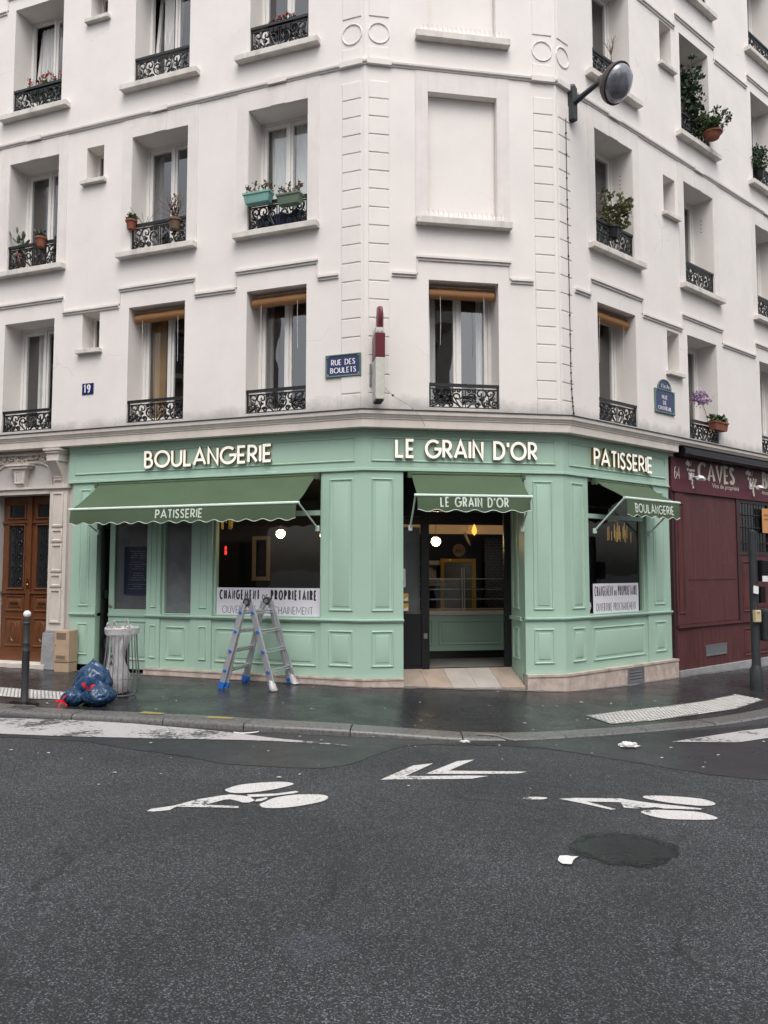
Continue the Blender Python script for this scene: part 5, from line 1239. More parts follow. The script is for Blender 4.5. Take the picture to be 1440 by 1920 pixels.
# ---------------------------------------------------------------- wine shop next door
def scuffed(name, col, scuff):
    m = mat(name, col, .55, var=.16, vs=4, spec=.3, bump=.1, bs=30, stretch=(3, 3, .5), streak=.12)
    N = m.node_tree.nodes; L = m.node_tree.links; b = N['Principled BSDF']
    src = b.inputs['Base Color'].links[0].from_socket
    tc = N.new('ShaderNodeTexCoord'); n1 = N.new('ShaderNodeTexNoise'); n1.inputs['Scale'].default_value = 9; n1.inputs['Detail'].default_value = 8; n1.inputs['Roughness'].default_value = .75
    L.new(tc.outputs['Object'], n1.inputs['Vector'])
    r = N.new('ShaderNodeMapRange'); r.inputs[1].default_value = .60; r.inputs[2].default_value = .72; r.inputs[3].default_value = 0; r.inputs[4].default_value = .7; L.new(n1.outputs[0], r.inputs[0])
    mx = N.new('ShaderNodeMix'); mx.data_type = 'RGBA'; L.new(r.outputs[0], mx.inputs[0]); L.new(src, mx.inputs[6]); mx.inputs[7].default_value = (*scuff, 1); L.new(mx.outputs[2], b.inputs['Base Color'])
    return m
wine = thing('wine_shop', 'faded burgundy boarded wine shop front beside the bakery, marked CAVES', 'shopfront', tuple(Cf.pt(6, -.3, 0)))
BU = M['burgundy']
M['scuffed'] = scuffed('scuffed', (.100, .034, .036), (.19, .115, .112))
mb = MB(); mb.fbox(Cf, 3.065, 14.9, 3.04, 3.62, -.02, .03); mb.fbox(Cf, 3.065, 14.9, 3.0, 3.038, -.02, .055); mb.build('fascia', M['burgundy_sign'], wine)
mb = MB()
R = [[Cf.pt(u, z, o) for o, z in [(.0, 3.63), (.20, 3.63), (.235, 3.66), (.24, 3.74), (.20, 3.79), (.0, 3.795)]] for u in (3.20, 14.9)]
mb.rings(R, True, True, True); mb.build('awning_box', M['black'], wine, smooth=40)
mb = MB(); mb.tube([Cf.pt(3.35, 3.655, .255), Cf.pt(14.8, 3.655, .255)], .014, 6); mb.build('awning_bar', M['burgundy_dark'], wine)
mb = MB(); mb.fbox(Cf, 3.068, 3.15, -.6, 2.998, -.03, .02); mb.build('reveal', M['burgundy_dark'], wine)
mb = MB(); mb.fbox(Cf, 3.155, 3.48, .66, 2.995, -.02, .035); mb.frect(Cf, 3.22, 3.42, .85, 2.80, [(0, .033), (0, .048), (.02, .05), (.028, .036)]); mb.fbox(Cf, 3.155, 3.50, .60, .655, -.02, .06); mb.build('pilaster', BU, wine)
mb = MB(); n = 7
for i in range(n): a = 3.49 + (5.42 - 3.49) * i / n; b = 3.49 + (5.42 - 3.49) * (i + 1) / n; mb.fbox(Cf, a + .0005, b - .0005, .66, 2.995, -.03, .012 + (.0012 if i % 2 else 0))
mb.fbox(Cf, 3.60, 5.34, 1.44, 1.465, .01, .022)
mb.build('shutter_panel', M['scuffed'], wine)
mb = MB(); mb.fbox(Cf, 3.505, 5.50, .60, .65, -.02, .05); mb.build('rail', BU, wine)
mb = MB(); n = 30
for i in range(n): a = 3.155 + (5.50 - 3.155) * i / n; b = 3.155 + (5.50 - 3.155) * (i + 1) / n; mb.fbox(Cf, a + .0006, b - .0006, -.6, .597, -.03, .018 + (.0015 if i % 2 else 0))
mb.build('stall_riser', BU, wine)
t = mb = MB(); mb.frect(Cf, 4.10, 4.88, .05, .25, [(0, .02), (0, .034), (.02, .034), (.022, .026)], True); mb.build('letter_flap', M['steel'], wine)
for a_, b_ in ((5.43, 5.52), (6.86, 7.1)): MB().fbox(Cf, a_, b_, .66, 2.995, -.03, .03).build('post', M['burgundy_dark'], wine)
# glazed bay with bars, and door panel
mb = MB(); mb.fbox(Cf, 5.53, 6.85, 1.90, 1.97, -.03, .02)
for u in (5.53, 6.78): mb.fbox(Cf, u, u + .07, 1.975, 2.995, -.03, .02)
mb.fbox(Cf, 5.605, 6.775, 2.93, 2.995, -.03, .02)
wv = mb.build('window', M['burgundy_dark'], wine)
MB().quad(Cf.pt(5.6, 1.97, -.01), Cf.pt(6.78, 1.97, -.01), Cf.pt(6.78, 2.93, -.01), Cf.pt(5.6, 2.93, -.01)).build('pane', M['opp_glass'], wv)
mb = MB()
for u in (5.80, 6.04, 6.28, 6.52): mb.tube([Cf.pt(u, 1.975, .02), Cf.pt(u, 2.93, .02)], .011, 6)
for z in (2.15, 2.45, 2.70): mb.tube([Cf.pt(5.6, z, .034), Cf.pt(6.78, z, .034)], .011, 6)
mb.build('bars', M['iron'], wv)
mb = MB(); mb.fbox(Cf, 5.53, 6.85, .65, 1.895, -.03, .01); mold(mb, Cf, 5.62, 6.76, .80, 1.78, .01, .07); mb.fbox(Cf, 5.53, 6.85, .60, .645, -.03, .045); mb.fbox(Cf, 5.53, 6.85, -.5, .597, -.03, .008); mold(mb, Cf, 5.62, 6.76, -.05, .48, .008, .07)
mb.build('lower_panel', BU, wine)
MB().fbox(Cf, 7.11, 14.9, -.6, 2.995, -.03, .01).build('side_panel', BU, wine)
mb = MB(); mb.fbox(Cf, 3.16, 14.9, -.7, -.13, .02, .055); mb.build('base_kerb', M['stone_grey'], wine, bevel=.01)
# writing on the wine shop fascia
word_mesh('64', fmap(Cf, 3.17, 3.235, .031), .21, .62, .016, .035, .003, .55, parent=wine, m=M['cream'])
word_mesh('CAVES', fmap(Cf, 4.02, 3.28, .031), .30, fit_sx('CAVES', .30, .095, 1.33), .088, .095, .003, .32, .06, parent=wine, m=M['cream'])
word_mesh('BI', fmap(Cf, 6.60, 3.29, .031), .30, .9, .088, .10, .003, .32, .06, parent=wine, m=M['cream'])
bfont('Vins de propri\u00e9t\u00e9', fmap(Cf, 4.50, 3.155, .031), .085, 'lettering', M['cream'], wine, .003, 1.22)
bfont('Alcools', fmap(Cf, 6.52, 3.155, .031), .075, 'lettering', M['cream'], wine, .003, 1.2)
MC3 = Matrix(((Cf.t.x, 0, Cf.n.x), (Cf.t.y, 0, Cf.n.y), (0, 1, 0)))
def grapes(u, z, w, sd):
    mb = MB(); r = random.Random(sd); k = 0
    for row in range(6):
        nn = max(1, 4 - row // 1 if row < 4 else 1)
        for j in range(nn):
            uu = u + (j - (nn - 1) / 2) * .072 * w + r.uniform(-.008, .008) + .012 * row; zz = z - row * .060 + r.uniform(-.008, .008)
            mb.lathe([(.030 * w ** .5, 0), (.028 * w ** .5, .004), (0, .0045 + .0002 * k)], Cf.pt(uu, zz, .03), 12, MC3); k += 1
    lf = [(-.19, .12), (-.14, .14), (-.12, .18), (-.07, .13), (-.03, .14), (-.04, .09), (-.01, .06), (-.07, .05), (-.10, .02), (-.12, .06), (-.18, .06)]
    mb.poly([Cf.pt(u + x * w, z + y * .9 + .03, .034) for x, y in lf]); mb.tube([Cf.pt(u, z + .08, .035), Cf.pt(u + .02, z + .17, .035)], .006, 4)
    mb.build('grape_emblem', M['cream'], wine)
grapes(3.74, 3.42, .95, 1); grapes(6.12, 3.42, 1.5, 2)
def spot(u, z, label):
    t = thing('spotlight', label, 'spotlight', tuple(Cf.pt(u, z, .06)))
    mb = MB(); mb.fbox(Cf, u - .04, u + .04, z - .03, z + .09, .031, .05); mb.tube([Cf.pt(u, z + .03, .05), Cf.pt(u + .02, z + .02, .16)], .012, 6); mb.build('bracket', M['white'], t)
    Mx = Matrix.Translation(Cf.pt(u + .05, z - .01, .20)) @ Matrix.Rotation(Cf.rz, 4, 'Z') @ Matrix.Rotation(radians(-35), 4, 'X')
    mb = MB(); mb.xbox(Mx, -.085, .085, -.04, .04, -.035, .035); mb.build('housing', M['white'], t, bevel=.012)
spot(3.70, 3.27, 'white spotlight on the burgundy fascia between the grapes and CAVES'); spot(6.02, 3.25, 'white spotlight on the burgundy fascia over the right grapes')
flat('notice', Cf, 6.42, 6.95, 2.36, 2.86, .07, M['orange_paper'], 'orange paper notice pinned on the wine shop window', 'notice', lambda t, F, a, b, c, d, o: MB().fbox(F, a + .08, b - .2, d - .16, d - .12, o, o + .001).fbox(F, a + .08, b - .1, d - .24, d - .21, o, o + .001).build('print', mat('rust_ink', (.35, .10, .04), .7), t))

# ---------------------------------------------------------------- signs, lamp and cable on the facade
def plaque(F, u_left, u_right, z0, z1, lines, label, arch=None):
    t = thing('street_plaque', label, 'street sign', tuple(F.pt((u_left + u_right) / 2, z0, .02))); s = F.sgn; a, b = min(u_left, u_right), max(u_left, u_right)
    MB().fbox(F, a + .02, b - .02, z0 + .02, z1 - .02, 0, .018).build('enamel', M['blue_enamel'], t)
    mb = MB(); mb.frect(F, a, b, z0, z1, [(0, 0), (0, .026), (.008, .032), (.018, .030), (.026, .018)])
    for uu, zz in ((a + .03, z0 + .03), (b - .03, z0 + .03), (a + .03, z1 - .03), (b - .03, z1 - .03)): mb.lathe([(.028, 0), (.022, .008), (0, .010)], F.pt(uu, zz, .02), 10, Matrix(((F.t.x, 0, F.n.x), (F.t.y, 0, F.n.y), (0, 1, 0))))
    mb.build('frame', M['green_enamel'], t)
    for txt, z, h, w in lines:
        x0 = ((b - a) - w) / 2
        word_mesh(txt, fmap(F, u_left + s * x0, z, .0182), h, fit_sx(txt, h, h * .26, w), h * .21, h * .26, .0015, .42, h * .13, parent=t, m=M['white'])
    if arch:
        c = (a + b) / 2; r = (b - a) * .33; pts = [(c - r, z1 - .006)] + [(c + r * cos(th), z1 + .03 + r * .72 * sin(th)) for th in [pi - pi * i / 16 for i in range(17)]] + [(c + r, z1 - .006)]
        mb = MB(); mb.rings([[F.pt(u, z, 0) for u, z in pts], [F.pt(u, z, .017) for u, z in pts]], True, False, True); mb.build('arch_plate', M['blue_enamel'], t)
        mb = MB(); mb.tube([F.pt(u, z, .016) for u, z in pts], .012, 6); mb.build('arch_rim', M['green_enamel'], t)
        bfont(arch, fmap(F, c - s * .125, z1 + .035, .0172), .075, 'lettering', M['white'], t, .0015)
    return t
plaque(A, .61, .045, 4.46, 4.80, [('RUE DES', 4.645, .075, .37), ('BOULETS', 4.525, .075, .40)], 'blue enamel street plaque with white letters RUE DES BOULETS on the left facade')
plaque(Cf, 2.62, 3.26, 4.36, 4.78, [('RUE', 4.62, .062, .17), ('DE', 4.52, .062, .10), ('ONTREUIL', 4.42, .062, .43)], 'blue enamel plaque with rounded top, partly unreadable, on the right facade', '11e Arr')
t = thing('house_number', 'small blue enamel plate with the white number 19', 'house number', tuple(A.pt(4.98, 4.56, .01)))
MB().fbox(A, 4.865, 5.10, 4.555, 4.745, 0, .012).build('plate', M['blue_enamel'], t, bevel=.004)
word_mesh('19', fmap(A, 5.055, 4.59, .0122), .125, .72, .028, .05, .0015, .5, .018, parent=t, m=M['white'])
# projecting tobacconist sign seen on edge
t = thing('projecting_sign', 'narrow projecting shop sign seen edge on, dark red lozenge above a white box', 'sign', tuple(B.pt(.30, 4.1, .2)))
Mx = lambda: None
def sbox(mb, u0, u1, z0, z1, o0, o1): mb.fbox(B, u0, u1, z0, z1, o0, o1)
mb = MB(); sbox(mb, .108, .238, 4.03, 4.635, .10, .40); mb.build('box', M['sign_white'], t, bevel=.012)
mb = MB(); sbox(mb, .102, .244, 4.637, 4.985, .095, .405); mb.build('red_band', M['sign_red'], t, bevel=.006)
mb = MB(); sbox(mb, .112, .234, 4.987, 5.065, .11, .39)
for u in (.145, .20): mb.fbox(B, u - .012, u + .012, 5.0, 5.04, .391, .402)
mb.build('neck', M['sign_white'], t, bevel=.006)
mb = MB(); R = []
for z, w in [(5.067, .07), (5.10, .09), (5.18, .12), (5.27, .135), (5.345, .12), (5.39, .075), (5.41, .03)]:
    th = .052 if z < 5.34 else (.044 if z < 5.40 else .018)
    R.append([B.pt(.19 + th * cos(a), z, .25 + w * 1.15 * sin(a)) for a in [2 * pi * k / 16 for k in range(16)]])
mb.rings(R, True, True, True); mb.build('lozenge', M['lozenge_red'], t, smooth=50)
mb = MB(); mb.tube([B.pt(.17, 4.55, -.01), B.pt(.17, 4.55, .11)], .02, 8); mb.tube([B.pt(.17, 4.20, -.01), B.pt(.17, 4.20, .11)], .02, 8); mb.fbox(B, .075, .105, 4.30, 4.62, .012, .04); mb.build('bracket', M['steel'], t)
mb = MB(); mb.fbox(B, .12, .226, 4.01, 4.029, .12, .38); mb.build('base_plate', M['darkgrey'], t)
t = thing('hanging_wire', 'thin grey wire running from the projecting sign down over the cornice', 'wire', tuple(B.pt(.6, 4.0, .2)))
mb = MB(); pw = catmull([B.pt(.24, 4.22, .32), B.pt(.40, 4.08, .32), B.pt(.62, 3.96, .31), B.pt(.80, 3.78, .27), B.pt(.93, 3.60, .09)], 6); mb.tube(pw, .004, 5); mb.build('wire', M['steel'], t)
mb = MB(); mb.lathe([(0, -.018), (.016, -.008), (.016, .008), (0, .018)], pw[5], 10); mb.build('bead', M['black'], t)
# knotted cable down the right quoin
t = thing('facade_cable', 'thin black knotted cable running down the right corner quoins', 'cable', tuple(Cf.pt(.26, 6, .03)))
mb = MB(); pc = catmull([Cf.pt(.215, 8.72, .03), Cf.pt(.225, 7.4, .022), Cf.pt(.235, 6.2, .024), Cf.pt(.245, 5.0, .022), Cf.pt(.255, 4.4, .024), Cf.pt(.30, 3.95, .03)], 8); mb.tube(pc, .006, 5); mb.build('cable', M['darkgrey'], t)
mb = MB()
for q in pc[2:-2:2]: mb.lathe([(0, -.02), (.015, -.008), (.015, .008), (0, .02)], q, 8)
mb.build('cable_clip', M['darkgrey'], t)
# wall lantern
t = thing('street_lamp', 'grey floodlight style street lamp on an arm bracketed to the right facade', 'lamp', tuple(Cf.pt(.36, 9.0, .06)))
mb = MB(); mb.fbox(Cf, .31, .43, 8.73, 9.27, 0, .10); mb.lathe([(.06, 0), (.06, .0), (.04, .05), (0, .06)], Cf.pt(.37, 9.27, .05), 12); mb.build('bracket', M['darkgrey'], t, bevel=.008)
hc = Cf.pt(.45, 9.02, .79); ax = (Cf.n * .86 + V3((.14, -.06, -.62))).normalized()
back = hc - ax * .30
mb = MB(); mb.tube(catmull([Cf.pt(.38, 9.02, .09), Cf.pt(.40, 9.08, .25), back - ax * .02 + V3((0, 0, -.02))], 6), [.052] + [.05 - .001 * i for i in range(1, 13)], 8); mb.build('arm', M['darkgrey'], t, smooth=40)
q4 = ax.to_track_quat('Z', 'Y').to_matrix()
mb = MB(); mb.lathe([(.05, -.34), (.075, -.31), (.10, -.24), (.13, -.20), (.22, -.13), (.285, -.05), (.30, .0), (.305, .035), (.295, .04), (.28, .03)], hc, 28, q4); mb.build('housing', M['rust_grey'], t, smooth=35)
mb = MB(); mb.lathe([(.278, .025), (.270, .07), (.235, .125), (.16, .17), (.08, .19), (0, .195)], hc, 28, q4, cap=False); mb.build('lens', mat('lens_frost', (.19, .19, .225), .13, var=.6, vs=4.0, coat=.6), t, smooth=True)
mb = MB(); mb.lathe([(.27, .02), (.22, -.04), (.12, -.10), (.04, -.12), (0, -.12)], hc, 24, q4, cap=False); mb.build('reflector', mat('reflector', (.34, .34, .37), .5, metal=.3, var=.3, vs=5), t, smooth=True)
mb = MB(); mb.lathe([(0, -.1), (.035, -.09), (.05, .0), (.04, .06), (0, .08)], hc, 12, q4); mb.build('bulb', M['white'], t, smooth=True)

# ---------------------------------------------------------------- street furniture and things on the pavement
def gz(x, y): return walk_z(x, y)
# bollard
x, y = -4.585, 10.16; z = gz(x, y)
t = thing('bollard', 'slim dark street bollard with a white ball top at the left kerb', 'bollard', (x, y, z))
mb = MB(); mb.lathe([(.055, -.03), (.055, .02), (.048, .03), (.046, .62), (.050, .63), (.050, .65), (.044, .66), (.042, .72), (.046, .73), (.046, .745), (.040, .755), (.039, .98), (.046, .985), (.046, 1.0), (.037, 1.01), (.035, 1.06), (.03, 1.075)], (x, y, z), 18); mb.build('shaft', M['darkgrey'], t, smooth=35)
mb = MB(); mb.lathe([(.028, 1.072)] + [(.047 * sin(a), 1.108 - .047 * cos(a)) for a in [.6 + (pi - .6) * i / 10 for i in range(11)]], (x, y, z), 16); mb.build('ball', M['white'], t, smooth=True)
# utility cabinet
t = thing('utility_cabinet', 'dented beige metal utility cabinet standing against the stone pilaster', 'cabinet', tuple(A.pt(5.14, -.02, .1)))
mb = MB(); mb.fbox(A, 4.985, 5.285, .13, .645, .076, .28); mb.build('housing', M['beige'], t, bevel=.012)
mb = MB(); mb.fbox(A, 4.99, 5.28, -.06, .125, .076, .27); mb.build('base', M['beige'], t, bevel=.008)
mb = MB(); mb.fbox(A, 5.01, 5.26, .16, .62, .28, .288); mb.build('door', M['beige'], t, bevel=.004)
mb = MB()
for z0, nn in ((.50, 7), (.185, 4)):
    for i in range(nn): mb.fbox(A, 5.04, 5.23, z0 + i * .016, z0 + i * .016 + .008, .2882, .2905)
mb.build('vent_slots', M['twig'], t)
MB().lathe([(0, 0), (.008, .002), (.008, .006), (0, .007)], A.pt(5.245, .40, .288), 8, Matrix(((A.t.x, 0, A.n.x), (A.t.y, 0, A.n.y), (0, 1, 0)))).build('lock', M['black'], t)
# ladder
def ladder():
    Pn = V3((-1.935, 11.08, 1.17)); Pf = V3((-1.70, 11.60, 1.17))
    t = thing('folding_ladder', 'silver aluminium folding ladder with blue feet standing open before the shop window', 'ladder', (-1.8, 11.3, 0))
    FN = [(V3((-2.275, 11.09, gz(-2.275, 11.09))), V3((-2.06, 11.72, gz(-2.06, 11.72))), 0), (V3((-1.505, 10.87, gz(-1.5, 10.87))), V3((-1.285, 11.46, gz(-1.285, 11.46))), 1)]
    hdir = (Pf - Pn).normalized()
    for fn, ff, k in FN:
        tops = (Pn + hdir * (.03), Pf - hdir * .03)
        mid_t = (tops[0] + tops[1]) / 2; mid_b = (fn + ff) / 2; out = V3((mid_b.x - mid_t.x, mid_b.y - mid_t.y, 0)).normalized()
        ends = []
        for tp, ft, far in ((tops[0], fn, 0), (tops[1], ff, 1)):
            tp = tp + out * .05; d = (ft - tp).normalized(); nrm = hdir.cross(d).normalized()
            def bar(mb, a, b, w, th):
                x = hdir * (th / 2); yv = nrm * (w / 2)
                mb.box8([a - x - yv, a + x - yv, a + x + yv, a - x + yv, b - x - yv, b + x - yv, b + x + yv, b - x + yv])
            # outer stile and the inner telescoping stile
            mb = MB(); bar(mb, tp, ft - d * .075, .086, .028); mb.build('stile', M['alu'], t, bevel=.006)
            inw = hdir * (.032 if not far else -.032)
            mb = MB(); bar(mb, tp + d * .12 + inw, tp + (ft - tp) * .985 + inw + out * -.055, .060, .022); mb.build('inner_stile', M['alu'], t, bevel=.005)
            mb = MB(); wrapped = k == 1
            if not wrapped: bar(mb, ft - d * .10, ft, .088, .04); mb.build('foot', M['blue_plastic'], t, bevel=.008)
            else:
                R = []
                for s, w in ((-.15, .030), (-.10, .048), (-.05, .052), (-.01, .062), (0.0, .050)):
                    q = ft + d * s; r = random.Random(int(s * 100) + far)
                    ring_ = []
                    for i in range(12): a = 2 * pi * i / 12; rr = w * r.uniform(.85, 1.2); ring_.append(V3((q.x + rr * cos(a), q.y + rr * sin(a), max(q.z, ft.z + .004 + (-s) * .9))))
                    R.append(ring_)
                mb.rings(R, True, True, True); mb.build('wrapped_foot', M['bag_white'], t, smooth=60)
            mb = MB(); bar(mb, ft - d * .09 + inw - out * .06, ft - d * .02 + inw - out * .06, .066, .03); mb.build('inner_foot', M['blue_plastic'], t, bevel=.005)
            ends.append((tp, ft, d, nrm, inw))
        for i in range(4):
            s = (.12, .34, .565, .79)[i]
            a = ends[0][0].lerp(ends[0][1], s); b = ends[1][0].lerp(ends[1][1], s); dd = ends[0][2]
            mb = MB(); n2 = ends[0][3]
            for zo in (-.018, .018):
                x = dd * .008; yv = n2 * .02; off = dd * zo
                mb.box8([a + off - x - yv, a + off + x - yv, a + off + x + yv, a + off - x + yv, b + off - x - yv, b + off + x - yv, b + off + x + yv, b + off - x + yv])
            mb.build('rung', M['alu'], t)
            mb = MB()
            for q, sg in ((a, -1), (b, 1)):
                mb.tube([q + hdir * (sg * .012), q + hdir * (sg * .036)], .021, 10)
            mb.build('rung_cap', M['blue_plastic'], t, smooth=40)
    for tp in (Pn + hdir * .03, Pf - hdir * .03):
        mb = MB(); mb.tube([tp - hdir * .028 + V3((0, 0, .0)), tp + hdir * .028], .058, 16); mb.build('hinge', M['darkgrey'], t, smooth=40)
        mb = MB(); mb.tube([tp - hdir * .036, tp + hdir * .036], .030, 12); mb.build('hinge_pin', M['steel'], t, smooth=40)
        mb = MB()
        for s in (1, -1):
            dv = V3((s * .75, -s * .15, -1)).normalized(); a = tp + dv * .03; b = tp + dv * .17
            x = hdir * .022; yv = dv.cross(hdir).normalized() * .03
            mb.box8([a - x - yv, a + x - yv, a + x + yv, a - x + yv, b - x - yv, b + x - yv, b + x + yv, b - x + yv])
        mb.build('hinge_bracket', M['steel'], t, bevel=.004)
ladder()
# wire litter bin with a clear bag
M['bag_film'] = mat('bag_film', (.56, .54, .55), .3, var=.25, vs=7, bump=.6, bs=16)
_n = M['bag_film'].node_tree; _b = _n.nodes['Principled BSDF']; _o = _n.nodes['Material Output']; _t = _n.nodes.new('ShaderNodeBsdfTransparent'); _m = _n.nodes.new('ShaderNodeMixShader'); _m.inputs[0].default_value = .30
_n.links.new(_b.outputs[0], _m.inputs[1]); _n.links.new(_t.outputs[0], _m.inputs[2]); _n.links.new(_m.outputs[0], _o.inputs[0])
M['wire_steel'] = mat('wire_steel', (.20, .20, .205), .4, metal=.7, var=.15)
x, y = -3.49, 10.55; z = gz(x, y)
t = thing('litter_bin', 'barrel shaped wire litter bin holding a whitish plastic bag', 'litter bin', (x, y, z))
prof_b = [(.185, .03), (.225, .12), (.232, .25), (.222, .40), (.205, .55), (.196, .70), (.192, .84), (.196, .885)]
mb = MB(); n = 22
for i in range(n):
    a = 2 * pi * i / n; mb.tube(catmull([(x + r * cos(a), y + r * sin(a), z + h) for r, h in prof_b], 3), .0055, 5)
mb.build('wire', M['steel'], t, smooth=40)
mb = MB()
for r, h, w in ((.198, .885, .012), (.236, .25, .005), (.188, .03, .010)):
    mb = MB(); mb.tube([(x + r * cos(a), y + r * sin(a), z + h) for a in [2 * pi * k / 36 for k in range(36)]], w, 6, closed=True); mb.build('hoop', M['steel'], t, smooth=40)
mb = MB(); mb.tube([(x, y + .1, z - .05), (x, y + .1, z + .04)], .07, 12); mb.box(x - .03, x + .03, y + .18, y + .24, z, z + .86); mb.build('base_post', M['darkgrey'], t)
mb = MB(); R = []; nn = 64
for j, (r, h, ox, oy) in enumerate([(.204, .82, 0, 0), (.209, .895, 0, 0), (.196, .912, 0, 0), (.178, .88, 0, 0), (.150, .80, -.01, -.01), (.118, .70, -.03, -.03), (.100, .60, -.045, -.04), (.104, .50, -.05, -.04), (.122, .40, -.05, -.035), (.142, .30, -.04, -.03), (.152, .21, -.035, -.03), (.140, .12, -.03, -.02), (.10, .06, -.02, -.02), (.04, .045, -.02, -.02)]):
    row = []
    for i in range(nn):
        a = 2 * pi * i / nn; tw = a + h * 1.1 + .5 * noise.noise((cos(a), sin(a), h * 2))
        f = (.06 if j < 3 else .30) * noise.noise((cos(tw) * 1.6, sin(tw) * 1.6, h * 2.4 + 3)) - (.02 if j < 3 else .30) * abs(noise.noise((cos(tw) * 3.6, sin(tw) * 3.6, h * .9))) + (.0 if j < 3 else .10) * noise.noise((cos(a) * 9, sin(a) * 9, h * 9))
        rr = r * (1.08 + f)
        row.append((x + ox + rr * cos(a), y + oy + rr * sin(a), z + h + (.02 * noise.noise((cos(a) * 3, sin(a) * 3, 5)) if j < 4 else 0)))
    R.append(row)
mb.rings(R, True, False, True); bg_ = mb.build('bag', M['bag_film'], t, smooth=True)
mb = MB()
for a, h in ((-1.9, .10), (-1.1, .13), (-2.6, .07)): 
    cx_, cy_ = x + .2 * cos(a), y + .2 * sin(a); mb.tube(catmull([(cx_, cy_, z + .88), (cx_ + .02, cy_ - .02, z + .90 + h), (cx_ + .05, cy_, z + .89 + h * .6), (cx_ + .07, cy_ + .01, z + .87)], 4), .011, 5)
mb.build('bag_tie', M['bag_white'], t, smooth=60)
ib = MB()
for i, (dx, ch) in enumerate(((.0, 'E'), (.0, 'N'), (.0, 'A'))):
    aa = -2.02; px_, py_ = x - .045 + .118 * cos(aa), y - .04 + .118 * sin(aa); tx, ty = -sin(aa), cos(aa)
    glyph_mb(ib, ch, 0, (lambda X, Y, d: V3((px_ + tx * X, py_ + ty * X, z + .60 - .085 * i + Y)) + V3((cos(aa), sin(aa), 0)) * d), .05, 1.0, .013, .002, two=False)
ib.build('bag_print', M['ink'], t, recalc=False)
# rubbish bags
def rubbish_bag(cx_, cy_, sx_, sy_, h, sd, label, ties):
    z0 = gz(cx_, cy_); t = thing('rubbish_bag', label, 'rubbish bag', (cx_, cy_, z0))
    bm = bmesh.new(); bmesh.ops.create_icosphere(bm, subdivisions=5, radius=1)
    for v in bm.verts:
        c = v.co.copy(); top = max(0, c.z)
        r1 = 1 + .16 * noise.noise(c * 1.7 + V3((sd, 0, 0))) + .07 * noise.noise(c * 4 + V3((0, sd, 0)))
        fold = .12 * abs(noise.noise(V3((c.x * 4.5, c.y * 4.5, c.z * 1.2 + sd)))) + .10 * abs(noise.noise(c * 6.5 + V3((sd, 0, 0)))) + .035 * abs(noise.noise(c * 15)) + .05 * top * abs(sin(atan2(c.y, c.x) * 9 + 3 * noise.noise(c * 2)))
        r1 -= fold
        pinch = 1 - .62 * top ** 2.2
        q = V3((c.x * sx_ * r1 * pinch, c.y * sy_ * r1 * pinch, (c.z * .5 + .46) * h * (1 + .10 * noise.noise(c * 1.3 + V3((sd, 3, 0))))))
        if top > .965: q.z += (top - .965) * 2.0 * h * .9
        q.z = max(q.z, .003); v.co = q
    me = bpy.data.meshes.new('sack'); bm.to_mesh(me); bm.free(); me.materials.append(M['bag_blue']); me.polygons.foreach_set('use_smooth', [True] * len(me.polygons))
    o = bpy.data.objects.new('sack', me); C.objects.link(o); o.parent = t
    mb = MB()
    for (a, hh, l) in ties:
        px_, py_ = cx_ + sx_ * .93 * cos(a), cy_ + sy_ * .93 * sin(a); r = random.Random(int(a * 100))
        for k in range(4):
            d = V3((r.uniform(-1, 1), r.uniform(-.6, .1), r.uniform(-.7, .9))).normalized(); p0 = V3((px_, py_, z0 + hh)); s = d.cross(V3((cos(a), sin(a), .2))).normalized() * .016
            m_ = p0 + d * l * .5 + V3((cos(a), sin(a), .4)) * .02; e = p0 + d * l
            mb.quad(p0 - s, p0 + s, m_ + s, m_ - s); mb.quad(m_ - s, m_ + s, e + s * .7, e - s * .7)
    if ties: mb.build('drawstring', M['red_tie'], t)
    return t
rubbish_bag(-3.68, 10.06, .25, .19, .56, 1.3, 'tall blue rubbish bag leaning against the wire bin', [])
rubbish_bag(-3.53, 9.86, .205, .18, .30, 5.1, 'blue rubbish bag with a red drawstring at the front of the pile', [(-1.9, .22, .12)])
rubbish_bag(-3.84, 9.86, .155, .13, .24, 8.4, 'small dark blue rubbish bag lying at the left of the pile with a red tie', [(-2.2, .07, .10)])
# signal post at the right
x, y = 5.90, 12.58; z = gz(x, y)
t = thing('signal_post', 'dark grey traffic signal post with crossing boxes at the right edge', 'signal post', (x, y, z))
mb = MB(); mb.lathe([(.105, -.05), (.105, .30), (.075, .36), (.068, .40), (.066, 2.50), (.0, 2.52)], (x, y, z), 18); mb.build('pole', M['darkgrey'], t, smooth=35)
Mz = Matrix.Translation((x, y, z)) @ Matrix.Rotation(Cf.rz * .6, 4, 'Z')
mb = MB(); mb.xbox(Mz, .06, .36, -.13, .13, 1.70, 2.04); mb.xbox(Mz, .0, .07, -.03, .03, 1.78, 1.84); mb.build('signal_head', M['black'], t, bevel=.015)
MB().xbox(Mz, .04, .16, -.136, -.131, 1.70, 1.79).build('label_plate', M['white'], t)
mb = MB(); mb.xbox(Mz, .07, .18, -.07, .07, 1.36, 1.62); mb.build('signal_box', M['black'], t, bevel=.012)
mb = MB(); mb.xbox(Mz, .075, .32, -.12, .10, .76, 1.26); mb.build('crossing_signal', M['darkgrey'], t, bevel=.04)
mb = MB(); mb.xbox(Mz, -.105, .02, -.11, -.045, 1.06, 1.25); mb.build('button_box', M['yellow_box'] if 'yellow_box' in M else mat('yellow_box', (.55, .46, .27), .5, var=.08), t, bevel=.014)
mb = MB(); mb.xbox(Mz, -.065, -.055, -.113, -.11, 1.19, 1.225); mb.xbox(Mz, -.035, -.025, -.113, -.11, 1.19, 1.225); mb.build('button_mark', M['ink'], t)
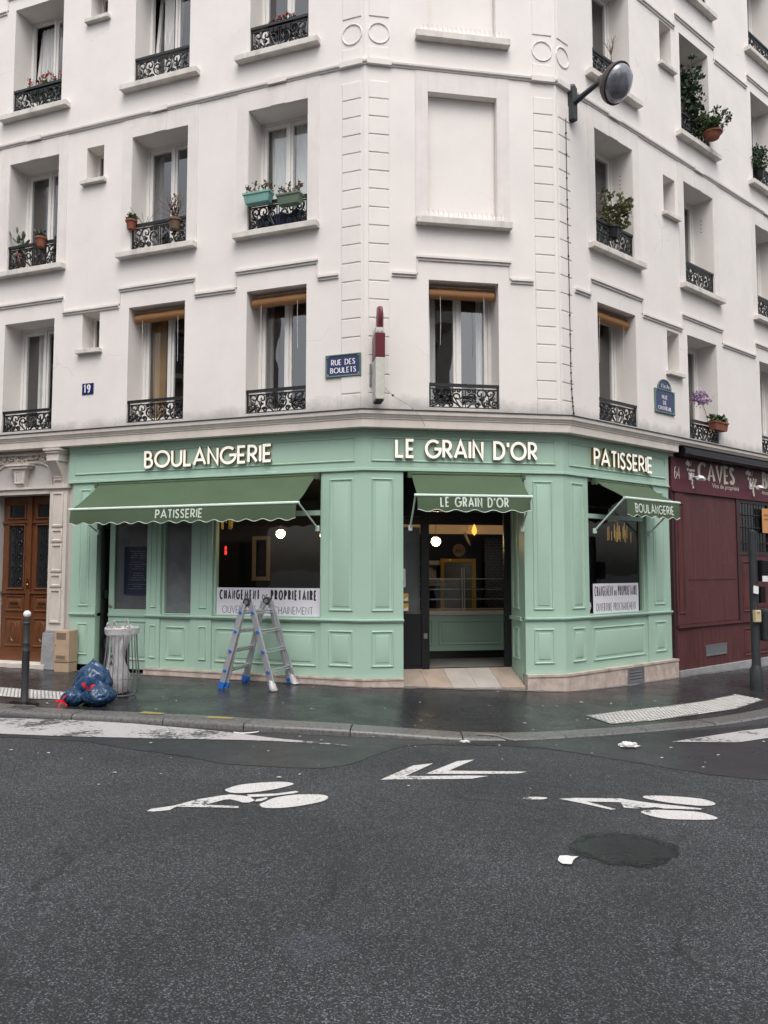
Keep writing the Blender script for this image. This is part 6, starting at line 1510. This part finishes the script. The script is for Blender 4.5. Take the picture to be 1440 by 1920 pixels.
mb = MB(); mb.quad(Mz @ V3((-.12, -.09, 1.52)), Mz @ V3((-.02, -.10, 1.50)), Mz @ V3((-.01, -.10, 1.62)), Mz @ V3((-.11, -.09, 1.64))); mb.build('sticker', M['white'], t)
# paper litter
def scrap(pts, label, h=.012, zf=road_z, m='paper', cat='litter', sd=1):
    cx_ = sum(q[0] for q in pts) / len(pts); cy_ = sum(q[1] for q in pts) / len(pts)
    t = sheet('paper_scrap', pts, h, M[m], zf=zf, cell=.03); tag(t, label, cat)
    for v in t.data.vertices: v.co.z += .012 * abs(noise.noise((v.co.x * 22, v.co.y * 22, sd))); 
    return t
scrap(G['paper'], 'torn white paper scrap at the left rim of the dark puddle', .007)
def blob(cx_, cy_, w, d, h, label, sd, m='paper', zf=road_z):
    bm = bmesh.new(); bmesh.ops.create_icosphere(bm, subdivisions=4, radius=1); z0 = zf(cx_, cy_) + .006
    for v in bm.verts:
        c = v.co.copy(); r1 = 1 + .5 * noise.noise(c * 2.1 + V3((sd, 0, 0))) + .25 * noise.noise(c * 5)
        v.co = V3((c.x * w * r1, c.y * d * r1, max(0, (c.z * .5 + .4) * h * r1)))
    me = bpy.data.meshes.new('crumpled_paper'); bm.to_mesh(me); bm.free(); me.materials.append(M[m])
    o = bpy.data.objects.new('crumpled_paper', me); C.objects.link(o); o.location = (cx_, cy_, z0); return tag(o, label, 'litter')
blob(2.55, 8.33, .095, .05, .05, 'crumpled white tissue in the wet gutter at the right', 2.0)
blob(.86, 8.50, .05, .03, .02, 'small white paper wad in the gutter below the corner', 6.0)
t = MB(); t.tube(catmull([(-1.62, 8.62, road_z(-1.6) + .012), (-1.52, 8.56, road_z(-1.6) + .014), (-1.40, 8.60, road_z(-1.6) + .014), (-1.36, 8.66, road_z(-1.6) + .012)], 5), .007, 5); o = t.build('plastic_strip', M['white'], None, smooth=True); tag(o, 'curved white plastic strip lying in the gutter by the kerb', 'litter')
t = MB(); t.tube(catmull([(1.02, 8.74, kerb_z(1.0) + .016), (1.2, 8.70, kerb_z(1.2) + .02), (1.33, 8.64, road_z(1.4) + .02), (1.42, 8.58, road_z(1.5) + .012)], 5), .008, 5); o = t.build('twig', mat('twig_pale', (.22, .20, .18), .8, var=.3), None, smooth=True); tag(o, 'thin pale twig lying across the edge of the dropped kerb', 'litter')
mb = MB(); r = random.Random(12); k = 0
while k < 110:
    x = r.uniform(-4.5, 4.5); y = r.uniform(6.5, 11.3)
    if fdist(x, y) < .3: continue
    on_walk = any(True for q in [0]) and y > _ip(x, [-6, -4.6, -1.3, .6, 1.6, 2, 3.2, 5], [10.1, 9.85, 9.05, 8.9, 8.95, 9.1, 9.5, 10.6]) + .05
    z = (walk_z(x, y) if on_walk else road_z(x, y)) + .011; k += 1
    s = r.uniform(.006, .017); a = r.uniform(0, 6); c_, s__ = cos(a) * s * r.uniform(1, 2.2), sin(a) * s
    mb.poly([V3((x - c_, y - s__, z)), V3((x + s__ * .5, y - c_ * .5, z + .003)), V3((x + c_, y + s__, z)), V3((x - s__ * .5, y + c_ * .6, z + .002))])
o = mb.build('litter_flecks', M['paper'], None); tag(o, 'pale flecks of wet litter scattered over pavement and gutter', 'litter', kind='stuff')

# ---------------------------------------------------------------- window plants
def leaves(mb, c, rad, n, size, sd, flat=False):
    r = random.Random(sd)
    for i in range(n):
        d = V3((r.gauss(0, 1), r.gauss(0, 1), r.gauss(0, 1))); d.normalize(); rr = r.random() ** .45
        q = V3(c) + V3((d.x * rad[0] * rr, d.y * rad[1] * rr, d.z * rad[2] * rr)); s = size * r.uniform(.6, 1.4)
        a = V3((r.uniform(-1, 1), r.uniform(-1, 1), r.uniform(-.6, 1))).normalized(); b = a.cross(V3((r.uniform(-1, 1), r.uniform(-1, 1), r.uniform(-1, 1)))).normalized()
        mb.quad(q, q + a * s * .5 + b * s * .32, q + a * s, q + a * s * .5 - b * s * .32)
def pot_round(c, r, h, m, t, name='pot'):
    MB().lathe([(r * .66, 0), (r * .70, .0), (r * .95, h * .8), (r * 1.08, h * .8), (r * 1.08, h), (r * .96, h), (r * .9, h * .86), (0, h * .86)], c, 16).build(name, M[m], t, smooth=35)
def pot_box(F, u0, u1, z0, z1, o0, o1, m, t):
    mb = MB(); d = .03
    mb.rings([[F.pt(u0 + d, z0, o0 + .02), F.pt(u1 - d, z0, o0 + .02), F.pt(u1 - d, z0, o1 - .02), F.pt(u0 + d, z0, o1 - .02)]] + [[F.pt(u0 + e, z, o0 + f), F.pt(u1 - e, z, o0 + f), F.pt(u1 - e, z, o1 - f), F.pt(u0 + e, z, o1 - f)] for z, e, f in ((z1 - .03, .006, .005), (z1 - .03, -.006, -.006), (z1, -.006, -.006), (z1, .012, .012), (z1 - .03, .015, .015))], True, True, True)
    mb.build('planter', M[m], t, smooth=30)
def stems(mb, c, n, h, spread, sd, r0=.004):
    r = random.Random(sd); tips = []
    for i in range(n):
        a = r.uniform(0, 6.28); e = V3(c) + V3((cos(a) * spread * r.uniform(.3, 1), sin(a) * spread * r.uniform(.2, .8), h * r.uniform(.6, 1))); m_ = V3(c).lerp(e, .5) + V3((r.uniform(-.02, .02), 0, .02))
        mb.tube(catmull([c, m_, e], 3), r0, 4); tips.append(e)
    return tips
def plant(F, u, z, o, label, pot, r, h, fol, n, rad, lsize, sd, cat='potted plant', flower=None, stem=None, lift=.6):
    c = F.pt(u, z, o); t = thing('potted_plant', label, cat, tuple(c)); pot_round(c, r, h, pot, t)
    top = c + V3((0, 0, h * .9)); mb = MB(); tips = stems(mb, top, stem or 6, rad[2] * 1.5, rad[0] * .9, sd); mb.build('stem', M['twig'], t)
    mb = MB(); leaves(mb, top + V3((0, 0, rad[2] * lift)), rad, n, lsize, sd)
    for i, e in enumerate(tips): leaves(mb, e, (.04, .04, .04), 8, lsize, sd + i)
    mb.build('foliage', M[fol], t)
    if flower:
        mb = MB()
        for i, e in enumerate(tips): leaves(mb, e + V3((0, 0, .02)), (.035, .035, .03), 14, .035, sd + 50 + i)
        mb.build('flower', M[flower], t)
    return t
ZT = [4.02 + .36, 6.88 + .47 + .015, 9.78 + .47 + .015]
# left column, second floor: cactus and terracotta pot
c = A.pt(6.66, ZT[1] - .32, -.13); t = thing('potted_plant', 'grey green prickly pear cactus standing in the leftmost window', 'potted plant', tuple(c)); pot_round(c, .10, .19, 'terracotta', t)
mb = MB(); r_ = random.Random(3)
def pad(base, ang, l, w, lean):
    ax_ = V3((sin(ang) * .9, lean, cos(ang))).normalized(); q = ax_.to_track_quat('Z', 'Y').to_matrix(); S = Matrix(((1, 0, 0), (0, .28, 0), (0, 0, 1)))
    mb.lathe([(w * sin(a) * .9, l * .5 - l * .5 * cos(a)) for a in [pi * i / 8 for i in range(9)]], base, 10, q @ S, cap=False); return base + ax_ * l
b0 = c + V3((0, 0, .17))
for a0, l0 in ((-.25, .24), (.35, .2), (.05, .28)):
    e = pad(b0, a0, l0, .05, -.1); 
    for a1 in (a0 - .6, a0 + .45):
        e2 = pad(e, a1, .15, .045, -.1)
        if a1 < 0: pad(e2, a1 + .5, .12, .035, -.1)
mb.build('cactus_pad', mat('cactus', (.12, .15, .11), .6, var=.25, vs=18), t, smooth=True)
plant(A, 6.05, ZT[1] - .13, .04, 'terracotta pot hung outside the leftmost railing beside the cactus', 'terracotta', .095, .17, 'leaf_dark', 40, (.08, .06, .06), .05, 5)
plant(A, 4.16, ZT[1] - .10, .03, 'terracotta pot hung on the left end of the second floor middle railing', 'terracotta', .09, .16, 'leaf', 90, (.10, .07, .06), .05, 6)
c = A.pt(3.32, ZT[1] - .22, .0); t = thing('potted_plant', 'dry reddish shrub in a pot on the second floor middle railing', 'potted plant', tuple(c)); pot_round(c, .11, .18, 'leaf_brown', t)
mb = MB(); tips = stems(mb, c + V3((0, 0, .15)), 15, .52, .20, 9, .005); tips += stems(mb, c + V3((0, 0, .2)), 5, .25, .55, 19, .004); mb.build('stem', M['twig'], t)
mb = MB(); leaves(mb, c + V3((0, 0, .40)), (.10, .08, .20), 110, .045, 10)
mb.build('foliage', M['leaf_brown'], t)
# bare twigs at the left of the same window
c = A.pt(3.95, ZT[1] - .05, -.05); t = thing('dry_branch', 'bare dry branch sticking out over the middle railing', 'branch', tuple(c)); mb = MB(); stems(mb, c, 5, .38, .34, 14, .004); mb.build('twig', M['twig'], t)
# second floor, right window of the left facade
def boxplant(F, u0, u1, z0, o0, label, m, fol, n, lsize, sd, h=.16, flower=None, up=.12, wide=.16):
    t = thing('window_box', label, 'window box', tuple(F.pt((u0 + u1) / 2, z0, o0))); pot_box(F, u0, u1, z0, z0 + h, o0, o0 + wide, m, t)
    c = F.pt((u0 + u1) / 2, z0 + h + up * .6, o0 + wide / 2)
    mb = MB(); tips = []
    for i in range(max(3, int((u1 - u0) / .07))):
        b = F.pt(u0 + (u1 - u0) * (i + .5) / max(3, int((u1 - u0) / .07)), z0 + h * .8, o0 + wide / 2); tips += stems(mb, b, 2, up * 1.8, .07, sd + i)
    mb.build('stem', M['twig'], t)
    mb = MB(); r = random.Random(sd)
    for i in range(6): b = F.pt(u0 + (u1 - u0) * (i + .5) / 6, z0 + h + up * r.uniform(.2, .8), o0 + wide / 2); leaves(mb, b, ((u1 - u0) / 8, wide * .6, up * .7), n // 6, lsize, sd + i)
    mb.build('foliage', M[fol], t)
    if flower:
        for i, e in enumerate(tips[::2]):
            mb = MB(); leaves(mb, e, (.04, .04, .04), 16, .04, sd + 70 + i); mb.build('flower', M[flower], t)
    return t
boxplant(A, 1.50, 1.96, ZT[1] - .08, .02, 'turquoise window box with a dry red stem on the second floor railing', 'turquoise', 'leaf_brown', 26, .05, 21, flower='leaf_brown', up=.10)
boxplant(A, .99, 1.38, ZT[1] - .19, .02, 'dark olive window box beside the turquoise one', 'olive_box', 'leaf_brown', 60, .05, 22, flower='leaf_brown', up=.10)
t = thing('blue_bag', 'crumpled dark blue cloth stored behind the railing under the window boxes', 'cloth', tuple(A.pt(1.45, 6.88, -.1)))
mb = MB(); R = []
for j in range(7):
    R.append([A.pt(.99 + .92 * i / 24, 6.885 + .30 * j / 6 * (1 - .1 * sin(i * .9)), -.085 - .10 * (1 - (j / 6 - .5) ** 2 * 2) + .03 * noise.noise((i * .5, j * .9, 2))) for i in range(25)])
mb.rings(R, False); mb.build('cloth', M['blue_cloth'], t, smooth=True)
# third floor, left facade
boxplant(A, 5.82, 6.62, ZT[2] - .17, -.22, 'long green window box with red geraniums in the top left window', 'leaf', 'leaf_olive', 260, .06, 31, flower='flower_red', up=.16, h=.15)
boxplant(A, 1.20, 1.72, ZT[2] - .17, -.24, 'black window box with a thin red flower behind a third floor railing', 'black', 'leaf', 90, .06, 33, flower='flower_red', up=.12, h=.15)
plant(A, 1.05, 9.80, -.20, 'terracotta pot on the sill behind the third floor railing nearest the corner', 'terracotta', .09, .17, 'leaf', 40, (.07, .06, .07), .05, 35)
t = thing('wind_vane', 'small white pinwheel tied behind the top middle railing', 'pinwheel', tuple(A.pt(3.5, 14.9, -.08)))
mb = MB()
for k in range(4): a = k * pi / 2 + .4; q = A.pt(3.42, 10.02, -.07); e = A.t * (cos(a) * .11) + V3((0, 0, sin(a) * .11)); f = A.t * (cos(a + .7) * .07) + V3((0, 0, sin(a + .7) * .07)); mb.poly([q, q + e, q + f + A.n * .01])
mb.build('vane', M['white'], t); MB().tube([A.pt(3.42, 9.80, -.08), A.pt(3.42, 10.02, -.08)], .005, 5).build('stick', M['white'], t)
# right facade
def bush(F, u, z, o, label, rad, n, fol, sd, lsize=.07, pot='black', pr_=.13, cat='potted plant', flower=None, ph=.2):
    c = F.pt(u, z, o); t = thing('potted_plant', label, cat, tuple(c)); pot_round(c, pr_, ph, pot, t); top = c + V3((0, 0, ph * .9))
    mb = MB(); tips = stems(mb, top, 16, rad[2] * 2.0, rad[0] * 1.1, sd, .005); mb.build('stem', M['twig'], t)
    mb = MB(); r = random.Random(sd)
    for i in range(9): leaves(mb, top + V3((r.uniform(-1, 1) * rad[0] * .7, r.uniform(-1, 1) * rad[1] * .7, rad[2] * r.uniform(.1, 1.5))), (rad[0] * .5, rad[1] * .5, rad[2] * .45), n // 12, lsize, sd + i)
    for i, e in enumerate(tips): leaves(mb, e, (.06, .06, .07), n // 60 + 4, lsize * .9, sd + 40 + i)
    mb.build('foliage', M[fol], t)
    if flower:
        mb = MB(); leaves(mb, top + V3((0, 0, rad[2])), rad, 40, .04, sd + 90); mb.build('flower', M[flower], t)
    return t
bush(Cf, 1.55, ZT[1] - .20, -.06, 'yellowish green bush spilling over the second floor railing right of the corner', (.36, .2, .26), 620, 'leaf_olive', 41, .075, flower='leaf_brown')
bush(Cf, 4.22, ZT[2] - .24, -.14, 'tall dark climbing plant filling the third floor window on the right facade', (.30, .22, .62), 1100, 'leaf_dark', 42, .085, pr_=.15)
bush(Cf, 4.60, ZT[2] - .36, .20, 'terracotta bowl of trailing greenery and dry grass hung outside a third floor railing', (.36, .28, .17), 1100, 'leaf', 43, .065, pot='terracotta', pr_=.17, ph=.12, flower='leaf_brown')
bush(Cf, 6.95, ZT[2] - .30, .0, 'dark trailing plant on the railing at the right edge of the third floor', (.34, .24, .24), 700, 'leaf_dark', 44, .07)
c = Cf.pt(1.93, 9.80, -.25); t = thing('potted_plant', 'thin leafless sapling beside the third floor reveal above the street lamp', 'potted plant', tuple(c)); pot_round(c, .09, .15, 'terracotta', t)
mb = MB(); mb.tube([c, c + V3((0.01, 0, .5)), c + V3((0, .02, 1.0))], .007, 5); stems(mb, c + V3((0, 0, .85)), 16, .36, .16, 46, .003); mb.build('stem', M['twig'], t)
# first floor right: terracotta trough with lilac flowers
t = boxplant(Cf, 4.42, 4.92, ZT[0] - .14, .02, 'terracotta trough with grassy leaves hung on the first floor railing of the right street', 'terracotta', 'leaf', 120, .09, 51, up=.10, h=.16)
c = Cf.pt(4.12, ZT[0] - .10, -.02); t = thing('lilac_flower', 'lilac flower head on a thin stem rising behind the terracotta trough', 'flower', tuple(c))
mb = MB(); mb.tube(catmull([Cf.pt(4.45, ZT[0] - .05, .02), Cf.pt(4.35, ZT[0] + .2, .02), Cf.pt(4.22, ZT[0] + .34, .02)], 4), .005, 5); mb.build('stem', M['twig'], t)
mb = MB(); leaves(mb, Cf.pt(4.18, ZT[0] + .42, .02), (.20, .1, .16), 170, .065, 52); mb.build('flower', M['flower_lilac'], t)

# ---------------------------------------------------------------- buildings across the street, seen in the window reflections
def opposite(cx_, cy_, rz, w, floors, m, label):
    t = thing('opposite_building', label, 'building', (cx_, cy_, road_z(cx_) - .05)); t.rotation_euler = (0, 0, rz); ORG[t.name] = V3((0, 0, 0))
    H = 3.8 + 3.0 * floors; n = int(w / 2.6); step = w / n
    mb = MB(); hol = []
    fr = Face((-w / 2, 0), (1, 0), (0, -1))
    for f in range(floors):
        for i in range(n): u = step * (i + .5); hol.append((u - .6, u + .6, 4.3 + 3.0 * f, 6.4 + 3.0 * f, .35))
    for i in range(n): u = step * (i + .5); hol.append((u - .95, u + .95, .3, 3.0, .3))
    wall_with_holes(mb, fr, 0, w, 0, H, hol)
    mb.quad(fr.pt(0, 0, 0), fr.pt(0, 0, -10), fr.pt(0, H, -10), fr.pt(0, H, 0)); mb.quad(fr.pt(w, 0, 0), fr.pt(w, 0, -10), fr.pt(w, H, -10), fr.pt(w, H, 0)); mb.quad(fr.pt(0, H, 0), fr.pt(w, H, 0), fr.pt(w, H, -10), fr.pt(0, H, -10))
    mb.quad(fr.pt(0, 0, -10), fr.pt(w, 0, -10), fr.pt(w, H, -10), fr.pt(0, H, -10))
    mb.fbox(fr, -.1, w + .1, 3.55, 3.8, 0, .25); mb.fbox(fr, -.1, w + .1, H - .3, H, 0, .35)
    mb.build('wall', M[m], t, recalc=False)
    pw = MB().fbox(Face((0, 0), (1, 0), (0, -1)), -.6, .6, 0, 2.1, -.36, -.30).build('window', M['opp_glass'], t); gw = MB().fbox(Face((0, 0), (1, 0), (0, -1)), -.95, .95, 0, 2.7, -.31, -.25).build('shop_window', M['opp_glass'], t)
    bal = MB(); F0 = Face((0, 0), (1, 0), (0, -1)); bal.fbox(F0, -1.0, 1.0, -.25, -.08, .0, .85)
    for i in range(13): x = -.97 + 1.94 * i / 12; bal.tube([F0.pt(x, -.08, .8), F0.pt(x, .85, .8)], .012, 4)
    bal.tube([F0.pt(-.98, .86, .8), F0.pt(.98, .86, .8)], .025, 5); bal = bal.build('balcony', M['opp_cream'], t)
    first = True
    for f in range(floors):
        for i in range(n):
            L_ = fr.pt(step * (i + .5), 4.3 + 3.0 * f, 0)
            q = pw if first else pw.copy(); b = bal if first else bal.copy()
            for o in (q, b):
                if not first: C.objects.link(o)
                o.parent = t; o.location = L_
            first = False
    for i in range(n):
        q = gw if i == 0 else gw.copy()
        if i: C.objects.link(q)
        q.parent = t; q.location = fr.pt(step * (i + .5), .3, 0)
    return t
opposite(-1.0, -11.5, radians(180 + 4), 24, 4, 'opp_cream', 'cream apartment building with balconies across the street, facing the corner doorway')
opposite(-24.4, 4.8, radians(180 - 62), 20, 4, 'opp_brick', 'brownish apartment building across the left street, mirrored in the left windows')
opposite(21.5, 1.5, radians(180 + 58), 20, 4, 'opp_cream', 'pale apartment building across the right street, mirrored in the right windows')

# ---------------------------------------------------------------- repeats share a group
GRP = {'rubbish_bag': 'rubbish bags piled by the wire bin', 'poster': 'change of owner posters', 'awning': 'green bakery awnings', 'street_plaque': 'street name plaques', 'sticker': 'stickers on the bakery glass', 'spotlight': 'spotlights over the wine shop',
       'window_box': 'window boxes on the railings', 'potted_plant': 'potted plants in the windows', 'pendant_lamp': 'lamps hanging in the bakery', 'opposite_building': 'buildings across the street', 'bicycle_marking': 'cyclist symbols on the road', 'tactile_strip': 'tactile strips on the pavement',
       'kerb_paint': 'yellow dabs on the kerb', 'sign_lettering': 'raised letters on the bakery fascia', 'tube_chandelier': 'gold tube chandeliers', 'crumpled_paper': 'paper litter in the gutter'}
for o in bpy.data.objects:
    k = o.name.split('.')[0]
    if o.parent is None and k in GRP: o['group'] = GRP[k]
